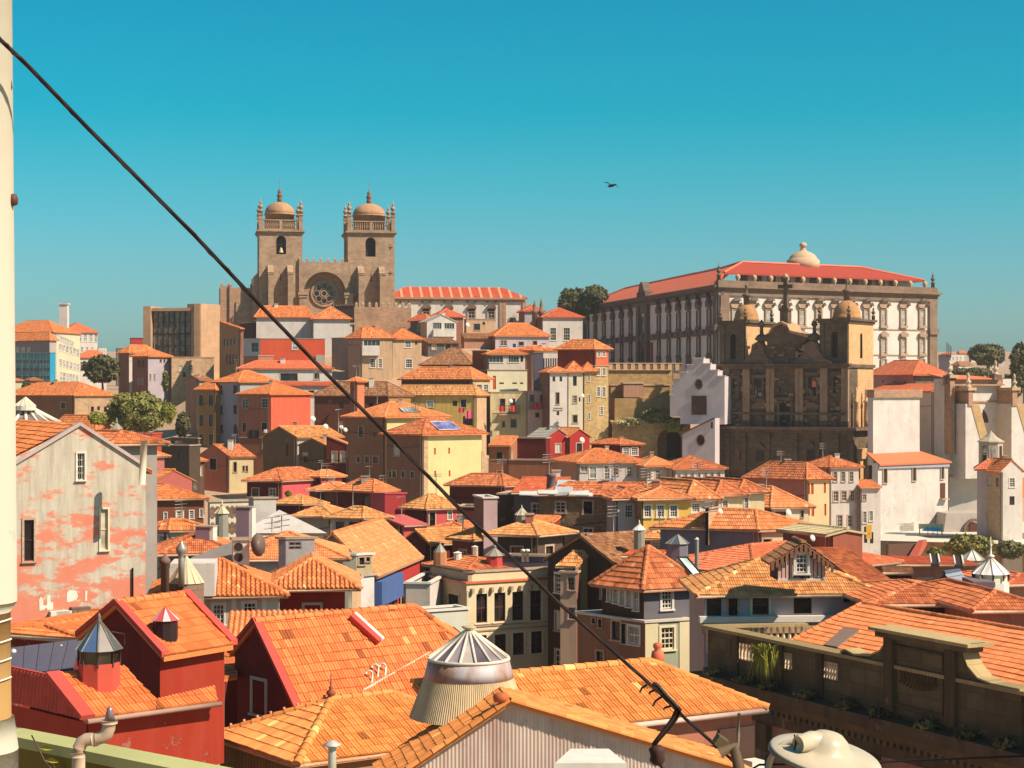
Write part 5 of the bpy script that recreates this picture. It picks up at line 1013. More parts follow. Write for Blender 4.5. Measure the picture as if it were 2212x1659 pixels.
# buttresses project toward the viewer and right; slanted caps read as diagonal stone bands
for (xt,yt,xb,yb) in ((1470,-30,1690,770),(1965,-30,2190,760)):
    t,z = abO(xt,yt); t2,z2 = abO(xb,yb); w_ = 2.6; b = MB(); dth = 4.2
    tb_ = t2; b.prism([fb.pt(t-1,dth,z2),fb.pt(tb_,dth,z2),fb.pt(t,dth,z),fb.pt(t-1,dth,z)],-fb.n*dth,W_WH); b.build('buttress',nb)
    b = MB(); sx,sz = (tb_-t),(z2-z); 
    b.box8([fb.pt(t,dth+.1,z),fb.pt(t+1.7,dth+.1,z),fb.pt(t+1.7,.1,z),fb.pt(t,.1,z)][::1]+[fb.pt(t,dth+.1,z)]*0+[fb.pt(tb_,dth+.1,z2),fb.pt(tb_+1.7,dth+.1,z2),fb.pt(tb_+1.7,.1,z2),fb.pt(tb_,.1,z2)],stone((196,160,110),.8,.8,.2,.7,.5)); b.build('buttress_cap',nb)
for x,x2 in ((1120,1185),(1240,1300),(1840,1905)):
    t0,t1 = ab(x,0)[0],ab(x2,0)[0]; b = MB(); zt2 = ab(x,1010 if x<1200 else 1180)[1]
    b.box(fb,t0,t1,0,1.6 if x<1200 else 4.4,abO(0,540 if x<1200 else 0)[1] ,zt2,S_GRAN); b.box(fb,t0-.3,t1+.5,0,2 if x<1200 else 4.7,zt2,zt2+.5,S_TAN); b.build('pier',nb)
for x,y,n_ in ((1150,1010,.8),(1790,1005,.6),(1275,1180,3.5),(1905,1190,3.5)):
    t,z = ab(x,y); b = MB(); b.box(fb,t-.8,t+.8,n_-.8,n_+.8,z-.4,z+.5,S_DK); b.lathe(fb.pt(t,n_,z+.5),[(.6,0),(.62,.2),(.3,.4),(.25,.6),(.55,.9),(.55,1.1),(.25,1.3),(.2,1.8),(.3,2),(.2,2.3),(.03,2.6)],stone((196,178,150),1,.5,.2,.7,.6),8); b.build('urn',nb)
# lower apse blocks
H('apse_block','grey white rounded apse block with arched doorway behind the bushes',cO,(1395,775),1370,1890,None,322,80,'flat',wr=P((182,174,160),.1),wl=W_GR,base=22,dl=10,cat='building',coping=S_TAN)
b = MB(); fa = Fr(wp(*cO(1365,1165),314),(math.sin(R(84)),math.cos(R(84)))); aa_ = lambda x,y: fa.at(*cO(x,y)); zt2,zb2 = aa_(1500,1165)[1],aa_(1500,1420)[1]; L_ = aa_(1880,0)[0]
base_ = thing('apse_plinth',fa.pt(L_/2,-2,zb2),'battered grey plinth with a small brown door under a stone arch','wall')
b.box8([fa.pt(-.8,.8,zb2),fa.pt(L_+1.2,.8,zb2),fa.pt(L_+1.2,-8,zb2),fa.pt(-.8,-8,zb2),fa.pt(0,0,zt2),fa.pt(L_,0,zt2),fa.pt(L_,-8,zt2),fa.pt(0,-8,zt2)],P((176,164,152),.3)); b.build('wall',base_)
t,z = aa_(1650,1310); b = MB(); ring(b,fa,t,z-.6,.6,1.0,1.45,1.85,S_DK,24,1.1); b.build('arch',base_); b = MB(); b.box(fa,t-.75,t+.75,.7,.95,zb2,z+.6,BRN); b.build('door',base_)
H('end_house','narrow white gabled house standing right of the apse',cO,(1968,715),1955,2195,578,296,76,'gableR',wr=W_WH,wl=S_TAN,tm=T_OR,base=12,dl=8,cat='house')
H('end_house','low house with small orange roofs between the buttress and the white gable',cO,(1965,690),1700,1990,565,300,14,'hip',wl=P((200,176,170),.2),base=9,dr=6,tm=T_PK)
r = H('lantern_house','grey octagonal lantern with pointed lead roof beside the slanted buttress',cO,(1720,412),1700,1985,None,306,80,'flat',wl=W_GR,wr=W_GR,base=1,dl=.1,dr=.1,cat='lantern',coping=W_GR,solid=True) if False else None
ln = MB(); c = wp(*cO(1850,620),304); R_ = 130 * .19843 * 304 / F; hh = (640-410) * .19843 * 304 / F
ln.lathe(c,[(R_,-2),(R_,hh),(R_*1.12,hh),(R_*1.12,hh+.15),(R_*.5,hh+R_*.45),(.06,hh+R_*.95),(.04,hh+R_*1.15)],P((158,146,126),.3),8,False,R(22)); o_ = ln.build('lantern'); tag(o_,'grey octagonal lantern with pointed lead roof beside the slanted buttress','lantern')
for i in range(5):
    a = R(22+45*(i+.5)+180); d = Vector((-math.sin(a),math.cos(a),0)); nrm = Vector((math.cos(a),math.sin(a),0)); rr = R_ * math.cos(R(22.5)); fr = Fr(c+nrm*rr-d*0,d); fr.n = nrm
    b = MB(); b.box(fr,-.35,.35,.02,.06,c.z+.4,c.z+hh-.6,GLL if i%2 else DKF); b.build('lantern_window',o_)
H('orange_house','orange walled house with red roof at the far right edge',cG,(2040,1590),2010,2400,1375,340,70,wr=P((226,128,66),.1),wl=W_SAL,tm=T_RD,base=14)
H('slab_block','dark slab block with white windows on the right skyline',cG,(1200,690),1035,1390,None,620,18,'flat',wl=P((112,100,108),.1),wr=W_WH,base=14,aR=70,cat='building',wins=[('R',1225,715,1250,765,'L',3,50,0)])
b = MB(); 
for x,y in ((1152,520),(1178,545),(1205,570)): p = wp(*cG(x,690),618); z = (HY-cG(0,y)[1]) / F * 618; b.aabb(p.x-.12,p.x+.12,p.y,p.y+.24,p.z-1,z,DKF)
tag(b.build('antenna_mast'),'thin antenna masts on the slab block at the right skyline','antenna')
H('small_house','small house with reddish roof below the slab block at right',cG,(1310,830),1230,1480,785,560,40,wl=W_BRS,wr=W_WH,tm=T_OLD,base=10,wins=[])
H('small_house','little white house under the round umbrella pines',cG,(1390,850),1385,1475,None,555,70,'flat',wr=W_WH,base=6)
# plaza edge, parasols, steps
sr = thing('retaining_wall',wp(*cO(2000,1500),262),'pale stone retaining wall of the plaza behind the bushes','wall')
fz = Fr(wp(*cO(1120,1420),303),(math.cos(R(-14)),math.sin(R(-14)))); az = lambda x,y: fz.at(*cO(x,y)); b = MB(); L_ = az(2400,0)[0]
b.box8([fz.pt(0,0,az(1150,1800)[1]),fz.pt(L_,0,az(1150,1800)[1]),fz.pt(L_,-1,az(1150,1800)[1]),fz.pt(0,-1,az(1150,1800)[1]),fz.pt(0,0,az(1150,1418)[1]),fz.pt(L_,0,az(2300,1372)[1]),fz.pt(L_,-1,az(2300,1372)[1]),fz.pt(0,-1,az(1150,1418)[1])],S_TAN); b.build('wall',sr)
b = MB(); zf = az(1150,1420)[1]; p0,p1 = wp(*cO(620,1440),288),wp(*cO(2300,1400),262); b.raw([(p0.x-4,298,zf-.05),(p1.x+20,284,zf-.05),(p1.x+30,345,zf),(p0.x,345,zf)],[(0,1,2,3)],P((214,204,184),.2)); b.build('plaza',kind='structure')
for i,x in enumerate((1165,1220,1270)):
    b = MB(); c = wp(*cO(x,1400),305); b.lathe(c,[(.05,-1.6),(.05,.9)],GREY,6); b.lathe(c,[(1.0,.7),(.9,.85),(.5,1.15),(.04,1.35)],flat((40,168,206),.7),8); tag(b.build('parasol'),'turquoise parasol, %s of the three in a row against the white church wall'%('left','middle','right')[i],'parasol','turquoise parasols on the plaza')
b = MB(); c = wp(*cO(1200,1300),307); b.aabb(c.x-2.0,c.x+2.0,307,307.4,c.z-.5,c.z+.3,flat((226,214,150))); b.aabb(c.x-1.9,c.x-1.8,307,307.4,c.z-5,c.z-.5,GREY); b.aabb(c.x+1.8,c.x+1.9,307,307.4,c.z-5,c.z-.5,GREY); tag(b.build('awning'),'pale yellow awning board standing above the turquoise parasols','awning')
st = MB(); fs2 = Fr(wp(*cO(730,1650),232),(math.sin(R(70)),math.cos(R(70)))); z0 = (HY-cO(0,1660)[1]) / F * 232
for i in range(9): st.box(fs2,i*.35,6.3+i*.1,-i*.55-.6,-i*.55,z0-3,z0+i*.17,flat((110,76,56)))
tag(st.build('stairs'),'short flight of brown steps leading up to the plaza','stairs')
b = MB(); b.prism([wp(*cO(950,1645),230),wp(*cO(1050,1640),230),wp(*cO(1125,1510),236),wp(*cO(1120,1455),238),wp(*cO(1060,1460),238)],Vector((.6,1,0)),P((150,70,50),.2)); tag(b.build('red_wall'),'slanted dark red side wall beside the brown plaza steps','wall')
# white houses left of the church flank
r = H('white_house','tall white house with nine windows below the dark church',cN,(1845,388),1540,2160,262,262,30,wl=P((176,120,100),.2),wr=W_WH,base=26,aR=78,wins=[('R',1885,435,1920,545,'w',3,88,0),('R',1885,650,1935,760,'w',3,90,-4),('R',1930,910,1980,1030,'w',2,110,0),('R',2090,1125,2135,1220,'D')])
H('white_house','white end house with yellow towels and low orange roof beside the church corner',cO,(425,880),400,650,800,262,80,'shedR',wr=W_WH,base=22,dl=4,wins=[('R',455,960,488,1020,'w'),('R',460,1145,498,1270,'W'),('R',528,1140,566,1250,'W'),('R',470,1310,505,1490,'d'),('R',535,1370,575,1490,'d')])
b = MB(); p = wp(*cO(490,1290),261); q = wp(*cO(550,1440),261); b.aabb(p.x,q.x,260.7,260.9,q.z,p.z,flat((232,176,60),.9)); tag(b.build('towel'),'yellow orange towel hanging from the white end house window','laundry')
H('cream_house','cream house with dark brown shutters and hipped roof in front of the dark church',cN,(1595,520),950,1840,330,250,36,wl=P((160,96,76),.2),wr=P((226,196,146),.15),base=20,aR=72,wins=[('R',1605,560,1628,680,'o'),('R',1640,560,1668,680,'o'),('R',1780,555,1802,665,'o'),('R',1605,800,1628,910,'o'),('R',1645,800,1672,920,'o'),('R',1785,785,1810,910,'o')])
H('long_row_house','low white row house with seven small windows and orange roof under the dark church',cN,(148,405),-10,700,262,268,76,wr=W_WH,wl=W_GR,base=10,dl=8,wins=[('R',190,465,220,520,'w',7,72,-3)])
H('long_row_house','wide white house with tall windows below the red twin gables',cL,(1040,1440),820,1770,1290,272,66,wl=P((150,112,96),.3),wr=P((196,186,178),.3),base=12,aR=80,dl=9,wins=[('R',1070,1485,1140,1545,'w'),('R',1165,1480,1235,1610,'L'),('R',1325,1475,1385,1620,'W'),('R',1420,1475,1475,1580,'w'),('R',1570,1490,1625,1590,'w'),('R',1685,1490,1735,1590,'w')])
H('small_house','small white shuttered house right of the long white row',cL,(1775,1480),1765,2090,1375,270,76,wr=W_WH,wl=W_GR,base=10,dl=7,wins=[('R',1785,1525,1830,1620,'w'),('R',1885,1525,1935,1620,'w')])
H('red_house','dark red house with two bright white framed windows below the cave',cL,(1495,1245),1185,1722,1180,300,40,wl=P((96,30,22),.2),wr=P((110,34,24),.2),base=10,aR=70,wins=[('R',1530,1285,1590,1360,'W'),('R',1620,1280,1685,1360,'W')])
W_RG = P((176,48,40),.15)
H('twin_gable_house','left bright red gabled house of the attached pair with dark side wall',cL,(705,1170),515,935,1068,292,35,'gableR',wl=P((96,34,24),.2),wr=W_RG,base=14,aR=66,tm=flat((170,162,146)),wins=[])
H('twin_gable_house','right bright red gabled house of the attached pair with satellite dish',cL,(940,1165),925,1165,1066,293,60,'gableR',wl=W_RG,wr=W_RG,base=14,dl=7,aR=70,tm=T_OR)
H('dark_red_block','dark maroon flat block with chimney left of the red twin gables',cL,(690,1180),315,700,None,290,18,'flat',wl=P((92,30,22),.2),base=12,dr=3)
H('brown_wall_house','long blank brown wall house with short orange roof at its left end',cL,(1035,1425),65,1060,None,284,16,'flat',wl=plaster((150,96,66),.5,(110,60,40)),base=14,dr=4,wins=[('L',245,1300,275,1335,'D'),('L',790,1490,850,1600,'S')])
H('orange_roof_house','small house with orange roof wedged left of the maroon block',cL,(300,1258),70,350,1150,287,14,'shedL',wl=P((150,96,66),.4),base=10,dr=5)
# ------------------------------------------------------------------ yellow house group
r = H('yellow_house','taller rear half of the yellow house with barred skylight on its roof',cK,(602,118),195,1245,-45,282,40,wl=P((128,88,64),.3),wr=W_YEL,base=22,aR=58,o=.7,wins=[('L',315,220,360,335,'P'),('L',470,285,505,330,'d'),('L',295,545,325,610,'P'),('L',385,545,425,610,'P'),('L',470,545,525,615,'P')])
def on_roof(r,K_,u,v,plane='R'):
    G = r['G']; o = r['o']; dl,dr = r['dl'],r['dr']; hw = min(dl,dr) / 2 + o; sl = (r['zr']-r['ze']) / hw
    x,y = K_(u,v); k = (x-CX) / F; m = (HY-y) / F
    if plane == 'R': n_ = (G(1,0)-G(0,0)).normalized(); P0 = G(-o,0,r['ze'])
    else: n_ = (G(0,1)-G(0,0)).normalized(); P0 = G(0,-o,r['ze'])
    # plane: z = ze + sl * (p - P0).n_ for inward direction n_ ; orthogonalise against the eave
    e_ = (G(0,1)-G(0,0)) if plane == 'R' else (G(1,0)-G(0,0)); e_ = e_.normalized(); n_ = (n_-e_*n_.dot(e_)).normalized()
    # D: m*D = ze + sl*((kD - P0x) n_x + (D-P0y) n_y)
    D = (P0.z+sl*(-P0.x*n_.x-P0.y*n_.y)) / (m-sl*(k*n_.x+n_.y)); return Vector((k*D,D,m*D))
def roof_panel(r,K_,quad,mat,name,frame=None,lift=.24,bars=0,plane='R'):
    P_ = [on_roof(r,K_,*q,plane) for q in quad]; n_ = (P_[1]-P_[0]).cross(P_[3]-P_[0]).normalized(); n_ = n_ if n_.z > 0 else -n_
    b = MB(); b.prism([p+n_*lift for p in P_],-n_*(lift+.05),mat); o_ = b.build(name,r['h'])
    b = MB(); fm = frame or GREY
    for i in range(4): b.tube([P_[i]+n_*(lift+.02),P_[(i+1)%4]+n_*(lift+.02)],.06,fm,4)
    for i in range(bars): f = (i+1) / (bars+1); b.tube([P_[0].lerp(P_[1],f)+n_*(lift+.02),P_[3].lerp(P_[2],f)+n_*(lift+.02)],.05,fm,4)
    b.build('panel_frame',o_); return o_
roof_panel(r,cK,[(790,75),(985,75),(910,30),(745,30)],glass((110,112,108),.15),'skylight',bars=3)
r = H('yellow_house','yellow walled house with orange slit windows and solar panel on its roof',cK,(1006,308),612,1650,122,270,40,wl=P((126,86,64),.3),wr=W_YEL,base=26,aR=58,o=.7,wins=[('R',1130,452,1151,525,'o'),('R',1285,450,1304,516,'o'),('R',1133,702,1154,770,'o'),('R',1290,697,1311,766,'o'),('R',1138,945,1158,1000,'o'),('R',1298,985,1316,1030,'o'),('L',695,420,755,540,'S'),('L',640,705,665,770,'P'),('L',680,705,718,775,'P'),('L',780,705,815,775,'P'),('L',880,710,912,775,'P')])
roof_panel(r,cK,[(1180,270),(1420,268),(1320,182),(1080,180)],glass((84,86,122),.15),'solar_panel',frame=WHITE)
b = MB(); f_ = r['frR']; b.box(f_,0,.9,0,.06,r['zb'],r['zt'],S_TAN); b.box(f_,r['dr']-.05,r['dr']+.5,-3,.05,r['zb'],r['zt']-3,S_TAN); b.build('quoins',r['h'])
# ------------------------------------------------------------------ red houses of the mid valley
W_PK2 = P((206,84,84),.1); W_DM = P((86,26,18),.25)
r = H('red_house','dark red house with bright pink end wall and attached pink box tower',cK,(472,930),95,705,795,232,38,wl=W_DM,wr=W_PK2,base=14,aR=50,wins=[('L',360,975,430,1090,'d')])
H('pink_box_tower','plain pink flat roofed box tower attached to the red house',cK,(595,955),588,822,None,224,25,'flat',wl=W_PK2,wr=P((170,56,54),.1),base=9,aR=70,dl=2,cat='tower',tm=W_PK2,coping=W_PK2)
H('red_house','pink red house with two dark windows and brown gold hipped roof',cK,(1047,1118),818,1392,958,222,40,wl=W_DM,wr=W_PK2,base=14,aR=66,tm=T_YE,wins=[('R',1083,1155,1138,1310,'D'),('R',1283,1140,1325,1230,'W')])
H('dark_red_house','wide dark maroon house with broad orange hipped roof below the yellow wall',cK,(1890,868),1300,2112,735,236,20,wl=P((92,34,24),.2),wr=W_PK2,base=16,aR=55,wins=[('L',1570,975,1640,1020,'d')])
H('red_house','long dark red house with three joined orange roofs left of the box tower',cI,(1400,1368),1030,1830,1222,246,14,wl=W_DM,wr=W_PK2,base=14,dr=9,aR=40,wins=[])
H('red_house','small red house with orange roof and pink wall at right of the joined roofs',cI,(1825,1320),1700,2062,1248,250,30,wl=W_DM,wr=W_PK2,base=12,aR=60)
H('brown_house','low brown house with old orange roof between the red houses',cI,(2040,1470),1710,2212,1380,236,16,wl=P((110,60,40),.4),base=12,dr=6,wins=[('L',1800,1500,1870,1620,'d')])
H('cottage','small white cottage with orange pyramid roof and shaded twin windows',cK,(360,1222),15,522,1095,196,22,wl=P((190,180,168),.3),wr=W_WH,base=12,aR=66,tm=T_YE,wins=[('L',62,1255,150,1380,'D'),('L',210,1255,310,1300,'D')])
H('cottage','low golden roofed cottage left of the white pyramid cottage',cR,(2095,232),1700,2212,105,204,14,wl=P((150,134,112),.3),base=10,tm=T_YE,dr=6,wins=[('L',2130,290,2200,400,'D')])
H('cottage','small golden roofed hut above the white triangular roof',cR,(1770,100),1490,1840,0,216,18,wl=W_DM,wr=W_PK2,base=10,tm=T_YE,aR=60)
H('pink_shed','low pink shed with flat sloping pink roof and small white window',cK,(782,1300),532,1040,1185,206,35,'shedR',wl=P((112,46,28),.3),wr=W_PK2,base=10,aR=66,tm=P((210,110,104),.1),wins=[('L',675,1350,735,1430,'W'),('R',905,1328,940,1370,'d')])
H('dark_red_house','maroon gabled house with golden roof behind the cowled chimney',cT,(1078,262),800,1560,100,178,44,'gableL',wl=P((84,28,20),.2),wr=P((96,34,24),.2),base=14,aR=58,tm=T_YE)
H('low_house','low house with pale orange roof wedged behind the maroon gable',cT,(1450,90),1120,1640,5,192,16,wl=W_DM,base=10,dr=6)
H('low_house','small house with orange roof and white gutter left of the stone ruin',cT,(1560,210),1330,1830,80,172,40,'hip',wl=P((120,60,40)),wr=W_DG,base=12,tm=T_YE,aR=50)
H('dark_red_house','low dark maroon yard wall house left of the grey stone ruin',cK,(1665,1100),1380,1680,None,214,10,'flat',wl=P((96,32,22),.2),base=12,dr=4)
# stone ruin
r = H('stone_ruin','grey brown rubble house with broken eaves and two dark window openings',cV,(1555,420),750,1585,285,168,14,'gableR',wl=stone((150,124,92),.5,.32,.45,.6,.7),wr=S_TAN,base=16,aR=70,tm=T_OR,dr=6,wins=[('L',935,485,1045,610,'w'),('L',1240,480,1338,608,'D'),('L',1235,770,1345,960,'w'),('L',960,770,1030,960,'d')])
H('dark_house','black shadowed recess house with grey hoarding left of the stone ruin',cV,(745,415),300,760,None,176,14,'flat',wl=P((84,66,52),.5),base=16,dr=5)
H('low_house','house with bright orange roof and tapered brick chimney above the ruin',cV,(980,392),480,1000,228,172,12,'gableR',wl=W_DG,base=12,dr=9,tm=T_RD)
b = MB(); c = wp(*cV(885,330),171); b.lathe(c,[(.5,-1.5),(.45,0),(.38,.95),(.46,1.0),(.48,1.25),(.36,1.3)],P((112,92,90),.5),10); tag(b.build('brick_chimney'),'tapered grey brick chimney with knobbly cap on the orange roof beside the ruin','chimney')
b = MB(); b.prism([wp(*cV(910,385),166),wp(*cV(1100,375),166),wp(*cV(1150,250),175),wp(*cV(960,245),175)],Vector((0,0,-.3)),flat((196,196,190),.4)); tag(b.build('metal_sheet'),'white metal sheets laid over the orange roof of the ruin','roof sheet')
b = MB(); 
for x0,x1,y,t_ in ((740,960,392,0),(1080,1300,405,.3),(1150,1340,415,-.2),(540,745,405,.0)): 
    p,q = wp(*cV(x0,y),165.5),wp(*cV(x1,y+6),165.3); b.prism([p,q,q+Vector((0,.9,.3+t_*.3)),p+Vector((0,.9,.25))],Vector((0,0,-.08)),flat((206,202,190),.5))
tag(b.build('broken_eaves',kind='stuff'),'loose white boards hanging along the broken eaves of the ruin','boards')
H('white_hoarding_house','narrow lilac house front with curved white lintel left of the ruin',cV,(150,450),130,300,None,172,76,'flat',wr=P((190,160,156),.3),base=9,dl=4,coping=WHITE)
# row right of the ruin
H('white_house','white house with one sash window between the ruin and the yellow house',cV,(1585,455),1572,1855,330,164,82,wr=W_WH,wl=W_GR,base=12,dl=7,wins=[('R',1690,520,1775,660,'W')])
H('yellow_house','small bright yellow house with sash windows right of the white one window house',cV,(1862,455),1855,2400,320,162,84,wr=P((232,186,84),.1),wl=W_OCH,base=12,dl=7,aR=82,wins=[('R',1898,525,1975,645,'W',3,142,0)])
H('row_house','white house with pale shutters in shade under the joined orange roofs',cN,(305,735),225,605,520,170,60,wl=W_OCH,wr=P((206,200,192),.2),base=12,aR=80,dl=8,wins=[('R',345,780,420,880,'W')])
H('row_house','cream row house with gutter pipe under the second joined orange roof',cN,(612,692),520,862,515,178,60,wr=P((226,206,160),.2),base=12,aR=80,dl=9,wins=[('R',678,745,728,825,'W')])
H('row_house','cream row house with two tall windows under the third joined orange roof',cN,(862,662),760,1040,510,186,60,wr=P((226,206,160),.2),base=12,aR=80,dl=9,wins=[('R',865,720,892,830,'W'),('R',915,715,960,830,'W')])
H('low_house','low house with two ribbed orange roofs and white dish right of the cream rows',cN,(1205,828),1020,1610,595,192,40,wl=W_DG,wr=P((216,200,170),.3),base=10,aR=76,dl=7,wins=[('R',1530,860,1555,930,'D'),('R',1250,870,1370,930,'d')])
H('grey_house','house with long dark grey side wall and orange hipped roof with chimney box',cN,(1062,1072),0,1680,850,132,22,wl=P((122,108,108),.15),wr=P((212,190,150),.2),base=14,aR=72,wins=[('R',1120,1170,1205,1250,'D'),('R',1485,1150,1565,1215,'D')])
r = H('chimney_box','square black chimney box with white antennas on the grey house roof',cN,(525,840),490,625,None,133,30,'flat',wl=flat((40,30,26)),wr=S_TAN,base=2.6,cat='chimney',solid=True)
H('shed_gable','brown gabled shed with pale stone roof right of the grey house',cN,(1845,1120),1690,2200,1060,124,60,'gableR',wl=W_DBR,wr=P((134,76,56),.3),base=8,aR=60,tm=P((190,172,130),.3),dl=5)
# ------------------------------------------------------------------ street of the middle foreground
W_BEI = P((218,200,158),.15,(170,140,100)); W_BEI_SHADE = P((176,150,124),.2)  # sunlit and shaded faces of the same wall painted as separate plaster colours
r = H('corner_building','beige corner building with tall brown windows and stepped parapet in the street',cT,(1485,690),1085,2425,None,140,61,'flat',wl=W_BEI_SHADE,wr=W_BEI,base=16,dl=6,tm=T_OR,cat='building',coping=flat((206,110,70)),
      wins=[('R',1588,800,1715,1115,'B',4,196,-12),('R',1790,1240,1917,1480,'B',3,198,-16),('R',1600,1250,1700,1490,'B'),('L',1110,785,1190,1115,'P'),('L',1285,790,1400,1125,'P'),('L',1285,1255,1400,1500,'P')])
f_ = r['frR']; g_ = r['frL']; at = lambda x,y: f_.at(*cT(x,y))
b = MB(); z_ = r['zt']; zp = at(1485,575)[1]
b.box(f_,.3,r['dr']-.1,-.6,-.25,z_+.15,zp,W_BEI); b.box(g_,-.4,r['dl']-.25,-.6,-.25,z_+.15,zp,W_BEI_SHADE); b.box(f_,.1,r['dr'],-.8,-.15,zp,zp+.14,STN); b.box(g_,-.5,r['dl']-.1,-.8,-.15,zp,zp+.14,S_DK); b.build('parapet',r['h'])
b = MB()
for y in (1150,1200): z = at(1600,y)[1]; b.box(f_,.1,r['dr'],0,.08,z-.05,z+.05,STN)
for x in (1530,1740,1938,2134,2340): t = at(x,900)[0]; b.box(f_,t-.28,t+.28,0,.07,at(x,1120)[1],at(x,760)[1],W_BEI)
for i in range(9): t = r['dr'] * (i+.5) / 9; b.box(f_,t-.1,t+.1,0,.35,z_-.7,z_-.35,STN)
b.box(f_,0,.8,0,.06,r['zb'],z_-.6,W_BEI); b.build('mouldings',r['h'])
r2 = H('roof_block','low orange hipped roof with pink lantern behind the beige parapet',cT,(1500,545),1090,2050,400,143,58,'hip',wl=W_BEI_SHADE,wr=W_BEI,base=2,tm=T_OR,cat='roof',dl=6,wins=[])
def lantern(name,label,c,Rr,h1,h2,wallm,roofm,n=8,a0=.2,fin=.35,flare=1.18,cat='roof lantern',ribs=None,base=1.5,glassm=None):
    b = MB(); b.lathe(c-Vector((0,0,base)),[(Rr*1.02,0),(Rr*1.0,base+h1)],wallm,n,False,a0); o = b.build('lantern_wall')
    e = thing(name,c-Vector((0,0,base)),label,cat); bpy.data.objects.remove(o)
    b.build('lantern_wall',e)
    if glassm:
        g = MB(); g.lathe(c+Vector((0,0,h1)),[(Rr*.92,0),(Rr*.92,h1*glassm[1])],glassm[0],n,False,a0); g.build('lantern_glass',e); h1 = h1 + h1 * glassm[1]
        g = MB()
        for i in range(n): a = a0 + 2 * math.pi * i / n; p = c + Vector((Rr*math.cos(a),Rr*math.sin(a),0)); g.tube([p+Vector((0,0,h1*.45)),p+Vector((0,0,h1))],Rr*.05,DKF,4)
        g.build('lantern_posts',e)
    for i in range(n):
        a,a2 = a0 + 2 * math.pi * i / n,a0 + 2 * math.pi * (i+1) / n; q = lambda r_,z,x: (c.x+r_*math.cos(x),c.y+r_*math.sin(x),c.z+z)
        m_ = roofm[i%len(roofm)] if isinstance(roofm,list) else roofm; b = MB()
        b.face([q(Rr*flare,h1,a),q(Rr*flare,h1,a2),q(Rr*.06,h1+h2,a2),q(Rr*.06,h1+h2,a)],m_); b.face([q(Rr*flare,h1,a2),q(Rr*flare,h1,a),q(Rr*.9,h1-.02,a),q(Rr*.9,h1-.02,a2)],m_)
        b.build('roof_panel',e)
    b = MB(); rm = ribs or (roofm[0] if isinstance(roofm,list) else roofm)
    for i in range(n): a = a0 + 2 * math.pi * i / n; b.tube([(c.x+Rr*flare*math.cos(a),c.y+Rr*flare*math.sin(a),c.z+h1),(c.x+Rr*.05*math.cos(a),c.y+Rr*.05*math.sin(a),c.z+h1+h2)],Rr*(.05 if ribs else .025),rm,5)
    b.build('ribs',e)
    if fin: b = MB(); b.lathe(c+Vector((0,0,h1+h2-.05)),[(fin*.3,0),(fin*.42,fin*.3),(fin*.2,fin*.6),(fin*.3,fin*.9),(fin*.05,fin*1.6)],rm,8); b.build('finial',e)
    return e
LEAD = flat((150,144,128),.5); LEADB = flat((96,104,116),.35,.3); ZN = flat((176,168,152),.35,.5); PKW = P((196,76,70),.1)
def s_(px,D): return px * .19843 * D / F
lantern('roof_lantern','small pink octagonal lantern with pale pointed cap on the beige building roof',wp(*cT(1790,465),145),s_(92,145),s_(85,145),s_(90,145),PKW,LEAD,a0=.3,base=.5)
lantern('chimney_cowl','round terracotta drum with grey faceted cap behind the corner building',wp(*cT(1197,440),146),s_(72,146),s_(100,146),s_(95,146),P((190,130,90),.4),LEAD,8,.1,fin=.2,flare=.95)
lantern('chimney','white rendered chimney with round rim between the two roof lanterns',wp(*cT(1388,425),147),s_(42,147),s_(75,147),s_(18,147),WHITE,WHITE,10,0,fin=0,cat='chimney')
lantern('chimney','stone chimney with scrolled white rim left of the pink lantern',wp(*cT(1575,400),148),s_(35,148),s_(115,148),s_(15,148),STN,WHITE,6,0,fin=0,cat='chimney')
r = H('street_house','house with big orange roof sloping over a blue canopy and red end bay',cT,(470,612),-120,962,130,150,9.3,'gableL',wl=W_BRS,wr=P((190,176,160),.2),base=14,dl=6.8,tm=T_OR)
f_ = r['frR']; at = lambda x,y: f_.at(*cT(x,y)); b = MB(); t0,za = at(472,680); t1,zc = at(712,740); b.box(f_,t0,t1,0,.7,zc-.6,za+.1,P((70,92,136),.1)); b.build('blue_canopy',r['h'])
b = MB(); b.box(f_,at(712,600)[0],r['dr'],0,.12,r['zb'],r['zt']-.3,P((176,56,50),.15)); b.build('red_bay',r['h'])
t0,za = at(735,700); t1,zc = at(815,950); window(r['h'],f_,t0,t1,zc,za,'B',.12)
for x in (560,640): t0,za = at(x,850); t1,zc = at(x+45,1010); window(r['h'],f_,t0,t1,zc,za,'P',.02)
balcony(r,cT,545,1000,705,1130,.8,rail=WHITE)
H('white_wing','white curved parapet wing with brown flat top beside the beige building',cT,(1085,690),826,1120,None,139,8,'flat',wl=W_WH2,wr=W_WH,base=12,dr=8,cat='building',tm=flat((150,116,70)),coping=WHITE)
H('shop_front','white and green panelled lower front in the narrow street',cT,(832,1010),600,1100,None,132,60,'flat',wl=W_WH,wr=P((206,204,184),.15),base=9,cat='building',dl=2,dr=5,coping=WHITE,wins=[('R',850,1060,925,1230,'G'),('R',950,1020,1040,1230,'G')])
H('dormer_box','weathered stone dormer box with two small openings beside the big orange roof',cT,(285,380),0,462,None,128,12,'flat',wl=P((206,196,170),.5),wr=P((190,170,126),.5),base=5,cat='dormer',coping=WHITE,solid=True,aR=58,wins=[('R',315,400,365,480,'D'),('R',390,360,425,440,'D')])
H('white_house','narrow white faced house beside the barrel tile house',cT,(335,610),240,480,None,118,30,'flat',wl=W_TAN,wr=W_WH,base=12,aR=40)
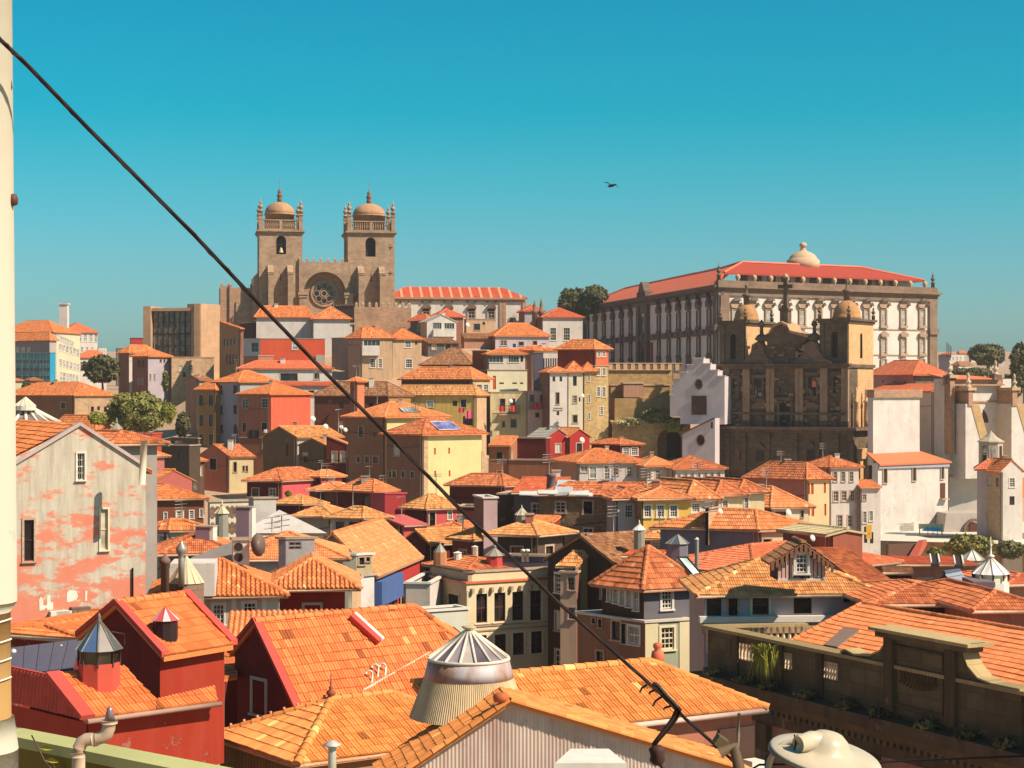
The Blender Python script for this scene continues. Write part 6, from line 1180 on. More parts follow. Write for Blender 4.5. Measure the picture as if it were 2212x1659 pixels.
# barrel tile house with two sash windows
r = H('townhouse','house with thick barrel tile roof and two white sash windows',cR,(185,1108),-60,1515,695,104,82,'hip',wl=W_DBR,wr=P((206,198,180),.15),base=12,tm=T_OR,tkind='barrel',twd=.27,dl=7,o=.5,lod=0,
      wins=[('R',800,1190,925,1400,'W'),('R',1130,1170,1260,1380,'W')])
f_ = r['frR']; at = lambda x,y: f_.at(*cR(x,y)); b = MB()
for x0,x1,m in ((728,775,P((190,172,140),.2)),(945,1000,P((190,172,140),.2)),(1000,1050,WHITE),(1050,1100,P((190,172,140),.2)),(1280,1330,P((190,172,140),.2)),(1330,1385,WHITE)): b.box(f_,at(x0,1300)[0],at(x1,1300)[0],0,.05,at(900,1480)[1],r['zt']-.1,m)
b.box(f_,at(690,1300)[0],r['dr'],0,.12,at(900,1500)[1],at(900,1482)[1],WHITE); b.build('wall_panels',r['h'])
r = H('townhouse','lower barrel tiled annex with corrugated dark red wall',cR,(1522,1012),1380,2235,672,107,84,'hip',wl=P((206,196,170),.2),wr=plaster((170,52,36),.3),base=8,tm=T_OR,tkind='barrel',twd=.27,dl=6.5,o=.9,lod=0,bud=200)
b = MB(); f_ = r['frR']; n = 60
for i in range(n): t = r['dr'] * i / n; b.box(f_,t,t+r['dr']/n*.5,0,.03,r['zb'],r['zt'],plaster((170,52,36),.3))
b.build('corrugation',r['h'],'stuff')
H('townhouse','brown end wall piece right of the dark red corrugated wall',cT,(240,640),200,335,None,112,20,'flat',wl=WHITE,wr=W_TAN,base=9,aR=30)
H('low_roof','low barrel tiled strip roof under the corrugated red wall',cR,(960,1580),900,2230,1270,92,84,'shedR',wl=W_DRED,wr=W_DRED,base=5,tm=T_OR,tkind='barrel',twd=.27,dl=3.5,cat='roof',lod=1)
# grey and white clutter behind the barrel roofs
r = H('attic_house','house with ribbed orange roof and two purple chimneys behind the cone vent',cR,(250,640),-40,1010,425,124,80,'hip',wl=W_GR,wr=P((176,160,150),.3),base=10,tm=T_OR,dl=7,lod=1)
H('attic_house','grey house with black grid windows and small orange roof beside the peeling wall',cR,(322,385),90,560,268,136,16,'hip',wl=P((150,130,118),.3),wr=P((196,186,168),.2),base=12,aR=74,tm=T_OR,wins=[('L',130,440,195,565,'W'),('L',215,440,300,565,'W')])
for x,y,y2,w_,D,lb in ((700,345,460,95,126,'left squat purple chimney block with white edge behind the cone vent'),(1135,135,345,85,134,'tall purple chimney block with white side left of the white triangular roof')):
    c = wp(*cR(x,y2),D); ww = s_(w_,D); hh = s_(y2-y,D); b = MB(); fr = Fr(c-Vector((ww,0,0)),(math.cos(R(-10)),math.sin(R(-10)))); e = thing('chimney_block',c,lb,'chimney'); b.box(fr,0,ww*1.7,-.9,0,c.z-1,c.z+hh,P((126,100,110),.1)); b.box(fr,ww*1.7,ww*2.1,-.9,-.05,c.z-1,c.z+hh,WHITE); b.build('stack',e); b = MB(); b.box(fr,-.06,ww*2.16,-.96,.06,c.z+hh,c.z+hh+.08,STN); b.build('cap',e)
H('white_block','white blank roof block behind the white triangular roof',cR,(1240,40),1185,1485,None,150,30,'flat',wl=P((150,136,140),.1),wr=W_WH,base=6,aR=76,cat='building')
r = H('screen_wall','long white screen wall pierced with oval vents on the roofs',cR,(765,75),740,1195,None,160,70,'flat',wr=P((214,200,170),.2),wl=W_GR,base=6,dl=1,cat='screen wall',aR=66)
for i in range(8):
    t = r['dr'] * (i+.5) / 8; b = MB()
    for z in (.9,2.3): disc(b,r['frR'],t,r['zt']-z,.03,.28,S_DK,10,2.0)
    b.build('vent',r['h'])
# white triangular roof
b = MB(); D = 138; A,B_,C_ = wp(*cR(1100,412),D),wp(*cR(2040,412),D-2),wp(*cR(1520,158),D+3); e = thing('white_roof',A,'big blank white triangular roof slope among the chimneys','roof'); b.prism([A,B_,C_],Vector((0,1.5,-.3)),W_WH); b.build('slope',e)
r = H('attic_house','house with ribbed orange roof behind the grey dormer and satellite dish',cR,(1005,700),960,2212,405,118,84,'hip',wl=W_GR,wr=P((196,190,180),.2),base=8,tm=T_OR,dl=7,lod=1,hipf=.6)
r = H('dormer','grey flat topped dormer with one wide window behind the barrel roof',cR,(1590,480),1510,1905,None,112,20,'flat',wl=P((130,124,130),.2),wr=P((170,166,162),.2),base=3,cat='dormer',aR=78,solid=True,wins=[('R',1610,490,1755,600,'g')])
r = H('air_unit','white air conditioning unit with two round fans on the roof',cR,(1020,490),1012,1195,None,108,70,'flat',wl=WHITE,wr=WHITE,base=1.45,cat='air conditioner',solid=True,dl=.4,aR=80)
for z in (.45,1.05): b = MB(); disc(b,r['frR'],r['dr']*.3,r['zb']+z,.02,.27,DKF,14); ring(b,r['frR'],r['dr']*.3,r['zb']+z,0,.04,.26,.3,GREY,14); b.build('fan',r['h'])
b = MB(); c = wp(*cR(1280,545),108); b.lathe(Vector((0,0,0)),[(.02,0),(.25,.05),(.4,.14),(.45,.22)],flat((112,90,80),.5),18); o_ = b.build('satellite_dish'); o_.location = c; o_.rotation_euler = (R(80),0,R(25)); o_.scale = (1,1.5,1); tag(o_,'dark oval satellite dish behind the barrel tiled roof','satellite dish')
# roof cones and finials on the left
b = MB(); D = 100; c = wp(*cR(510,950),D); e = thing('cone_vent',c,'tall ribbed pale metal cone roof left of the barrel tiles','roof lantern'); hgt = s_(290,D); rr = s_(200,D)
b.lathe(c,[(rr,0),(.04,hgt)],P((206,196,160),.2),14,False); b.build('cone',e); b = MB()
for i in range(14): a = 2 * math.pi * i / 14; b.tube([(c.x+rr*math.cos(a),c.y+rr*math.sin(a),c.z),(c.x,c.y,c.z+hgt)],.03,P((176,150,110),.2),4)
b.build('ribs',e); b = MB(); b.lathe(c-Vector((0,0,3)),[(rr*.95,0),(rr*.95,3)],S_DK,14); b.build('drum',e)
b = MB(); D = 99; c = wp(*cR(455,690),D); k = s_(1,D); b.lathe(c-Vector((0,0,1.5)),[(k*35,0),(k*35,1.5),(k*25,1.5+k*20),(k*60,1.5+k*70),(k*62,1.5+k*120),(k*20,1.5+k*170),(k*20,1.5+k*190)],ZN,16); tag(b.build('vent_cowl'),'shiny round metal vent cowl above the ribbed cone','vent')
b = MB(); D = 98; c = wp(*cR(275,1000),D); k = s_(1,D); b.lathe(c,[(k*45,-2),(k*45,k*250),(k*62,k*262),(k*62,k*290),(k*58,k*300),(k*20,k*345),(k*4,k*360)],P((110,84,70),.4),8); tag(b.build('chimney_pot'),'dark chimney with white conical cap beside the peeling wall','chimney')
b = MB(); D = 103; fr = Fr(wp(*cR(330,745),D),(1,.1)); t1 = fr.at(*cR(815,800))[0]; b.box(fr,0,t1,-3,0,fr.at(*cR(400,810))[1]-1.5,fr.at(*cR(400,745))[1],W_WH); tag(b.build('white_terrace'),'white terrace slab behind the ribbed cone','terrace')
b = MB(); D = 109; fr = Fr(wp(*cR(560,700),D),(1,.05)); L_ = fr.at(*cR(1010,600))[0]; zA = fr.at(*cR(560,680))[1]; b.prism([fr.pt(0,0,fr.at(*cR(560,730))[1]),fr.pt(L_,0,fr.at(*cR(1000,720))[1]),fr.pt(L_,0,fr.at(*cR(1010,505))[1]),fr.pt(0,0,zA)],Vector((0,.5,0)),P((170,168,162),.2)); tag(b.build('grey_gable_wall'),'pale grey raking wall with thin red coping beside the air unit','wall')
lantern('glass_cone_lantern','small ribbed glass cone lantern among the purple chimneys',wp(*cR(895,250),150),s_(70,150),.4,s_(90,150),LEAD,glass((160,150,120)),10,0,fin=.3,ribs=P((206,190,150),.2))
# ------------------------------------------------------------------ houses right of the street
W_TEAL = P((160,166,140),.15); W_SLATE = plaster((96,92,96),.2)
r = H('corner_house','corner house with dark slate upper floor, teal wall and flared orange roof',cW,(1205,612),750,1760,140,112,50,'hip',wl=P((66,44,34),.3),wr=W_SLATE,base=4.6,tm=T_OR,aR=64,o=.5,lod=1,hipf=1,solid=True,
      wins=[('L',808,525,850,740,'L'),('L',875,540,918,760,'L'),('L',948,560,992,780,'L'),('L',1020,580,1066,805,'L'),('L',1096,600,1140,830,'L'),('R',1400,625,1505,815,'W')])
roof_panel(r,cW,[(1720,485),(1825,485),(1660,290),(1555,290)],glass((150,170,160),.1),'skylight',frame=DKF,bars=0)
r = H('corner_house','lower floors of the corner house with teal wall and white quoins',cW,(1215,975),480,1695,None,111.6,50,'flat',wl=P((128,90,68),.4),wr=W_TEAL,base=14,aR=64,coping=P((206,196,176),.2),wins=[('R',1390,1030,1530,1255,'Y'),('L',860,930,940,1160,'P'),('L',960,980,1005,1200,'P'),('L',1035,1000,1160,1210,'L'),('L',500,720,540,900,'P',4,70,40),('L',690,1280,760,1440,'P')])
b = MB(); f_ = r['frR']; b.box(f_,0,.9,0,.05,r['zb'],r['zt']-.02,P((214,200,160),.2)); b.box(f_,r['dr']-.7,r['dr'],0,.05,r['zb'],r['zt']-.02,P((214,200,160),.2)); b.build('quoins',r['h'])
H('big_roof_house','wide plain orange roof rising behind the skylight roof',cN,(1030,1560),500,2212,1215,118,50,'hip',wl=W_DBR,wr=W_DBR,base=4,tm=T_PK,lod=1,dl=9,dr=14)
lantern('slate_lantern','grey faceted lantern with glazed sides on the ridge of the skylight roof',wp(*cW(1570,190),116),s_(115,116),s_(80,116),s_(100,116),P((104,98,104),.2),[LEAD,LEADB],8,.1,fin=0)
lantern('small_vent','small white capped vent pipe right of the slate lantern',wp(*cW(1780,120),116),s_(22,116),s_(55,116),s_(25,116),GREY,WHITE,8,0,fin=0,cat='vent')
# pale old roof, ochre roof and balcony house left of it
H('old_roof_house','house with crumbling pale brown tile roof above the dark alley',cV,(1600,1200),1265,2212,855,136,52,'gableL',wl=P((60,42,32),.4),wr=P((70,50,38),.4),base=14,tm=T_OLD,dr=9,dl=8)
H('hut','tiny white walled roof hut with ochre corrugated roof in the alley',cV,(1180,1190),1000,1330,1030,138,12,'gableR',wl=W_WH2,wr=P((190,150,90),.4),base=5,tm=T_YE,aR=50,dr=2.6)
H('alley_house','pale stone house end with two stacked balconies in the dark alley',cV,(1160,1265),985,1175,None,137,15,'flat',wl=P((196,164,136),.4),wr=W_DBR,base=16,dr=4,wins=[('L',1070,1310,1145,1450,'D'),('L',1075,1640,1150,1760,'D')])
H('dark_house','dark grey house with wide ochre hipped roof and pale gutter above the beige building',cV,(715,850),310,1010,680,152,14,'hip',wl=P((70,58,48),.5),wr=P((84,66,54),.4),base=14,aR=42,tm=T_YE,o=.8)
H('red_dormer','dark red dormer with small orange roof on the ochre hipped roof',cV,(900,708),640,925,635,156,14,'shedL',wl=P((120,40,24),.2),base=4,tm=T_OR,cat='dormer',dr=3)
H('grey_block','dark grey flat block with two white vent pipes behind the beige parapet',cV,(870,1085),350,960,None,144,14,'flat',wl=P((90,84,92),.2),wr=P((150,128,124),.2),base=6,aR=40,cat='building')
b = MB(); 
for x in (580,625): p = wp(*cV(x,1140),143.2); b.lathe(p,[(.12,0),(.12,s_(110,143)),(.2,s_(112,143)),(.2,s_(135,143)),(.05,s_(140,143))],WHITE,8)
tag(b.build('vent_pipes'),'pair of white vent pipes in front of the dark grey block','vent')
H('roof_gallery_house','house with white framed roof loggia and small orange roof near the slate lantern',cV,(2120,890),1900,2200,800,140,20,'hip',wl=P((150,110,90),.3),base=6,tm=T_YE,dr=4,wins=[('L',1990,920,2090,1000,'W')])
H('shutter_house','dark attic with grey shutters and red roof above the corner house',cW,(1350,250),985,1440,190,122,14,'shedL',wl=P((80,52,40),.3),base=6,tm=T_RD,dr=3,wins=[('L',1000,255,1035,360,'S'),('L',1075,265,1105,380,'S')])
lantern('glass_cone_lantern','white framed glass cone lantern on the crumbling pale roof',wp(*cV(1845,850),138),s_(60,138),.4,s_(70,138),LEAD,glass((190,180,150)),10,0,fin=.2,ribs=WHITE)
lantern('glass_cone_lantern','white framed glass pyramid left of the stone ruin',wp(*cV(565,680),158),s_(62,158),.4,s_(85,158),LEAD,glass((150,140,110)),8,0,fin=.15,ribs=WHITE)
# house with the boarded dormer
r = H('villa','low villa with curved white band, wide mossy orange roof and dark doors',cY,(200,945),120,2040,560,100,89,'hip',wl=P((176,150,140),.2),wr=P((176,164,164),.15),base=9,tm=T_YE,aR=86,o=.5,dl=7,lod=1,
      wins=[('R',205,980,380,1180,'d'),('R',465,975,555,1180,'D'),('R',725,960,905,1165,'B'),('R',1175,950,1365,1155,'d'),('R',1720,930,2030,1020,'d')])
f_ = r['frR']; z = f_.at(*cY(700,1195))[1]; b = MB(); b.box(f_,-.3,r['dr']*.8,0,.5,z-.2,z+.12,WHITE); b.box(f_,-.2,r['dr']*.8,0,.4,z-.8,z-.21,S_TAN); b.build('band',r['h'])
DM = 97; fd = Fr(wp(*cY(1000,790),DM),(math.cos(R(2)),math.sin(R(2)))); ad_ = lambda x,y: fd.at(*cY(x,y)); e = thing('boarded_dormer',fd.pt(1,-1,ad_(1000,790)[1]),'gabled wooden dormer with fringed eaves and white sash window','dormer')
L_ = ad_(1520,700)[0]; z0 = ad_(1000,790)[1]; z1 = ad_(1000,590)[1]; zp = ad_(1265,425)[1]
PKB = P((214,170,150),.15); b = MB(); b.prism([fd.pt(0,0,z0),fd.pt(L_,0,z0),fd.pt(L_,0,z1),fd.pt(L_*.52,0,zp),fd.pt(0,0,z1)],-fd.n*2.3,P((70,40,30),.3)); b.build('wall',e)
for i in range(12):
    t = L_ * i / 12; 
    if .30 < (i+.5) / 12 < .68: continue
    b = MB(); zt_ = z1 - .12 + (zp-z1) * (1-abs((i+.5)/12-.52)/.52) * .7; b.box(fd,t+.02,t+L_/12-.03,.002,.05,z0+.1,min(zt_,z1+.3),PKB); b.build('board',e)
b = MB(); b.box(fd,0,L_,.0,.12,z0,z0+.1,WHITE); b.build('sill',e)
t0,za = ad_(1195,500); t1,zc = ad_(1318,700); window(e,fd,t0,t1,zc,za,'W',.02)
ov = .35; mid = fd.pt(L_*.52,ov,zp+.25); mb_ = fd.pt(L_*.52,-2.5,zp+.25); lE = fd.pt(-.45,ov,z1-.05); lB = fd.pt(-.45,-2.5,z1-.05); rE = fd.pt(L_+.4,ov,z1-.15); rB = fd.pt(L_+.4,-2.5,z1-.15)
rb = MB(); rb.prism([lB,lE,mid,mb_],Vector((0,0,-.1)),T_OLD); rb.prism([rE,rB,mb_,mid],Vector((0,0,-.1)),T_OLD); ro = rb.build('roof',e); tb = MB(); tile_plane([lB,lE,mid,mb_],T_OLD,ro,tb,1); tile_plane([rE,rB,mb_,mid],T_OLD,ro,tb,1); caps(mid,mb_,T_OLD,tb,ro,1); tb.build('tile_courses',ro,'stuff')
for sgn in (0,1):
    for i in range(7):
        f = (i+.5) / 7; A = (lE if sgn == 0 else rE).lerp(mid,f); b = MB(); b.box8([A+Vector((-.08,-.03,-.42)),A+Vector((.08,-.03,-.42)),A+Vector((.08,.0,-.42)),A+Vector((-.08,0,-.42)),A+Vector((-.08,-.03,-.08)),A+Vector((.08,-.03,-.08)),A+Vector((.08,0,-.08)),A+Vector((-.08,0,-.08))],P((120,84,64),.3)); b.build('fringe_board',e)
# right side roofs
H('ochre_roof_house','house with broad ochre orange roof sloping right behind the boarded dormer',cY,(1850,800),1500,2210,440,108,82,'shedR',wl=W_DBR,wr=W_DBR,base=5,tm=T_OR,lod=1,dl=8)
H('red_tile_house','small red tiled valley roof right of the villa',cY,(1960,1040),1900,2350,740,106,89,'shedR',wl=W_DBR,wr=W_DBR,base=5,tm=T_RD,lod=1,dl=5)
r = H('long_roof_house','long low red tiled roof with two skylight boxes at right',cZ,(560,470),540,1710,395,128,88,'shedR',wl=W_DBR,wr=W_BRS,base=8,tm=T_RD,lod=1,dl=6,aR=94)
for x,y in ((1260,490),(1520,505)): c = wp(*cZ(x,y),124); b = MB(); k = s_(1,124); fr = Fr(c-Vector((k*60,0,0)),(1,0)); b.prism([fr.pt(0,0,c.z-.1),fr.pt(k*90,0,c.z-.1),fr.pt(k*120,-1.2,c.z+k*60),fr.pt(k*30,-1.2,c.z+k*60)],Vector((0,0,.25)),flat((60,44,40))); tag(b.build('roof_window'),'white framed open roof window, %s of the two on the long red roof'%('left' if x<1300 else 'right'),'roof window'); b2 = MB(); b2.tube([fr.pt(0,.02,c.z+.2),fr.pt(k*30,-1.2,c.z+k*60+.3)],.07,WHITE,5); b2.tube([fr.pt(k*90,.02,c.z+.2),fr.pt(k*120,-1.2,c.z+k*60+.3)],.07,WHITE,5); o2 = b2.build('rim',bpy.context.scene.objects[-1] if False else None); tag(o2,'white side rims of the %s open roof window'%('left' if x<1300 else 'right'),'roof window rim')
H('shed','dark open shed with tan roof edge at the left of the long red roof',cZ,(990,560),690,1010,500,118,10,'shedL',wl=P((46,30,24),.2),base=5,tm=T_OLD,dr=3)
H('roof_house','house with bright orange ridged trapezoid roof in front of the grey dormer',cZ,(590,900),540,1890,680,96,84,'hip',wl=W_DBR,wr=P((60,40,32),.3),base=6,tm=T_OR,lod=1,dl=8,aR=92,bud=0)
def zq(K_,a,D): return wp(*K_(*a),D)
H('roof_house','house with diagonal orange roof below the crystal lantern',cZ,(1420,760),1330,1660,640,108,30,'gableR',wl=P((104,96,98),.2),wr=W_DBR,base=6,tm=T_OR,lod=1,aR=40)
H('roof_house','house with ribbed orange roofs at the right edge below the lantern',cZ,(1700,970),1650,2400,710,92,80,'hip',wl=W_BRS,wr=P((120,90,78),.4),base=8,tm=T_OR,lod=1,dl=9,aR=88)
H('roof_house','orange roofed house at the right edge behind the crystal lantern',cZ,(2060,690),2040,2500,560,116,76,'hip',wl=W_BRS,wr=W_BRS,base=8,tm=T_PK,lod=1,dl=6)
H('grey_dormer','grey gabled dormer on the roofs left of the crystal lantern',cZ,(1385,745),1310,1530,570,106,40,'gableL',wl=P((96,88,92),.2),wr=P((96,88,92),.2),base=2,tm=LEADB,cat='dormer',lod=2,solid=True)
# crystal lantern with coloured diamonds
D = 104; c = wp(*cZ(1850,700),D); k = s_(1,D); e = lantern('crystal_lantern','white framed glass lantern with coloured diamond panes and tall white finial',c,k*195,k*30,k*170,WHITE,[glass((190,180,160),.1),glass((214,200,176),.2)],10,.2,fin=0,ribs=WHITE,glassm=(glass((176,166,140),.2),3.2),flare=1.06,base=.6)
b = MB(); b.lathe(c+Vector((0,0,k*296)),[(k*15,0),(k*42,k*10),(k*40,k*25),(k*12,k*40),(k*9,k*120),(k*16,k*140),(k*6,k*150),(k*3,k*230)],WHITE,10); b.build('finial',e)
for i,(cx_,m_) in enumerate(((1745,(206,160,40)),(1840,(50,40,120)),(1922,(110,30,30)),(2000,(206,150,120)))):
    p = wp(*cZ(cx_,620),D-k*150); b = MB(); q = k * 20; b.prism([p+Vector((-q,0,0)),p+Vector((0,0,-q)),p+Vector((q,0,0)),p+Vector((0,0,q))],Vector((0,.05,0)),flat(m_,.3)); b.build('diamond_pane',e)
b = MB(); fr = Fr(wp(*cZ(1600,800),D-2.5),(1,-.1)); L_ = fr.at(*cZ(1900,720))[0]; b.prism([fr.pt(.2,0,fr.at(*cZ(1700,840))[1]),fr.pt(L_*.55,0,fr.at(*cZ(1700,840))[1]),fr.pt(L_,0,fr.at(*cZ(1880,720))[1]),fr.pt(L_,0,fr.at(*cZ(1880,670))[1]),fr.pt(.3,0,fr.at(*cZ(1640,665))[1])],Vector((0,2.5,0)),P((104,92,96),.2)); b.build('base_block',e)
lantern('glass_lantern','pale glazed pyramid roof lantern beside the bushes at right',wp(*cZ(1645,440),134),s_(120,134),.1,s_(115,134),LEAD,[glass((150,150,130),.2),glass((176,176,160),.2)],8,.1,fin=0,ribs=LEAD)
r = H('grey_wall_house','brownish grey plaster wall house with pink patch at the right edge',cZ,(1830,1000),1800,2500,None,99,86,'flat',wl=W_BRS,wr=plaster((140,110,100),.6,(196,100,80)),base=7,dl=5)
# ------------------------------------------------------------------ peeling gabled wall
def peel():
    m,t,b = base_mat('peeling_plaster'); co = wallco(t)
    n0 = nd(t,'ShaderNodeVectorMath',operation='MULTIPLY'); n0.inputs[1].default_value = (1,2.2,1); t.links.new(co,n0.inputs[0])
    a = noi(t,.55,n0.outputs[0],8,.72); sp_ = nd(t,'ShaderNodeSeparateXYZ'); t.links.new(co,sp_.inputs[0])
    # damp climbs from the foot of the wall
    hh = nd(t,'ShaderNodeMapRange'); hh.inputs[1].default_value = -13.5; hh.inputs[2].default_value = -3; hh.inputs[3].default_value = .2; hh.inputs[4].default_value = -.01; t.links.new(sp_.outputs[1],hh.inputs[0])
    s = nd(t,'ShaderNodeMath',operation='ADD'); t.links.new(a,s.inputs[0]); t.links.new(hh.outputs[0],s.inputs[1]); f = ramp(t,s.outputs[0],.55,.615)
    n2 = nd(t,'ShaderNodeVectorMath',operation='MULTIPLY'); n2.inputs[1].default_value = (3.5,.35,1); t.links.new(co,n2.inputs[0]); st = ramp(t,noi(t,.8,n2.outputs[0],5,.7),.4,.7)
    g = mixc(t,st,lin((196,186,164)),lin((164,152,134))); o = mixc(t,noi(t,1.5,co,4),lin((204,112,86)),lin((210,140,112)))
    t.links.new(mixc(t,f,g,o),b.inputs['Base Color']); bump(t,b,s.outputs[0],.4,.05); return m
PEEL = peel()
D = 88; near = Vector(((cJ(1590,0)[0]-CX)/F*(D+1.2),D+1.2,0)); fp = Fr(wp(-40,900,D-2.2),near-Vector((wp(-40,900,D-2.2).x,D-2.2,0)))
ap = lambda x,y: fp.at(*cJ(x,y)); e = thing('gabled_house',near-Vector((4,0,22)),'big gabled end wall of grey plaster peeling to salmon at left','house')
pk = ap(870,205); lf = ap(0,730); rt = ap(1585,668); zb = -22
ops = []
for x0,y0,x1,y1,st in ((840,512,915,798,'W'),(1095,1120,1170,1560,'Lw'),(262,1238,372,1680,'P')):
    t0,za = ap(x0,y0); t1,zc = ap(x1,y1); t1 = t0 + round((t1-t0)/.05) * .05; ops.append((t0,t1,zc,za,st))
b = MB(); zE = min(lf[1],rt[1]) - .0
low = [o for o in ops if o[3]<zE]; hi = [o for o in ops if o[3] >= zE]
zs = zE if not hi else min(zE,hi[0][2]-.3)
wallface(b,fp,0,rt[0],zb,zs,PEEL,[o for o in ops if o[3]<zs])
line = lambda t: lf[1] + (pk[1]-lf[1]) * t / pk[0] if t < pk[0] else pk[1] + (rt[1]-pk[1]) * (t-pk[0]) / (rt[0]-pk[0])
tsx = sorted({0,pk[0],rt[0],*[x for o in hi for x in o[:2]]})
for a_,c_ in zip(tsx,tsx[1:]):
    mid = (a_+c_) / 2; h = [o for o in hi if o[0]<mid<o[1]]
    if h:
        o = h[0]; b.face([fp.pt(a_,0,zs),fp.pt(c_,0,zs),fp.pt(c_,0,o[2]),fp.pt(a_,0,o[2])],PEEL); b.face([fp.pt(a_,0,o[3]),fp.pt(c_,0,o[3]),fp.pt(c_,0,line(c_)),fp.pt(a_,0,line(a_))],PEEL)
        for q in (a_,c_): b.face([fp.pt(q,0,o[2]),fp.pt(q,-.22,o[2]),fp.pt(q,-.22,o[3]),fp.pt(q,0,o[3])],PEEL)
    else: b.face([fp.pt(a_,0,zs),fp.pt(c_,0,zs),fp.pt(c_,0,line(c_)),fp.pt(a_,0,line(a_))],PEEL)
n_ = -fp.n * 14; b.face([fp.pt(rt[0],0,zb),fp.pt(rt[0],-14,zb),fp.pt(rt[0],-14,rt[1]),fp.pt(rt[0],0,rt[1])],W_DBR)
b.build('wall',e)
for o in ops: window(e,fp,*o)
b = MB()
for (ta,za),(tb_,zb_) in ((lf,pk),(pk,rt)): b.box8([fp.pt(ta,.12,za-.02),fp.pt(tb_,.12,zb_-.02),fp.pt(tb_,-.3,zb_-.02),fp.pt(ta,-.3,za-.02),fp.pt(ta,.12,za+.16),fp.pt(tb_,.12,zb_+.16),fp.pt(tb_,-.3,zb_+.16),fp.pt(ta,-.3,za+.16)],P((190,170,160),.2))
b.build('verge',e)
rb = MB(); pl = [fp.pt(-1,-14,lf[1]-.5),fp.pt(-1,-.3,lf[1]-.5),fp.pt(pk[0],-.3,pk[1]),fp.pt(pk[0],-14,pk[1])]; pr_ = [fp.pt(rt[0]+.4,-.3,rt[1]-.2),fp.pt(rt[0]+.4,-14,rt[1]-.2),fp.pt(pk[0],-14,pk[1]),fp.pt(pk[0],-.3,pk[1])]
for q in (pl,pr_): rb.prism(q,Vector((0,0,-.15)),T_OR)
ro = rb.build('roof',e); tb = MB(); tile_plane(pl,T_OR,ro,tb,1); tile_plane(pr_,T_OR,ro,tb,1); tb.build('tile_courses',ro,'stuff')
for x0,y0,x1,y1 in ((425,2090-150,580,2250-150),): pass
aP = lambda x,y: fp.at(*cP(x,y)); WH2 = flat((226,220,200))
for pts in ([(430,1120),(425,1000),(445,965),(470,1000),(470,1060),(510,1060),(515,945),(545,950),(550,1020),(578,1030),(578,1105),(520,1110),(500,1085),(480,1110)],[(725,1020),(730,920),(760,895),(830,900),(850,960),(830,1000),(745,1030)],[(925,1015),(930,900),(950,900),(945,1010)]):
    b = MB(); b.face([fp.pt(*((lambda q: (q[0],.012,q[1]))(aP(x,y)))) for x,y in pts],WH2); b.build('paint_patch',e)
for x,y in ((640,1185),(700,1180),(865,1140)): t,z = aP(x,y); b = MB(); b.box(fp,t-.45,t+.45,0,.4,z-.3,z+.3,WHITE if x<800 else S_DK); b.build('wall_unit',e)
b = MB(); t,z = aP(1440,650); b.tube([fp.pt(t,.08,z),fp.pt(t,.08,z-9)],.04,DKF,6); b.build('wall_pipe',e)
H('roof_house','house with ribbed orange roof tucked behind the pole and the peeling gable',cJ,(395,455),-60,480,195,112,16,'hip',wl=W_GR,wr=W_WH2,base=8,tm=T_OR,dr=5,lod=1)
H('roof_house','house with mottled orange roof right behind the peeling gable peak',cJ,(1240,410),700,1490,275,112,40,'hip',wl=W_GR,wr=W_GR,base=8,tm=T_OR,lod=1,aR=70)
lantern('ribbed_cone_pavilion','wide ribbed glass cone pavilion beside the pole above the roofs',wp(*cA(275,1575),150),s_(380,150),.1,s_(190,150),P((206,196,176),.2),glass((96,84,80),.2),18,.1,fin=0,ribs=P((226,214,190),.2),cat='pavilion',base=2.5,flare=1.0)
lantern('ribbed_cone_pavilion','small upper cone on top of the ribbed cone pavilion',wp(*cA(275,1385),149),s_(115,149),.05,s_(95,149),P((206,196,176),.2),P((196,180,150),.2),14,.1,fin=0,ribs=P((226,214,190),.2),cat='pavilion',base=.3,flare=1.0)
lantern('small_cupola','small round pale cupola on the brick red wall building',wp(*cJ(1270,270),296),s_(60,296),s_(25,296),s_(70,296),LEAD,LEAD,10,0,fin=.5)
b = MB()
for x,y0,y1 in ((1425,270,370),(1530,280,560)): p,q = wp(*cJ(x,y1),200),wp(*cJ(x,y0),200); b.tube([p,q],.25,P((196,170,150),.1),8)
tag(b.build('vent_pipes'),'two thin pale vent pipes in front of the brick red wall building','vent')
b = MB(); p,q = wp(*cJ(1545,620),87),wp(*cJ(1570,370),87); b.tube([p-Vector((0,0,1)),q],.16,P((214,196,170),.1),8); tag(b.build('flue_pipe'),'leaning pale flue pipe at the right end of the peeling gable','vent')
# ------------------------------------------------------------------ front left red houses
RW = plaster((138,44,26),.5,(160,78,60)); RW_SHADE = plaster((110,34,24),.5,(70,20,14)); TRIM = P((196,78,66),.15)  # same red plaster; the darker copy puts the gables' shade into the colour
T_F = tilem((226,124,66),.26,.3,(180,106,66)); T_F2 = tilem((230,142,72),.28,.35,(184,120,60))
H('roof_house','house with long orange ridge roof at the foot of the peeling wall',cP,(880,1420),-150,1500,1210,74,26,'hip',wl=RW_SHADE,base=6,tm=T_F,lod=1,dr=7,hipf=.4,o=.3)
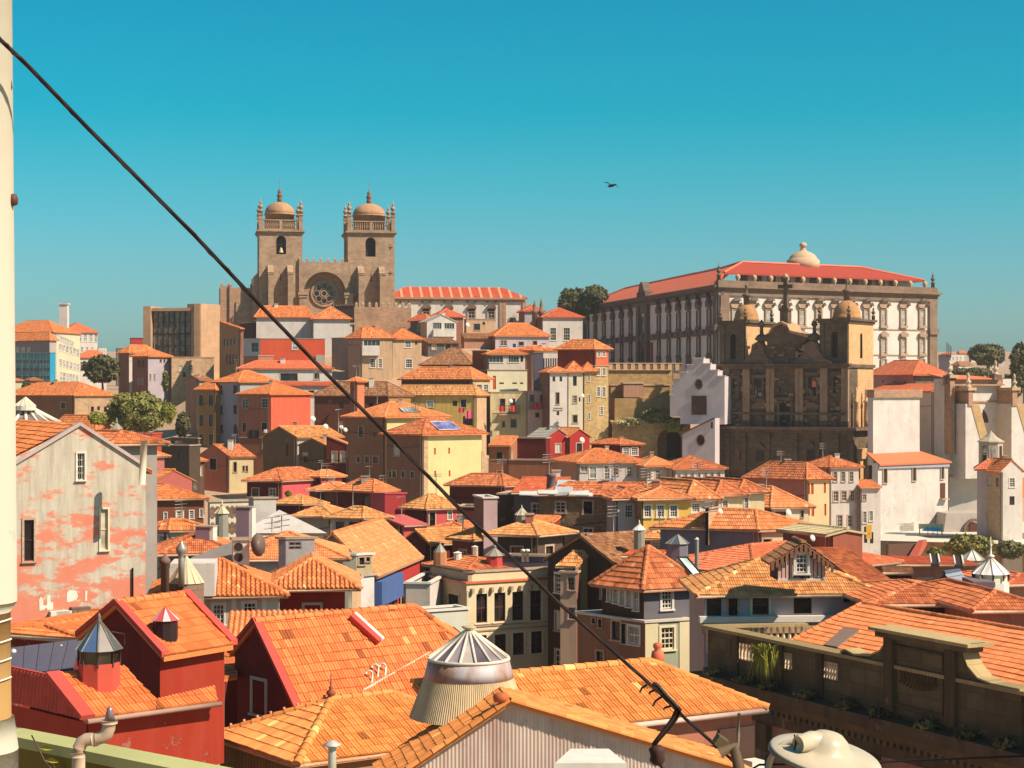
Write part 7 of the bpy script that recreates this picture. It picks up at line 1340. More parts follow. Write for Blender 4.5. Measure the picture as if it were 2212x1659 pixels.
# slate blue flat roof
b = MB(); A,B_,C_,D_ = wp(*cQ(100,665),62),wp(*cQ(800,570),64.5),wp(*cQ(900,250),72),wp(*cQ(100,350),70); n_ = (B_-A).cross(D_-A).normalized(); SL = flat((84,84,100),.5)
e = thing('slate_roof',A,'flat blue grey metal panel roof left of the small lantern','roof')
for i in range(5):
    f0,f1 = i / 5 + .004,(i+1) / 5 - .004; b = MB(); b.prism([A.lerp(B_,f0),A.lerp(B_,f1),D_.lerp(C_,f1),D_.lerp(C_,f0)],-n_*.08,SL); b.build('panel',e)
for x,y in ((148,390),(668,345)): 
    b = MB(); c = wp(*cQ(x,y),68.6 if x<400 else 70.2); b.lathe(c-Vector((0,0,.2)),[(.1,0),(.1,.25),(.02,.3)],WHITE,8); b.build('vent',e)
b = MB(); b.prism([A+Vector((0,0,-.1)),B_+Vector((0,0,-.1)),B_-Vector((0,0,8)),A-Vector((0,0,8))][::-1],Vector((0,3,0)),RW_SHADE); b.build('under_wall',e)
def roofpoly(name,label,pts,mat,bud=300,lod=0,thick=.15,cat='roof',parent=None,ridge=(),kind='flat',wd=None,rl=None,edge=None,wallm=None,wall_edges=(),wall_h=6):
    pts = [Vector(p) for p in pts]; e = parent or thing(name,pts[0],label,cat); rb = MB(); n_ = (pts[1]-pts[0]).cross(pts[-1]-pts[0]).normalized(); n_ = n_ if n_.z > 0 else -n_
    rb.prism([p-n_*.005 for p in pts],-n_*thick,mat); ro = rb.build('roof',e); tb = MB(); tile_plane(pts,mat,ro,tb,lod,kind,wd,rl,budget=[bud] if lod == 0 else None)
    for i,j in ridge: caps(pts[i],pts[j],mat,tb,ro,lod,budget=[60])
    tb.build('tile_courses',ro,'stuff')
    if edge:
        for i,j,m in edge:
            b = MB(); d = (pts[j]-pts[i]).normalized(); s2 = n_.cross(d).normalized(); b.prism([pts[i]-s2*.16,pts[j]-s2*.16,pts[j]+s2*.16,pts[i]+s2*.16],n_*.14,m); b.build('verge',e)
    for i,j in wall_edges:
        b = MB(); a,c = pts[i],pts[j]; b.face([a-Vector((0,0,wall_h)),c-Vector((0,0,wall_h)),c-Vector((0,0,.1)),a-Vector((0,0,.1))],wallm); b.build('wall',e)
    return e,ro
# gabled red house with small pink lantern: gable (dark) faces left, slope faces camera right
H_ = {}
def gable_house(name,label,K_,near_eave,gtop,gleft,reave,D,a,lenR,tm,wl,wr,wall_base,wins=(),aR=None,tiles=300,hip=0):
    # near_eave: near corner (eave of right slope); gtop: gable apex ; gleft: far end of gable at eave
    a_ = R(a); dL = Vector((-math.cos(a_),math.sin(a_),0)); aR_ = R(aR if aR else a); dR = Vector((math.sin(aR_),math.cos(aR_),0))
    C0 = wp(*K_(*near_eave),D); zE = C0.z; C0z = Vector((C0.x,C0.y,0))
    f = Fr(C0z+dL*50,-dL); t0 = f.at(*K_(*near_eave))[0]; tp,zp = f.at(*K_(*gtop)); tl,zl = f.at(*K_(*gleft)); fr = Fr(C0z,dR)
    L = lenR if lenR else fr.at(*K_(*reave))[0]
    e = thing(name,Vector((C0.x,C0.y,zE-wall_base)),label,'house'); zb = zE - wall_base; wt = t0
    b = MB(); ops_ = []
    for x0,y0,x1,y1,st in wins: q0,za = f.at(*K_(x0,y0)); q1,zc = f.at(*K_(x1,y1)); ops_.append((q0,q1,zc,za,st))
    zm = min(zl,zE) - .05
    wallface(b,f,tl,t0,zb,zm,wl,[o for o in ops_ if o[3]<zm]); b.face([f.pt(tl,0,zm),f.pt(t0,0,zm),f.pt(t0,0,zE),f.pt(tp,0,zp-.08),f.pt(tl,0,zl)],wl)
    b.face([fr.pt(0,0,zb),fr.pt(L,0,zb),fr.pt(L,0,zE-.05),fr.pt(0,0,zE-.05)],wr)
    b.face([fr.pt(L,0,zb),fr.pt(L,-(t0-tl),zb),fr.pt(L,-(t0-tl),zl),*([] if hip else [fr.pt(L,-(t0-tp),zp-.08)]),fr.pt(L,0,zE)],wl); b.build('wall',e)
    for o in ops_: window(e,f,*o)
    G = lambda t,q,z: f.pt(t,0,z) + dR * q
    o2 = .12
    ext = .35; sl = (zp-zE) / (t0-tp)
    P1 = [G(t0+ext,-o2,zE-sl*ext),G(t0+ext,L+o2,zE-sl*ext),G(tp,L+o2-hip,zp),G(tp,-o2,zp)]; sl2 = (zp-zl) / max(.1,tp-tl)
    P2 = [G(tl-.2,L+o2,zl-sl2*.2),G(tl-.2,-o2,zl-sl2*.2),G(tp,-o2,zp),G(tp,L+o2-hip,zp)]
    rb = MB(); rb.prism(P1,Vector((0,0,-.16)),tm); P3 = [P1[1],P2[0],P1[2]]
    if hip: rb.prism(P3,Vector((0,0,-.16)),tm)
    rb.prism(P2,Vector((0,0,-.16)),tm); ro = rb.build('roof',e); tb = MB(); tile_plane(P1,tm,ro,tb,0,budget=[tiles]); tile_plane(P2,tm,ro,tb,1); caps(P1[3],P1[2],tm,tb,ro,0,budget=[60])
    if hip: tile_plane(P3,tm,ro,tb,1); caps(P1[1],P1[2],tm,tb,ro,0,budget=[40])
    tb.build('tile_courses',ro,'stuff')
    for A,B_ in ((P1[0],P1[3]),(P2[1],P2[2])) + (() if hip else ((P1[1],P1[2]),)):
        b = MB(); up = Vector((0,0,1)); b.box8([A-dR*.1,B_-dR*.1,B_+dR*.22,A+dR*.22,A-dR*.1+up*.17,B_-dR*.1+up*.17,B_+dR*.22+up*.17,A+dR*.22+up*.17],TRIM); b.build('verge',e)
    return dict(e=e,f=f,fr=fr,G=G,L=L,t0=t0,tp=tp,tl=tl,zE=zE,zp=zp,zl=zl,P1=P1,dR=dR,dL=dL,ro=ro)
g1 = gable_house('red_gable_house','dark red gabled house with orange slope carrying a small pink lantern',cP,(1742,1535),(1290,1035),(905,1360),(2440,1400),60,42,None,T_F,RW_SHADE,RW,4.2,aR=34)
P1 = g1['P1']; 
def onquad(P_,K_,u,v):
    n_ = (P_[1]-P_[0]).cross(P_[3]-P_[0]); x,y = K_(u,v); d = Vector(((x-CX)/F,1,(HY-y)/F)); return d * (P_[0].dot(n_)/d.dot(n_))
c = onquad(P1,cP,1800,1400); lantern('pink_lantern','small pink ribbed cone lantern on a dark square base on the red gable house',c+Vector((0,0,.1)),s_(130,63),.45,s_(130,63),flat((48,30,26)),[P((206,84,84),.1),P((230,190,186),.1)],10,.3,fin=0,base=.8,flare=1.15)
b = MB(); t,z = g1['f'].at(*cP(1240,1340)); t2,z2 = g1['f'].at(*cP(1440,1360)); b.tube([g1['f'].pt(t,.08,z),g1['f'].pt(t2,.3,z2),g1['f'].pt(t2,.3,z2-.35)],.025,P((190,150,100)),5); b.build('bracket',g1['e'])
# lower front roof of the red house complex
C0 = wp(*cQ(940,1130),53); 
aa = R(54); dR_ = Vector((math.sin(R(48)),math.cos(R(48)),0)); fF = Fr(Vector((C0.x,C0.y,0)),dR_)
A = C0; LE = fF.at(*cQ(2212,960))[0] + .5; B_ = fF.pt(LE,0,C0.z)
# apex line of the slope
nrm2 = Vector((-dR_.y,dR_.x,0)); Tt0 = wp(*cQ(560,650),1); k0 = Tt0.x; m0 = Tt0.z
hw_ = (k0*A.y-A.x+0) ; hw_ = 3.6 ; Tt = A + nrm2 * hw_ ; Tt.z = A.z + hw_ * .5
n_ = (B_-A).cross(Tt-A).normalized(); pq = lambda u,v: onquad([A,B_,Tt+(B_-A),Tt],cQ,u,v)
e,ro = roofpoly('red_front_house','dark red front house with orange roof and pink hip flashing at lower left',[A,pq(1700,1030),pq(1700,925),pq(1340,560),pq(830,615),pq(560,650)],T_F,cat='house',lod=0,bud=300)
roofpoly('x','',[pq(1700,1030),B_,pq(2330,775),pq(1700,925)],T_F,parent=e,lod=0,bud=0)
b = MB(); d = (pq(560,650)-A).normalized(); s2 = n_.cross(d).normalized(); b.prism([A-s2*.25,pq(560,650)-s2*.25,pq(560,650)+s2*.2,A+s2*.2],n_*.15,TRIM); b.build('hip_flashing',e)
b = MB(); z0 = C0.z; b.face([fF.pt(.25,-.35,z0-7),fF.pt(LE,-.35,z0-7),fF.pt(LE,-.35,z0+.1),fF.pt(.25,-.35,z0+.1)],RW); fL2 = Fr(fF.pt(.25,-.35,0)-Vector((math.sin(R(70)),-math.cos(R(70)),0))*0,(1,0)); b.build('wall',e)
b = MB(); b.tube([fF.pt(0,.05,z0-.06),fF.pt(LE+.1,.05,z0-.06)],.08,P((150,120,104)),6); b.build('gutter',e)
# left slope (matt red tiles)
LP = [wp(*cQ(120,1500),48.5),wp(*cQ(935,1290),52.6),C0+Vector((0,0,-.05)),pq(560,650),wp(*cQ(60,720),58)]
T_MR = tilem((196,76,56),.12,.1)
n3 = (pq(560,650)-A).cross(Vector((-math.cos(R(46)),math.sin(R(46))-.0,0))).normalized(); PQ = [A,pq(560,650),A+Vector((-3,3.1,0))]
def onpl(K_,u,v): x,y = K_(u,v); d = Vector(((x-CX)/F,1,(HY-y)/F)); return d * (A.dot(n3)/d.dot(n3))
dQ = Vector((-math.cos(R(46)),math.sin(R(46)),0)); P_l = [A+dQ*5.2,A,pq(560,650),pq(560,650)+dQ*3.2]
roofpoly('x','',P_l,T_MR,parent=e,lod=0,bud=150,wd=.42,rl=.42)
b = MB(); b.face([P_l[0]-Vector((0,0,6)),A-Vector((0,0,6)),A-Vector((0,0,.1)),P_l[0]-Vector((0,0,.1))],plaster((150,52,34),.3)); b.build('side_wall',e)
# near low brick edge wall
# octagonal lantern
c = pq(1080,700); k = s_(1,57); ce = lantern('octagonal_lantern','octagonal glazed roof lantern with grey pointed metal cap on a salmon drum',pq(1080,720)+Vector((0,0,.1)),k*215,k*170,k*300,P((196,84,66),.1),[flat((84,80,76),.3,.4),flat((110,106,100),.3,.4),flat((96,122,160),.25,.3)],8,.15,fin=.18,ribs=flat((120,112,100),.4),glassm=(glass((44,38,26),.1),.8),base=1.2,flare=1.12)
# ------------------------------------------------------------------ large central gabled house
g2 = gable_house('red_gable_house','largest dark red gabled house with long striped orange slope and white framed opening',cS,(1050,1040),(590,62),(345,365),None,66,50,10.4,T_F,RW_SHADE,RW,7,aR=50,hip=3.3,wins=[(540,690,680,1080,'Lx')],tiles=300)
b = MB(); q = g2; A = onquad(q['P1'],cS,1625,5); B_ = onquad(q['P1'],cS,1935,290); n_ = (q['P1'][1]-q['P1'][0]).cross(q['P1'][3]-q['P1'][0]).normalized(); d = (B_-A).normalized(); s2 = n_.cross(d); b.prism([A-s2*.12,B_-s2*.12,B_+s2*.12,A+s2*.12],n_*.2,WHITE); b.prism([A-s2*.38,B_-s2*.38,B_-s2*.14,A-s2*.14],n_*.32,TRIM); b.build('party_wall_coping',q['e'])
for x,y in ((1840,680),(1905,610),(1985,600)):
    b = MB(); c = onquad(q['P1'],cS,x,y+60); k = s_(1,64); b.tube([c,c+Vector((0,0,k*130)),c+Vector((-k*20,0,k*150)),c+Vector((-k*55,0,k*150)),c+Vector((-k*70,0,k*120))],k*12,flat((206,200,190),.4,.3),8); tag(b.build('gooseneck_vent'),'white gooseneck vent pipe, %s of three on the striped slope'%{1840: 'left',1905: 'middle',1985: 'right'}[x],'vent','gooseneck vents on the striped slope')
b = MB(); p0,p1 = onquad(q['P1'],cS,1745,840),onquad(q['P1'],cU,240,440); b.prism([p0,p1,p1+Vector((0,0,.14)),p0+Vector((0,0,.14))],Vector((.1,.2,0)),WHITE); b.build('valley_flashing',q['e'])
# secondary slope behind right end of the big roof
# narrow strip of roof between the red houses
roofpoly('roof_strip','narrow vertical strip of orange roof between the two red gables',[wp(*cS(230,690),68),wp(*cS(370,670),68.4),wp(*cS(420,250),76),wp(*cS(230,250),75.5)],T_F,lod=0,bud=80,wallm=RW_SHADE,wall_edges=((0,1),),wall_h=7)
# ------------------------------------------------------------------ front centre hip roof
W_OLDW = plaster((112,92,56),.6,(60,50,34))
r = H('hip_roof_house','nearest hip roofed house with terracotta finial and mossy wooden wall',cS,(1050,1600),190,2290,880,60,54,'hip',dr=8.0,wl=W_OLDW,wr=P((150,116,84),.4),base=5,tm=T_F2,lod=0,bud=300,o=.25,aR=55)
apx = r['G'](r['dl']/2,r['dl']/2,r['zr']) if r['dr'] > r['dl'] else r['G'](r['dl']/2,r['dr']/2,r['zr'])
b = MB(); b.lathe(apx,[(.13,0),(.1,.12),(.16,.2),(.17,.28),(.06,.36),(.09,.42),(.04,.48),(.02,.9)],tilem((150,84,60),.1,.1),10); b.build('finial',r['h'])
for i in range(9): 
    f = (i+.5) / 9; A = r['G'](r['dl']+.25,-.25,r['ze']); c = A.lerp(apx,f); b = MB(); b.lathe(c+Vector((0,0,.1)),[(.05,0),(.05,.14)],P((206,150,110)),6); b.build('ridge_knob',r['ro'] if 'ro' in r else r['roof'])
b = MB(); fl = r['frL']; n = 26
for i in range(n): t = r['dl'] * i / n; zz = r['zt']; b.box(fl,t+.02,t+r['dl']/n-.02,0,.04,r['zb'],zz-.05,W_OLDW)
b.build('boards',r['h'],'stuff')
# right-hand big roof behind the drum
r = H('big_tiled_house','long orange roof with terracotta chimney pot behind the glass drum lantern',cX,(180,1185),-1300,1700,495,64,12,'hip',wl=P((150,96,80),.4),wr=P((150,100,84),.4),base=5,tm=T_F2,lod=0,dl=5.4,bud=300,o=.2,aR=83,hipf=1) if False else None
E0 = wp(*cX(185,1180),58.5); E1 = wp(*cX(1720,1005),61.4); E0.z = E1.z = (E0.z+E1.z) / 2; dE = (E1-E0).normalized(); nb = Vector((-dE.y,dE.x,0))
RR = E1 - dE * 2.8 + nb * 2.8; RR.z = (HY-cX(430,500)[1]) / F * RR.y; RL = RR - dE * 9
e = thing('big_tiled_house',E0-Vector((0,0,5)),'long orange roof with terracotta chimney pot behind the glass drum lantern','house')
E00 = RL - nb * 2.8; E00.z = E0.z
nn = (E1-E0).cross(RR-E0).normalized()
Lx = [E00,E1,RR,RL]
RB = RR + Vector((RR-E1).xy.to_3d()) * 0
rb = MB(); rb.prism(Lx,-nn*.15,T_F2); Bk = [E1,E1+nb*5.6,RR]; rb.prism(Bk,Vector((0,0,-.15)),T_F2); ro = rb.build('roof',e); tb = MB(); tile_plane(Lx,T_F2,ro,tb,0,budget=[300]); tile_plane(Bk,T_F2,ro,tb,1); caps(RL,RR,T_F2,tb,ro,0,budget=[80]); caps(E1,RR,T_F2,tb,ro,0,budget=[80]); tb.build('tile_courses',ro,'stuff')
b = MB(); fw = Fr(E0+Vector((0,.4,0)),dE.xy.to_3d()); LW = (E1-E0).length; b.box(fw,.2,LW-.6,-4,0,E0.z-7,E0.z-.12,P((150,96,76),.5,(80,50,40))); b.box(fw,LW-2.0,LW-.55,-.2,.1,E0.z-7,E0.z-.6,P((70,50,40),.3)); b.build('wall',e)
for t,w_,h0,h1,m in ((8.0,.35,1.1,1.6,DKF),(9.0,.3,1.1,1.6,DKF),(8.2,1.2,2.1,2.7,WHITE),(6.0,1.0,2.4,3.4,P((190,180,150)))): b = MB(); b.box(fw,min(t,LW-2.4),min(t,LW-2.4)+w_,0,.2,E0.z-h1,E0.z-h0,m); b.build('wall_item',e)
b = MB(); b.box(fw,LW-1.2,LW-.7,.3,.8,E0.z-7,E0.z-1.6,WHITE); b.build('white_duct',e)
b = MB(); b.tube([E0-Vector((0,0,.08)),E1-Vector((0,0,.08))],.09,P((196,170,156),.2),8); b.build('gutter',e)
b = MB(); b.lathe(RR+Vector((.3,.3,-.1)),[(.16,0),(.24,.15),(.2,.4),(.1,.46),(.16,.54),(.15,.66),(.05,.7)],tilem((196,110,76),.1,.1),10); b.build('chimney_pot',e)
# ------------------------------------------------------------------ glass drum lantern
D = 56.6; c = wp(*cU(680,470),D); k = s_(1,D); e = thing('glass_drum_lantern',c-Vector((0,0,2)),'big round roof lantern with glass cone, metal band and corrugated skirt','roof lantern')
n = 16; Rr = k * 440; zc_ = 0
TZ = k * 290; q = lambda r_,z,x: (c.x+r_*math.cos(x),c.y+r_*math.sin(x),c.z+z)
for i in range(n):
    a,a2 = 2 * math.pi * (i+.5) / n,2 * math.pi * (i+1.5) / n; b = MB(); b.face([q(Rr*.99,.02,a),q(Rr*.99,.02,a2),q(k*55,TZ,a2),q(k*55,TZ,a)],[glass((70,60,64),.12),glass((104,92,92),.15),glass((130,118,110),.2)][i%3]); b.build('glass_pane',e)
b = MB()
for i in range(n): a = 2 * math.pi * (i+.5) / n; b.tube([q(Rr,.03,a),q(k*50,TZ+.02,a)],.045,P((214,204,184),.1),5)
b.build('glazing_bars',e)
b = MB(); b.lathe(c,[(Rr*1.0,-.03),(Rr*1.03,-.02),(Rr*1.02,.05)],P((214,204,184),.1),40); b.lathe(c+Vector((0,0,TZ)),[(k*60,-.05),(k*62,.02),(k*40,k*25),(k*75,k*50),(k*80,k*60),(k*40,k*62)],P((190,170,130),.3),12); b.build('rim',e)
def tinm():
    m,t,b = base_mat('tin_band',.6); b.inputs['Metallic'].default_value = .12; n1 = ramp(t,noi(t,1.2,pos(t,(1,1,.5)),4,.6),.4,.65); t.links.new(mixc(t,n1,lin((176,168,166)),lin((150,106,84))),b.inputs['Base Color']); return m
b = MB(); b.lathe(c,[(k*490,-k*200),(k*470,-k*120),(Rr*1.01,-.02)],tinm(),40); b.build('metal_band',e)
b = MB(); seg = 150; vs = []; fs = []
for j,(rr,z) in enumerate(((k*480,-k*200),(k*640,-k*620))):
    for i in range(seg*2): a = 2 * math.pi * i / (seg*2); r_ = rr + (k*8 if i%2 else 0); vs.append(q(r_,z,a))
m_ = seg * 2
for i in range(m_): fs.append((i,m_+i,m_+(i+1)%m_,(i+1)%m_))
b.raw(vs,[f[::-1] for f in fs],P((206,182,140),.5,(130,90,60))); b.build('corrugated_skirt',e)
# ------------------------------------------------------------------ corrugated gable in the bottom centre
CORR = P((196,176,160),.55,(120,60,50)); D = 46
fc = Fr(wp(*cU(60,1655),53),(math.cos(R(9)),math.sin(R(9)))); ac = lambda x,y: fc.at(*cU(x,y)); pk = ac(1120,945); lf = ac(40,1660); rt = ac(3300,1700-60)
aX = lambda x,y: fc.at(*cX(x,y)); rt = aX(1300,1640); m1 = aX(0,1255)
e = thing('corrugated_gable',fc.pt(pk[0],-2,-14),'nearest gable clad in pale corrugated sheet with tiled verge','house')
line = lambda t: (lf[1]+(pk[1]-lf[1])*(t-lf[0])/(pk[0]-lf[0])) if t < pk[0] else (pk[1]+(rt[1]-pk[1])*(t-pk[0])/(rt[0]-pk[0]))
cor = pk
T0,T1 = lf[0] - .8,rt[0] + .6; npan = 9; wv = .105
for i in range(npan):
    a_,c_ = T0 + (T1-T0) * i / npan,T0 + (T1-T0) * (i+1) / npan; b = MB(); nw = int((c_-a_)/wv*2); q_ = []
    for j in range(nw+1): t = a_ + (c_-a_) * j / nw; q_.append((t,.02 if j%2 else 0))
    for (ta,na),(tb_,nb_) in zip(q_,q_[1:]): b.face([fc.pt(ta,na+i%2*.01,-16),fc.pt(tb_,nb_+i%2*.01,-16),fc.pt(tb_,nb_+i%2*.01,line(tb_)),fc.pt(ta,na+i%2*.01,line(ta))],CORR)
    b.build('corrugated_sheet',e)
b = MB(); b.box8([fc.pt(T0,.12,line(T0)-.1),fc.pt(pk[0],.12,pk[1]-.1),fc.pt(pk[0],-.05,pk[1]-.1),fc.pt(T0,-.05,line(T0)-.1),fc.pt(T0,.12,line(T0)+.05),fc.pt(pk[0],.12,pk[1]+.05),fc.pt(pk[0],-.05,pk[1]+.05),fc.pt(T0,-.05,line(T0)+.05)],P((190,168,150),.2))
b.box8([fc.pt(pk[0],.12,pk[1]-.1),fc.pt(T1,.12,line(T1)-.1),fc.pt(T1,-.05,line(T1)-.1),fc.pt(pk[0],-.05,pk[1]-.1),fc.pt(pk[0],.12,pk[1]+.05),fc.pt(T1,.12,line(T1)+.05),fc.pt(T1,-.05,line(T1)+.05),fc.pt(pk[0],-.05,pk[1]+.05)],P((190,168,150),.2)); b.build('barge_board',e)
hgt = 2.9; pkB = fc.pt(pk[0],-hgt,pk[1]+.02)
PlL = [fc.pt(T0,-hgt,line(T0)),fc.pt(T0,.2,line(T0)+.05),fc.pt(pk[0],.2,pk[1]+.08),pkB]; PlR = [fc.pt(T1,.2,line(T1)+.05),fc.pt(T1,-hgt,line(T1)),pkB,fc.pt(pk[0],.2,pk[1]+.08)]
rb = MB(); rb.prism(PlL,Vector((0,0,-.12)),T_F2); rb.prism(PlR,Vector((0,0,-.12)),T_F2); ro = rb.build('roof',e); tb = MB(); tile_plane(PlL,T_F2,ro,tb,0,budget=[150],wd=.2,rl=.32); tile_plane(PlR,T_F2,ro,tb,0,budget=[150],wd=.2,rl=.32); caps(PlL[1],PlL[2],T_F2,tb,ro,0,r=.12,budget=[60]); caps(PlR[0],PlR[3],T_F2,tb,ro,0,r=.12,budget=[60]); tb.build('tile_courses',ro,'stuff')
b = MB(); b.lathe(fc.pt(pk[0]-.25,.1,pk[1]+.05),[(.22,0),(.24,.16),(.15,.24)],tilem((190,100,60),.1,.1),8); b.build('ridge_end',e)
b = MB(); fk = Fr(wp(*cU(1620,1600),30),(1,.0)); L_ = fk.at(*cU(2400,1620))[0]; zz = fk.at(*cU(1620,1605))[1]; b.prism([fk.pt(0,0,zz),fk.pt(L_,0,zz),fk.pt(L_*.8,-1.2,zz),fk.pt(L_*.25,-1.2,zz)],Vector((0,0,-.18)),WHITE); tag(b.build('flat_duct'),'white flat duct lid at the bottom edge below the corrugated gable','duct')
# vent pipe with cone hat
b = MB(); D = 40; c = wp(*cS(1405,1700),D); k = s_(1,D); b.lathe(c,[(k*45,-1.5),(k*45,k*290),(k*42,k*295)],flat((190,180,160),.4,.3),14); e = b.build('vent_pipe'); tag(e,'round grey vent pipe with conical rain cap in front of the nearest roof','vent'); b = MB(); b.lathe(c,[(k*100,k*285),(k*98,k*300),(k*10,k*345)],flat((206,196,180),.4,.3),16); b.build('rain_cap',e)
# ------------------------------------------------------------------ balustraded building, lower right
S_MOS = stone((118,102,72),1.4,.7,.45,.5,.95); S_MOSD = plaster((84,70,50),.8,(44,36,26)); T_BR = tilem((222,128,72),.2,.25,(170,110,70))
zT = -12.28; O_ = wp(1529,1357,95); q_ = wp(2212,1500,74.4); fx = Fr((O_.x,O_.y),(q_.x-O_.x,q_.y-O_.y)); LX = 27.5
ax = lambda K_,x,y: fx.at(*K_(x,y)); e = thing('balustraded_building',fx.pt(12,-4,-28),'mossy dark stone building with balusters and curved pediment below an orange roof','building')
def tz(K_,x,y): return ax(K_,x,y)
grp = [(cY,500,710),(cY,950,1130),(cZZ,0,155),(cZZ,480,710),(cZZ,1720,2015)]
ops = []
for K_,x0,x1 in grp: ops.append((tz(K_,x0,1500)[0]-.15,tz(K_,x1,1500)[0]+.2,zT-1.25,zT-.38))
b = MB(); wallface(b,fx,0,LX,zT-2.2,zT,S_MOS,ops,rev=.45); b.face([fx.pt(LX,-.45,zT-2.2),fx.pt(0,-.45,zT-2.2),fx.pt(0,-.45,zT-1.3),fx.pt(LX,-.45,zT-1.3)],S_MOS); b.build('parapet',e)
BL = flat((240,214,176),.8); BP = [(.07,0),(.07,.08),(.04,.12),(.1,.3),(.05,.52),(.07,.6),(.07,.66),(.04,.7),(.08,.82),(.08,.87)]; bm_ = MB(); bm_.lathe((0,0,0),BP,BL,8); BMESH = bm_.data('baluster')  # balusters coloured paler than the wall to stand in for sunlight on them
for a_,c_,z0,z1 in ops:
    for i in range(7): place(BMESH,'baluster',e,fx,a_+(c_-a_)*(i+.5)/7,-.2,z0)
b = MB(); b.box(fx,-.2,LX,-.6,.28,zT,zT+.16,stone((176,152,104),1.2,.5,.2,.7,.5)); b.build('coping',e)
for t in (2.6,6.4,9.6,13.0,15.2,21.5,24.5): b = MB(); b.box(fx,t-.25,t+.25,0,.14,zT-2.2,zT,S_MOSD); b.build('parapet_pier',e)
b = MB(); b.box(fx,-.3,LX,-.5,.9,zT-2.75,zT-2.2,S_MOSD); b.box(fx,-.1,LX,-.5,.5,zT-3.2,zT-2.75,S_MOS); b.box(fx,0,LX,-.5,.25,zT-4.0,zT-3.2,S_MOSD)
b.build('cornice',e)
b = MB()
for i in range(60): t = LX * i / 60; b.box(fx,t+.08,t+.3,.25,.45,zT-3.45,zT-3.2,S_MOS)
b.build('dentils',e,'stuff')
b = MB(); b.box(fx,0,LX,-6,0,-32,zT-2.2,P((150,112,100),.3)); b.build('wall',e)
for t in (1.0,5.2,9.4,13.6,17.8,22.0,25.5): b = MB(); b.box(fx,t-.45,t+.45,0,.35,-32,zT-4,S_MOSD); b.build('pilaster',e)
out = [(245,520),(250,400),(300,375),(400,430),(560,440),(680,390),(740,300),(760,230),(720,180),(640,150),(1440,300),(1680,300),(1600,370),(1595,430),(1640,560),(1750,690),(1900,790),(2050,840),(2212,870),(2212,900)]
pts = [tz(cZZ,x,y) for x,y in out]
b = MB(); up = [fx.pt(t,.15,max(z,zT-.1)) for t,z in pts]; b.prism([fx.pt(pts[0][0],.15,zT-2)]+[fx.pt(pts[-1][0],.15,zT-2)]+up[::-1],-fx.n*.7,S_MOS); b.build('pediment',e)
b = MB(); t0,z0 = tz(cZZ,610,120); t1,z1 = tz(cZZ,1700,300); zz = (tz(cZZ,640,150)[1]+tz(cZZ,1440,300)[1]) / 2; b.box(fx,t0,t1,-.95,.5,zz,zz+.14,stone((186,160,112),1.2,.5,.2,.7,.4)); b.box(fx,t0+.3,t1-.3,-.6,.35,zz-.25,zz,S_MOS); b.build('pediment_slab',e)
b = MB()
for (ta,za),(tb_,zb_) in list(zip(pts[1:8],pts[2:9])) + list(zip(pts[12:18],pts[13:19])):
    za,zb_ = max(za,zT+.16),max(zb_,zT+.16); b.box8([fx.pt(ta,.22,za),fx.pt(tb_,.22,zb_),fx.pt(tb_,-.62,zb_),fx.pt(ta,-.62,za),fx.pt(ta,.22,za+.08),fx.pt(tb_,.22,zb_+.08),fx.pt(tb_,-.62,zb_+.08),fx.pt(ta,-.62,za+.08)],stone((186,160,112),1.2,.5,.2,.7,.4))
b.build('pediment_edge',e,'stuff')
b = MB()
for x0,y0,x1,y1 in ((830,330,1380,860),):
    t0,_ = tz(cZZ,x0,y0); t1,_ = tz(cZZ,x1,y1); z1 = zz - .5; z0 = zT - 1.6
    for a_,c_,g0,g1 in ((t0,t1,z1-.1,z1),(t0,t1,z0,z0+.1),(t0,t0+.1,z0+.1,z1-.1),(t1-.1,t1,z0+.1,z1-.1)): b.box(fx,a_,c_,.15,.24,g0,g1,S_MOSD)
    for i in range(11): f = (i+.5) / 11; tt = t0 + .4 + (t1-t0-.8) * f; h = .25 + .2 * math.sin(math.pi*f); b.tube([fx.pt(tt-.12,.17,(z0+z1)/2-h),fx.pt(tt+.1,.24,(z0+z1)/2-h*.2),fx.pt(tt-.05,.2,(z0+z1)/2+h)],.05,S_MOSD,5)
for x in (800,1470): t,_ = tz(cZZ,x,500); b.box(fx,t-.3,t+.3,.15,.38,zT-1.9,zz-.25,S_MOSD)
b.build('relief_panel',e)
# its tiled roof
w_ = 6.0; fr2 = Fr(fx.pt(0,-w_,0),fx.d); tR,zR_ = fr2.at(1850,1302); A = fx.pt(5.0,-.65,zT-.55); B_ = fx.pt(LX,-.65,zT-.55); C_ = fr2.pt(LX,0,zR_); D_ = fr2.pt(5.0,0,zR_)
E_ = fr2.pt(0,0,0)
roofpoly('x','',[A,B_,C_,D_],T_BR,parent=e,lod=0,bud=300,ridge=((3,2),(0,3)))
roofpoly('x','',[fx.pt(LX,-2*w_,zT-.55),fx.pt(5,-2*w_,zT-.55),D_,C_],T_BR,parent=e,lod=1)
b = MB(); b.face([A,D_,fx.pt(5.0,-2*w_,zT-.6),fx.pt(5,-2*w_,zT-6),fx.pt(5,-.6,zT-6)][::-1],S_MOS); b.face([fx.pt(0,-.45,zT-1.3),fx.pt(5,-.45,zT-1.3),fx.pt(5,-12,zT-1.3),fx.pt(0,-12,zT-1.3)],S_TAN); b.build('end_wall',e)
qd = [onquad([A,B_,C_,D_],cZZ,x,y) for x,y in ((45,345),(190,372),(425,190),(262,152))]; n_ = (qd[1]-qd[0]).cross(qd[3]-qd[0]).normalized(); n_ = n_ if n_.z > 0 else -n_
b = MB(); b.prism([p+n_*.16 for p in qd],-n_*.14,flat((150,124,106),.4)); b.build('roof_hatch',e)
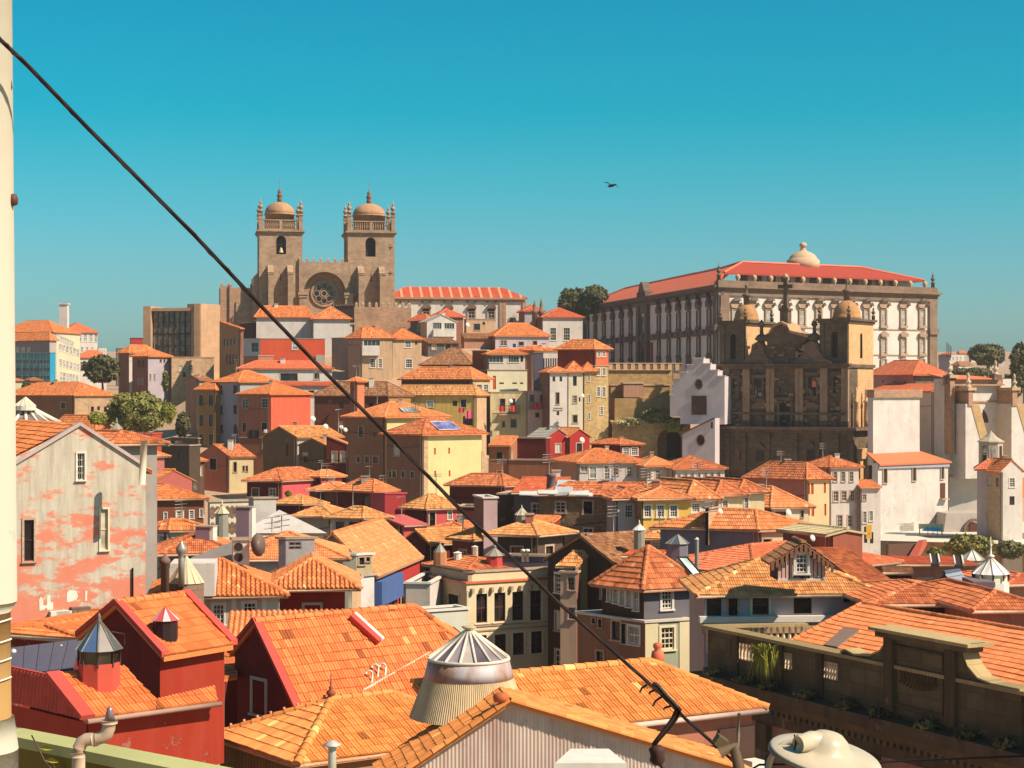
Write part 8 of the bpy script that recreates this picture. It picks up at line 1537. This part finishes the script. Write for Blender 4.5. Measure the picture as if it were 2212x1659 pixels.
pa,pb_,pc_ = wp(*cZ(390,905),99),wp(*cZ(1310,885),99.5),wp(*cZ(1720,1170),95.5); pd_ = onquad([pa,pb_,pa,pc_],cZ,330,1200)
roofpoly('roof_house','house with pale ribbed orange hip roof right behind the balustraded roof ridge',[pd_,onquad([pa,pb_,pa,pc_],cZ,1760,1200),pb_,pa],T_F if 0 else tilem((224,136,84),.2,.15),cat='house',lod=1,ridge=((3,2),(1,2)),wallm=W_DBR,wall_edges=((0,1),))
# side balustrade behind the tip
fy = Fr(fx.pt(0,0,0),(.989,.15)); LY = fy.at(*cY(1330,1270))[0]; b = MB(); b.box(fy,0,LY,-.4,0,zT-1.3,zT-.85,S_TAN); b.box(fy,-.1,LY,-.5,.1,zT,zT+.14,stone((186,160,112),1.2,.5,.2,.7,.4)); b.box(fy,0,LY*.42,-.4,0,zT-.85,zT,S_TAN); b.build('side_parapet',e)
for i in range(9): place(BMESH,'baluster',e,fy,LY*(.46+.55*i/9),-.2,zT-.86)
# ------------------------------------------------------------------ plants
LF = {}
def leafm(c,c2):
    if (c,c2) in LF: return LF[(c,c2)]
    m,t,b = base_mat('foliage',.7); f = ramp(t,noi(t,.9,pos(t),3,.7),.35,.68); t.links.new(mixc(t,f,lin(c),lin(c2)),b.inputs['Base Color']); LF[(c,c2)] = m; return m
LG = leafm((84,88,40),(150,140,66)); LD = leafm((64,66,40),(106,100,58)); LY_ = leafm((150,142,54),(110,116,40)); BARK = P((96,74,54),.4)
def crown(b,blobs,n,s,mat):
    tot = sum(r[3]*r[4]*r[5] for r in blobs)
    for x,y,z,rx,ry,rz in blobs:
        for _ in range(int(n*rx*ry*rz/tot)+20):
            v = Vector((random.gauss(0,1),random.gauss(0,1),random.gauss(0,1))).normalized(); r_ = random.random() ** .3
            lump = 1 + .42 * noise.noise(v*2.2+Vector((x,y,z)))
            p = Vector((x+v.x*rx*r_*lump,y+v.y*ry*r_*lump,z+v.z*rz*r_*lump)); a = Vector((random.gauss(0,1),random.gauss(0,1),random.gauss(0,1))).normalized(); c = a.cross(v+Vector((.01,0,0))).normalized(); q = s * random.uniform(.6,1.3)
            b.face([p-a*q,p+c*q*.6,p+a*q,p-c*q*.6],mat)
def tree(label,K_,cx_,cy_,rx,ry,D,mat,n=5000,s=.4,name='tree',cat='tree',trunk=True,nb=9,extra=()):
    c = wp(*K_(cx_,cy_),D); k = s_(1,D) * (632/800 if K_ is cG else 1); X_,Z_ = rx * k,ry * k; blobs = [(c.x,c.y,c.z,X_*.7,X_*.6,Z_*.75)]
    for i in range(nb): a = 2 * math.pi * i / nb; f = random.uniform(.45,.62); blobs.append((c.x+X_*f*math.cos(a),c.y+random.uniform(-.4,.4)*X_,c.z+Z_*f*math.sin(a),X_*.36,X_*.36,Z_*.36))
    g = gz(c.x,c.y); g = min(g,c.z-Z_*.9); e = thing(name,Vector((c.x,c.y,g)),label,cat); b = MB(); crown(b,blobs,n,s,mat); b.build('crown',e)
    if trunk:
        b = MB(); b.tube([(c.x,c.y,g-.5),(c.x+.2,c.y,(g+c.z)/2),(c.x,c.y,c.z)],[X_*.07+.12,X_*.05+.08,X_*.03+.04],BARK,8)
        for i in range(5): a = i * 1.3; b.tube([(c.x,c.y,c.z-Z_*.5),(c.x+X_*.5*math.cos(a),c.y+X_*.3*math.sin(a),c.z+Z_*.2)],[.14,.04],BARK,5)
        b.build('trunk',e)
tree('big round green tree beside the long stone farmhouse',cA,1490,1450,400,250,332,LG,9000,.42)
tree('dark tree on the slope left of the lilac walled house',cA,1110,985,230,170,425,LD,5000,.5)
tree('pale yellow flowering bush at the lower left of the big round tree',cA,1060,1510,120,75,322,LY_,1500,.3,'bush','bush',False)
tree('yellow green climbing bush at the right edge of the big round tree',cA,1830,1450,90,130,322,LY_,1500,.3,'bush','bush',False)
tree('thin ivy column on the yellow stone house under the concrete tower',cA,1800,1110,38,130,393,LG,900,.35,'ivy','ivy',False)
tree('dark bush over the chimney hut near the teal scaffolding',cA,290,1170,60,50,412,LD,800,.35,'bush','bush')
tree('dark tree crown rising left of the palace roof',cD,2130,250,250,175,468,LD,6000,.5)
tree('rounded dark tree touching the left end of the palace roof',cE,400,745,160,140,465,LD,3500,.5)
tree('umbrella pine with broad dark crown right of the palace',cG,1700,690,290,165,500,LD,7000,.55,'pine_tree','pine tree')
tree('tall dark pine at the right edge beyond the buttressed church',cG,2200,800,200,330,430,LD,8000,.5,'pine_tree','pine tree')
tree('lower dark tree mass behind the urns of the buttressed church',cG,2050,1120,170,190,400,LD,4500,.45)
tree('low dark shrubs on the bank under the umbrella pine',cG,1500,930,330,60,470,LD,3000,.5,'shrub','shrub')
tree('green bushes hanging over the plaza wall in front of the apse',cO,1620,1520,330,150,290,LG,6500,.33,'bush','bush')
tree('small green bush left of the plaza bushes below the parasols',cO,1250,1610,110,90,286,LG,1800,.3,'bush','bush',False)
tree('dry green bush on the stone wall at the right edge',cO,2060,1560,180,110,280,leafm((110,100,60),(80,90,40)),2500,.3,'bush','bush',False)
tree('bushy ivy spilling over the cave in the palace retaining wall',cL,1880,950,200,110,344,LG,2600,.35,'ivy','ivy',False)
tree('pale scrub growing along the foot of the palace retaining wall',cL,1600,1010,230,60,343,leafm((190,176,130),(120,116,60)),1800,.3,'shrub','shrub',False)
tree('yellow green ivy at the right of the cave beside the annex house',cL,2080,1040,130,80,341,LY_,1500,.3,'ivy','ivy',False)
tree('small green bush on the red houses yard wall',cI,1480,1505,38,34,238,LY_,400,.2,'bush','bush',False)
frk = Fr(wp(*cL(1380,1300),347),(1,.05)); ak = lambda x,y: frk.at(*cL(x,y)); e = thing('rock_slope',frk.pt(8,0,-40),'rough rocky slope with a dark rounded cave mouth under the ivy','rock'); b = MB(); zt_ = ak(1700,1010)[1]; b.box(frk,0,ak(2230,0)[0],-12,0,-50,ak(1700,960)[1],S_RUB)
tc_ = ak(1995,0)[0]; rr = ak(2125,0)[0] - tc_; arch_panel(b,frk,0,ak(2220,0)[0],-50,zt_,tc_,ak(1995,1070)[1]-rr,rr,5,S_RUB,rev=4.9,inner=DKF); b.face([frk.pt(0,5,zt_),frk.pt(ak(2220,0)[0],5,zt_),frk.pt(ak(2220,0)[0],0,zt_+.6),frk.pt(0,0,zt_+.6)],S_RUB); b.build('rock',e)
b = MB(); b.box(frk,tc_-rr,tc_+rr,.02,.1,-50,zt_-.1,DKF); b.build('cave_back',e)
# drooping fern tuft and ledge plants on the balustraded building
e = thing('fern_tuft',fx.pt(4.6,.6,zT-2.2),'drooping yellow green fern tuft growing from the mossy ledge','plant'); c = wp(*cX(1680,420),88.5); b = MB()
for i in range(240):
    a = random.uniform(0,6.28); L_ = random.uniform(.5,1.5); d = Vector((math.cos(a),math.sin(a)*.5,0)); o = c + Vector((random.gauss(0,.18),random.gauss(0,.15),random.uniform(-.6,.25))); w1 = d.cross(Vector((0,0,1))) * .035
    p1 = o + d * L_ * .35 + Vector((0,0,.25)); p2 = o + d * L_ * .6 + Vector((0,0,-L_*.75)); b.face([o-w1,o+w1,p1+w1,p1-w1],LY_); b.face([p1-w1,p1+w1,p2],LY_)
b.build('fronds',e)
for i in range(9):
    t = 1 + 25 * i / 9 + random.uniform(-.5,.5); c = fx.pt(t,.6,zT-2.2+.2); b = MB(); crown(b,[(c.x,c.y,c.z,.55,.45,.3)],130,.12,LD if i%3 else leafm((130,120,80),(70,76,34))); tag(b.build('ledge_plant'),'small weed clump growing on the mossy ledge of the balustraded building','plant','weed clumps on the mossy ledge')
tree('dark shrubs in the shaded gap left of the salmon house',cI,120,1060,120,150,322,LD,2600,.35,'shrub','shrub',False)
tree('dark climbing plants between the big tree and the ochre townhouse',cI,330,760,90,150,336,LD,2200,.35,'shrub','shrub',False)
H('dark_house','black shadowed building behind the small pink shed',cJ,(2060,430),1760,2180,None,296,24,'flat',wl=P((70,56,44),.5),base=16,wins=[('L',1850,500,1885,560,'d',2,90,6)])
H('dark_house','low dark house with small orange roof left of the salmon house',cI,(470,1150),180,520,1080,300,24,wl=P((86,60,44),.5),base=12)
# ------------------------------------------------------------------ near things: ledge, pipe, pole, lamp, cable
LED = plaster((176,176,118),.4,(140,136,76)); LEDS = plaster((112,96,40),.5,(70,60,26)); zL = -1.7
pn = [(-60,1573),(371,1659),(700,1726)]; pf = [(-60,1552),(439,1647),(760,1708)]
g_ = lambda u,v: wp(u,v,zL*-F/(v-HY))
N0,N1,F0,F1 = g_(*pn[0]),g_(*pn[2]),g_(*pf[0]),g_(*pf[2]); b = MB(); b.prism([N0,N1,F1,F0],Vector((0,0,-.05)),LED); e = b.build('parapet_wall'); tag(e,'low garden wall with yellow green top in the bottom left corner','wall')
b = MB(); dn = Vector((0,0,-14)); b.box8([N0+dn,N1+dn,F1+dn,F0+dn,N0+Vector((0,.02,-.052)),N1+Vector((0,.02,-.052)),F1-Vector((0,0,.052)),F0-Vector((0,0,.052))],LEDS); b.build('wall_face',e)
for x,y in ((345,1300),(560,1590)):
    b = MB(); c = wp(*cQ(x,y),8.8); t_ = [c,c+Vector((.03,0,-.06)),c+Vector((.06,0,-.12)),c+Vector((.1,0,-.17))]; b.tube(t_,.004,BARK,5)
    for i,f in enumerate((.5,.75,1)): p = t_[min(3,1+i)]; b.face([p,p+Vector((.04,-.01,.015)),p+Vector((.075,0,-.01)),p+Vector((.04,-.01,-.012))],LY_)
    tag(b.build('weed_stem'),'dry weed stem hanging on the garden wall face, %s one'%('upper' if y<1400 else 'lower'),'plant')
PIPE = flat((196,168,140),.45); D = 8.3; pp = [(855,1900),(855,1500),(862,1440),(890,1380),(940,1350),(1060,1340),(1120,1320),(1165,1280),(1185,1220),(1188,1150)]
b = MB(); k = s_(1,D); b.tube([wp(*cQ(*p),D) for p in pp],k*72,PIPE,16); e = b.build('vent_pipe'); tag(e,'fat pale elbow vent pipe rising over the garden wall','pipe')
for p0,p1,r_ in (((1188,1175),(1188,1140),92),((848,1540),(848,1490),80),((1010,1352),(1050,1345),78)): b = MB(); b.tube([wp(*cQ(*p0),D),wp(*cQ(*p1),D)],k*r_,PIPE,16); b.build('pipe_collar',e)
b = MB(); b.lathe(wp(*cQ(1195,1140),D),[(k*60,0),(k*30,k*130),(k*12,k*150)],flat((150,130,130),.3,.4),10); b.build('pipe_cone',e)
D = 7.6; px = lambda u,v: wp(u,v,D); PCR = plaster((186,178,156),.4,(190,140,80)); WOODP = plaster((150,116,70),.6,(110,76,40)); b = MB(); uc = -60
def pole_seg(name,v0,v1,r0,r1,m,e): b = MB(); b.tube([px(uc,v0),px(uc,v1)],[r0*D/F,r1*D/F],m,28); return b.build(name,e)
e = thing('lamp_post',px(uc,1900),'cream painted lamp post along the left edge with bamboo wrapped foot','lamp post')
pole_seg('shaft',1300,-900,94,76,PCR,e); pole_seg('shaft_end',1326,1300,78,94,PCR,e); pole_seg('bamboo_wrap',1560,1318,82,80,WOODP,e); pole_seg('base',1620,1550,97,88,PCR,e); pole_seg('base',2200,1620,97,97,PCR,e)
for v in (1352,1396,1437,1478): 
    b = MB(); c = px(uc,v); n = 20; b.tube([(c.x+84*D/F*math.cos(-math.pi*i/n),c.y+84*D/F*math.sin(-math.pi*i/n),c.z+.03*math.cos(math.pi*i/n)) for i in range(n+1)],.004,WHITE,6); b.build('binding',e)
b = MB(); c = px(28,432); b.lathe(c-Vector((0,0,.026)),[(.001,0),(.02,.008),(.022,.03),(.015,.048),(.001,.052)],flat((96,60,44)),10); b.build('knob',e)
b = MB(); b.tube([px(20,160),px(24,190),px(22,210)],.006,DKF,6); b.build('cable_bracket',e)
BK = flat((22,14,14),.55); cp = [(-20,62),(0,85),(60,142),(190,277),(270,357),(420,508),(560,657),(690,792),(850,952),(1000,1106),(1200,1296),(1350,1430),(1420,1492),(1480,1552),(1580,1640),(1640,1700)]
b = MB(); n = len(cp); cc = [wp(u,v,7.4+2.6*max(0,u)/1640) for u,v in cp]; b.tube(cc,[.0095]*n,BK,8); e = b.build('overhead_cable'); tag(e,'thick black overhead cable running diagonally down across the whole view','cable')
b = MB(); m_ = [cc[i].lerp(cc[i+1],f)+Vector((.006*math.sin(i*4+f*12),-.006,.006*math.cos(i*4+f*12))) for i in range(1,n-2) for f in (0,.25,.5,.75)]; b.tube(m_,.0055,flat((52,34,24),.6),6); b.build('twisted_strand',e)
X9 = lambda x,y: wp(*cX(x,y),9.4)
b = MB(); b.tube([X9(470,740),X9(520,760),X9(600,860),X9(700,960),X9(770,1040)],.012,BK,8)
for p in (((410,750),(350,790),(330,840)),((490,810),(440,835),(432,860)),((565,885),(500,930),(470,990)),((665,985),(610,1000),(585,1020))): b.tube([X9(*q) for q in p],.006,BK,6)
b.build('cable_ties',e)
b = MB(); br = [(730,1030),(690,1120),(620,1220),(540,1320),(480,1400),(465,1470),(500,1560),(560,1620),(610,1720)]; b.tube([X9(*p) for p in br],.011,flat((60,40,26),.6),8); b.tube([X9(x+40*max(0,1-i/5),y+10) for i,(x,y) in enumerate(br[:7])],.009,BK,8); b.lathe(X9(520,1625),[(.02,0),(.04,.02),(.035,.05),(.045,.08),(.02,.1)],flat((70,42,34),.7),8); tag(b.build('drop_cable'),'twisted drop cable with dark junction knot at the bottom','cable')
b = MB(); b.tube([X9(1200,1500),X9(1350,1420),X9(1420,1700)],.03,flat((96,76,54),.7),8); b.tube([X9(1410,1060),X9(1400,1300),X9(1415,1659)],.009,flat((150,130,110),.4),6); b.prism([X9(1140,1400),X9(1250,1480),X9(1310,1390),X9(1200,1310)],Vector((0,.1,0)),flat((110,90,60),.7)); tag(b.build('cable_bracket_post'),'brown metal bracket post where the thick cable ends','bracket')
D = 9.6; LW_ = plaster((196,184,158),.45,(150,120,84)); LW_.node_tree.nodes['Principled BSDF'].inputs['Roughness'].default_value = .35; c = wp(1782,1632,D); e = thing('street_lamp',c,'white enamel street lamp with wide round shade at the bottom right','street lamp'); k = D / F
def lathe_obj(name,prof_,m,loc,rot,par,n=40): b = MB(); b.lathe((0,0,0),prof_,m,n); me = b.data(name); o = link(bpy.data.objects.new(name,me)); o.parent = par; o.location = loc - OFF[par]; o.rotation_euler = rot; return o
rt_ = (R(9),R(10),0)
lathe_obj('shade',[(k*118,0),(k*122,k*4),(k*118,k*8),(k*95,k*12),(k*62,k*17),(k*50,k*25),(k*43,k*40),(k*30,k*52),(k*14,k*57),(k*2,k*58)],LW_,c+Vector((0,0,-.01)),rt_,e)
lathe_obj('rim',[(k*119,-k*5),(k*124,-k*3),(k*124,k*2),(k*119,k*4)],flat((120,100,80),.4),c+Vector((0,0,-.012)),rt_,e)
b = MB(); b.tube([wp(1790,1604,D),wp(1752,1602,D-.05),wp(1724,1608,D-.1)],[k*24,k*23,k*18],LW_,20); b.build('neck',e)
b = MB(); b.tube([wp(1724,1605,D),wp(1700,1603,D),wp(1678,1616,D),wp(1664,1640,D),wp(1650,1700,D)],k*6.5,LW_,12); b.build('arm',e)
b = MB(); 
for u in (1716,1722): b.tube([wp(u,1588,D-.06),wp(u+3,1606,D-.1),wp(u,1624,D-.06)],k*2.2,BK,6)
b.build('clips',e)
b = MB(); b.tube([wp(1560,1700,11),wp(1640,1652,10.6),wp(1900,1646,10.6),wp(2230,1632,10.6)],.007,BK,6); tag(b.build('low_cable'),'thin black cable along the bottom right edge behind the lamp','cable')
# gull in flight
D = 150; gc = wp(1321,401,D); b = MB(); k = D / F; GD_ = flat((44,44,52),.8); cg = lambda u,v,y=0: gc + Vector(((u-1321)*k,y,(401-v)*k))
b.lathe(Vector((0,0,0)),[(.01,-.34),(.09,-.2),(.13,0),(.1,.16),(.07,.24),(.07,.32),(.01,.42)],GD_,8); bb = b; b = MB()
M_ = Matrix.Rotation(R(75),3,'Y'); b.raw([M_ @ Vector(v)+gc for v in bb.v],bb.f,GD_)
for w_ in ([(1318,400),(1312,395),(1305,394)],[(1323,400),(1330,399),(1336,406)]):
    p = [cg(*q) for q in w_]; dy = Vector((0,.16,0)); b.box8([p[0]-dy,p[0]+dy,p[1]+dy,p[1]-dy]+[x+Vector((0,0,.05)) for x in (p[0]-dy,p[0]+dy,p[1]+dy,p[1]-dy)],GD_); b.box8([p[1]-dy,p[1]+dy,p[2]+dy*.3,p[2]-dy*.1]+[x+Vector((0,0,.04)) for x in (p[1]-dy,p[1]+dy,p[2]+dy*.3,p[2]-dy*.1)],GD_)
tag(b.build('gull'),'dark gull gliding alone in the blue sky','bird')
# dishes, laundry, small clutter
def dish(K_,x,y,D,r_,label,m=WHITE):
    b = MB(); k = s_(1,D) * r_; b.lathe((0,0,0),[(.02*k,0),(.5*k,.06*k),(.85*k,.2*k),(k,.34*k),(1.0*k,.36*k)],m,14); b.tube([(0,0,0),(0,0,-.5*k),(0,k*1.2,-.6*k)],.07*k,GREY,5); o = b.build('satellite_dish'); o.location = wp(*K_(x,y),D); o.rotation_euler = (R(72),0,R(38)); tag(o,label,'satellite dish')
for K_,x,y,D,r_,lb in ((cC,1190,1522,312,34,'white satellite dish at the lower right corner of the red wall'),(cC,1330,1606,304,32,'white satellite dish, leftmost of three above the golden roof'),(cC,1500,1610,304,26,'white satellite dish, middle of three above the golden roof'),(cC,1545,1640,303,26,'white satellite dish, rightmost of three above the golden roof'),
    (cD,940,498,398,26,'white satellite dish beside the white glazed balcony house'),(cD,1410,1325,342,26,'white satellite dish over the flowered balcony'),(cL,1078,1200,289,34,'white satellite dish on the right red gable'),(cL,1085,715,338,24,'white satellite dish between the white house and stone house'),(cN,1388,885,186,42,'white satellite dish on the low ribbed roof house'),(cN,645,870,130,36,'white dish behind the black chimney box'),(cN,1650,1160,121,38,'white dish at the right corner of the grey house')): dish(K_,x,y,D,r_,lb)
def cloth(K_,x0,y0,x1,y1,D,c,label): b = MB(); p,q = wp(*K_(x0,y0),D),wp(*K_(x1,y1),D); n = 5; b.raw([(p.x+(q.x-p.x)*i/n,D+.08*math.sin(i*2.2),z) for z in (p.z,q.z) for i in range(n+1)],[(i,i+1,n+2+i,n+1+i) for i in range(n)],flat(c,.9)); tag(b.build('laundry'),label,'laundry')
cloth(cD,920,1430,1000,1515,339,(226,96,130),'pink cloth hanging in front of the faded yellow house'); cloth(cD,840,1400,905,1450,339,(206,70,90),'red pink cloth left of the hanging pink cloth'); cloth(cD,1285,1380,1350,1440,342,(206,60,46),'left red cloth on the flowered balcony'); cloth(cD,1410,1375,1470,1440,342,(210,70,50),'right red cloth on the flowered balcony'); cloth(cD,1650,1350,1745,1400,343,(190,50,56),'red cloth over the railing of the pink tinted house'); cloth(cI,1035,812,1160,900,324,(30,20,20),'black cloth hanging on the laundry balcony under the red house'); cloth(cI,1215,805,1260,840,324,(226,216,200),'white cloth right of the black cloth on the laundry balcony'); cloth(cL,1360,1610,1420,1680,268,(120,150,200),'pale blue cloth under the window of the wide white house')
def aerial(K_,x,y0,y1,D,label,arms=3): b = MB(); p,q = wp(*K_(x,y0),D),wp(*K_(x,y1),D); b.tube([p,q],.025+D*.00012,GREY,5); [b.tube([q-Vector((.5,0,i*.35)),q+Vector((.5,.2,-i*.35+.1))],.015+D*.0001,GREY,4) for i in range(arms)]; tag(b.build('aerial'),label,'antenna')
aerial(cK,575,900,760,236,'comb shaped aerial over the three red house roofs'); aerial(cK,90,260,40,290,'thin aerial pole left of the yellow house wall',1); aerial(cI,2025,830,590,302,'thin aerial pole in front of the dark house recess',1); aerial(cR,1440,400,250,119,'left wire aerial in front of the white triangular roof'); aerial(cR,1545,400,225,119,'right wire aerial in front of the white triangular roof'); aerial(cN,560,850,770,131,'short aerial on the black chimney box')
# ------------------------------------------------------------------ air
b = MB(); b.aabb(-700,700,-30,1600,-70,62,None); o = b.build('haze',kind='stuff'); m = bpy.data.materials.new('air'); m.use_nodes = True; t = m.node_tree; t.nodes.remove(t.nodes['Principled BSDF'])
v = t.nodes.new('ShaderNodeVolumePrincipled'); v.inputs['Color'].default_value = (.95,.9,.86,1); v.inputs['Density'].default_value = .00013; v.inputs['Anisotropy'].default_value = .2
t.links.new(v.outputs[0],[n for n in t.nodes if n.type == 'OUTPUT_MATERIAL'][0].inputs['Volume']); o.data.materials.clear(); o.data.materials.append(m)
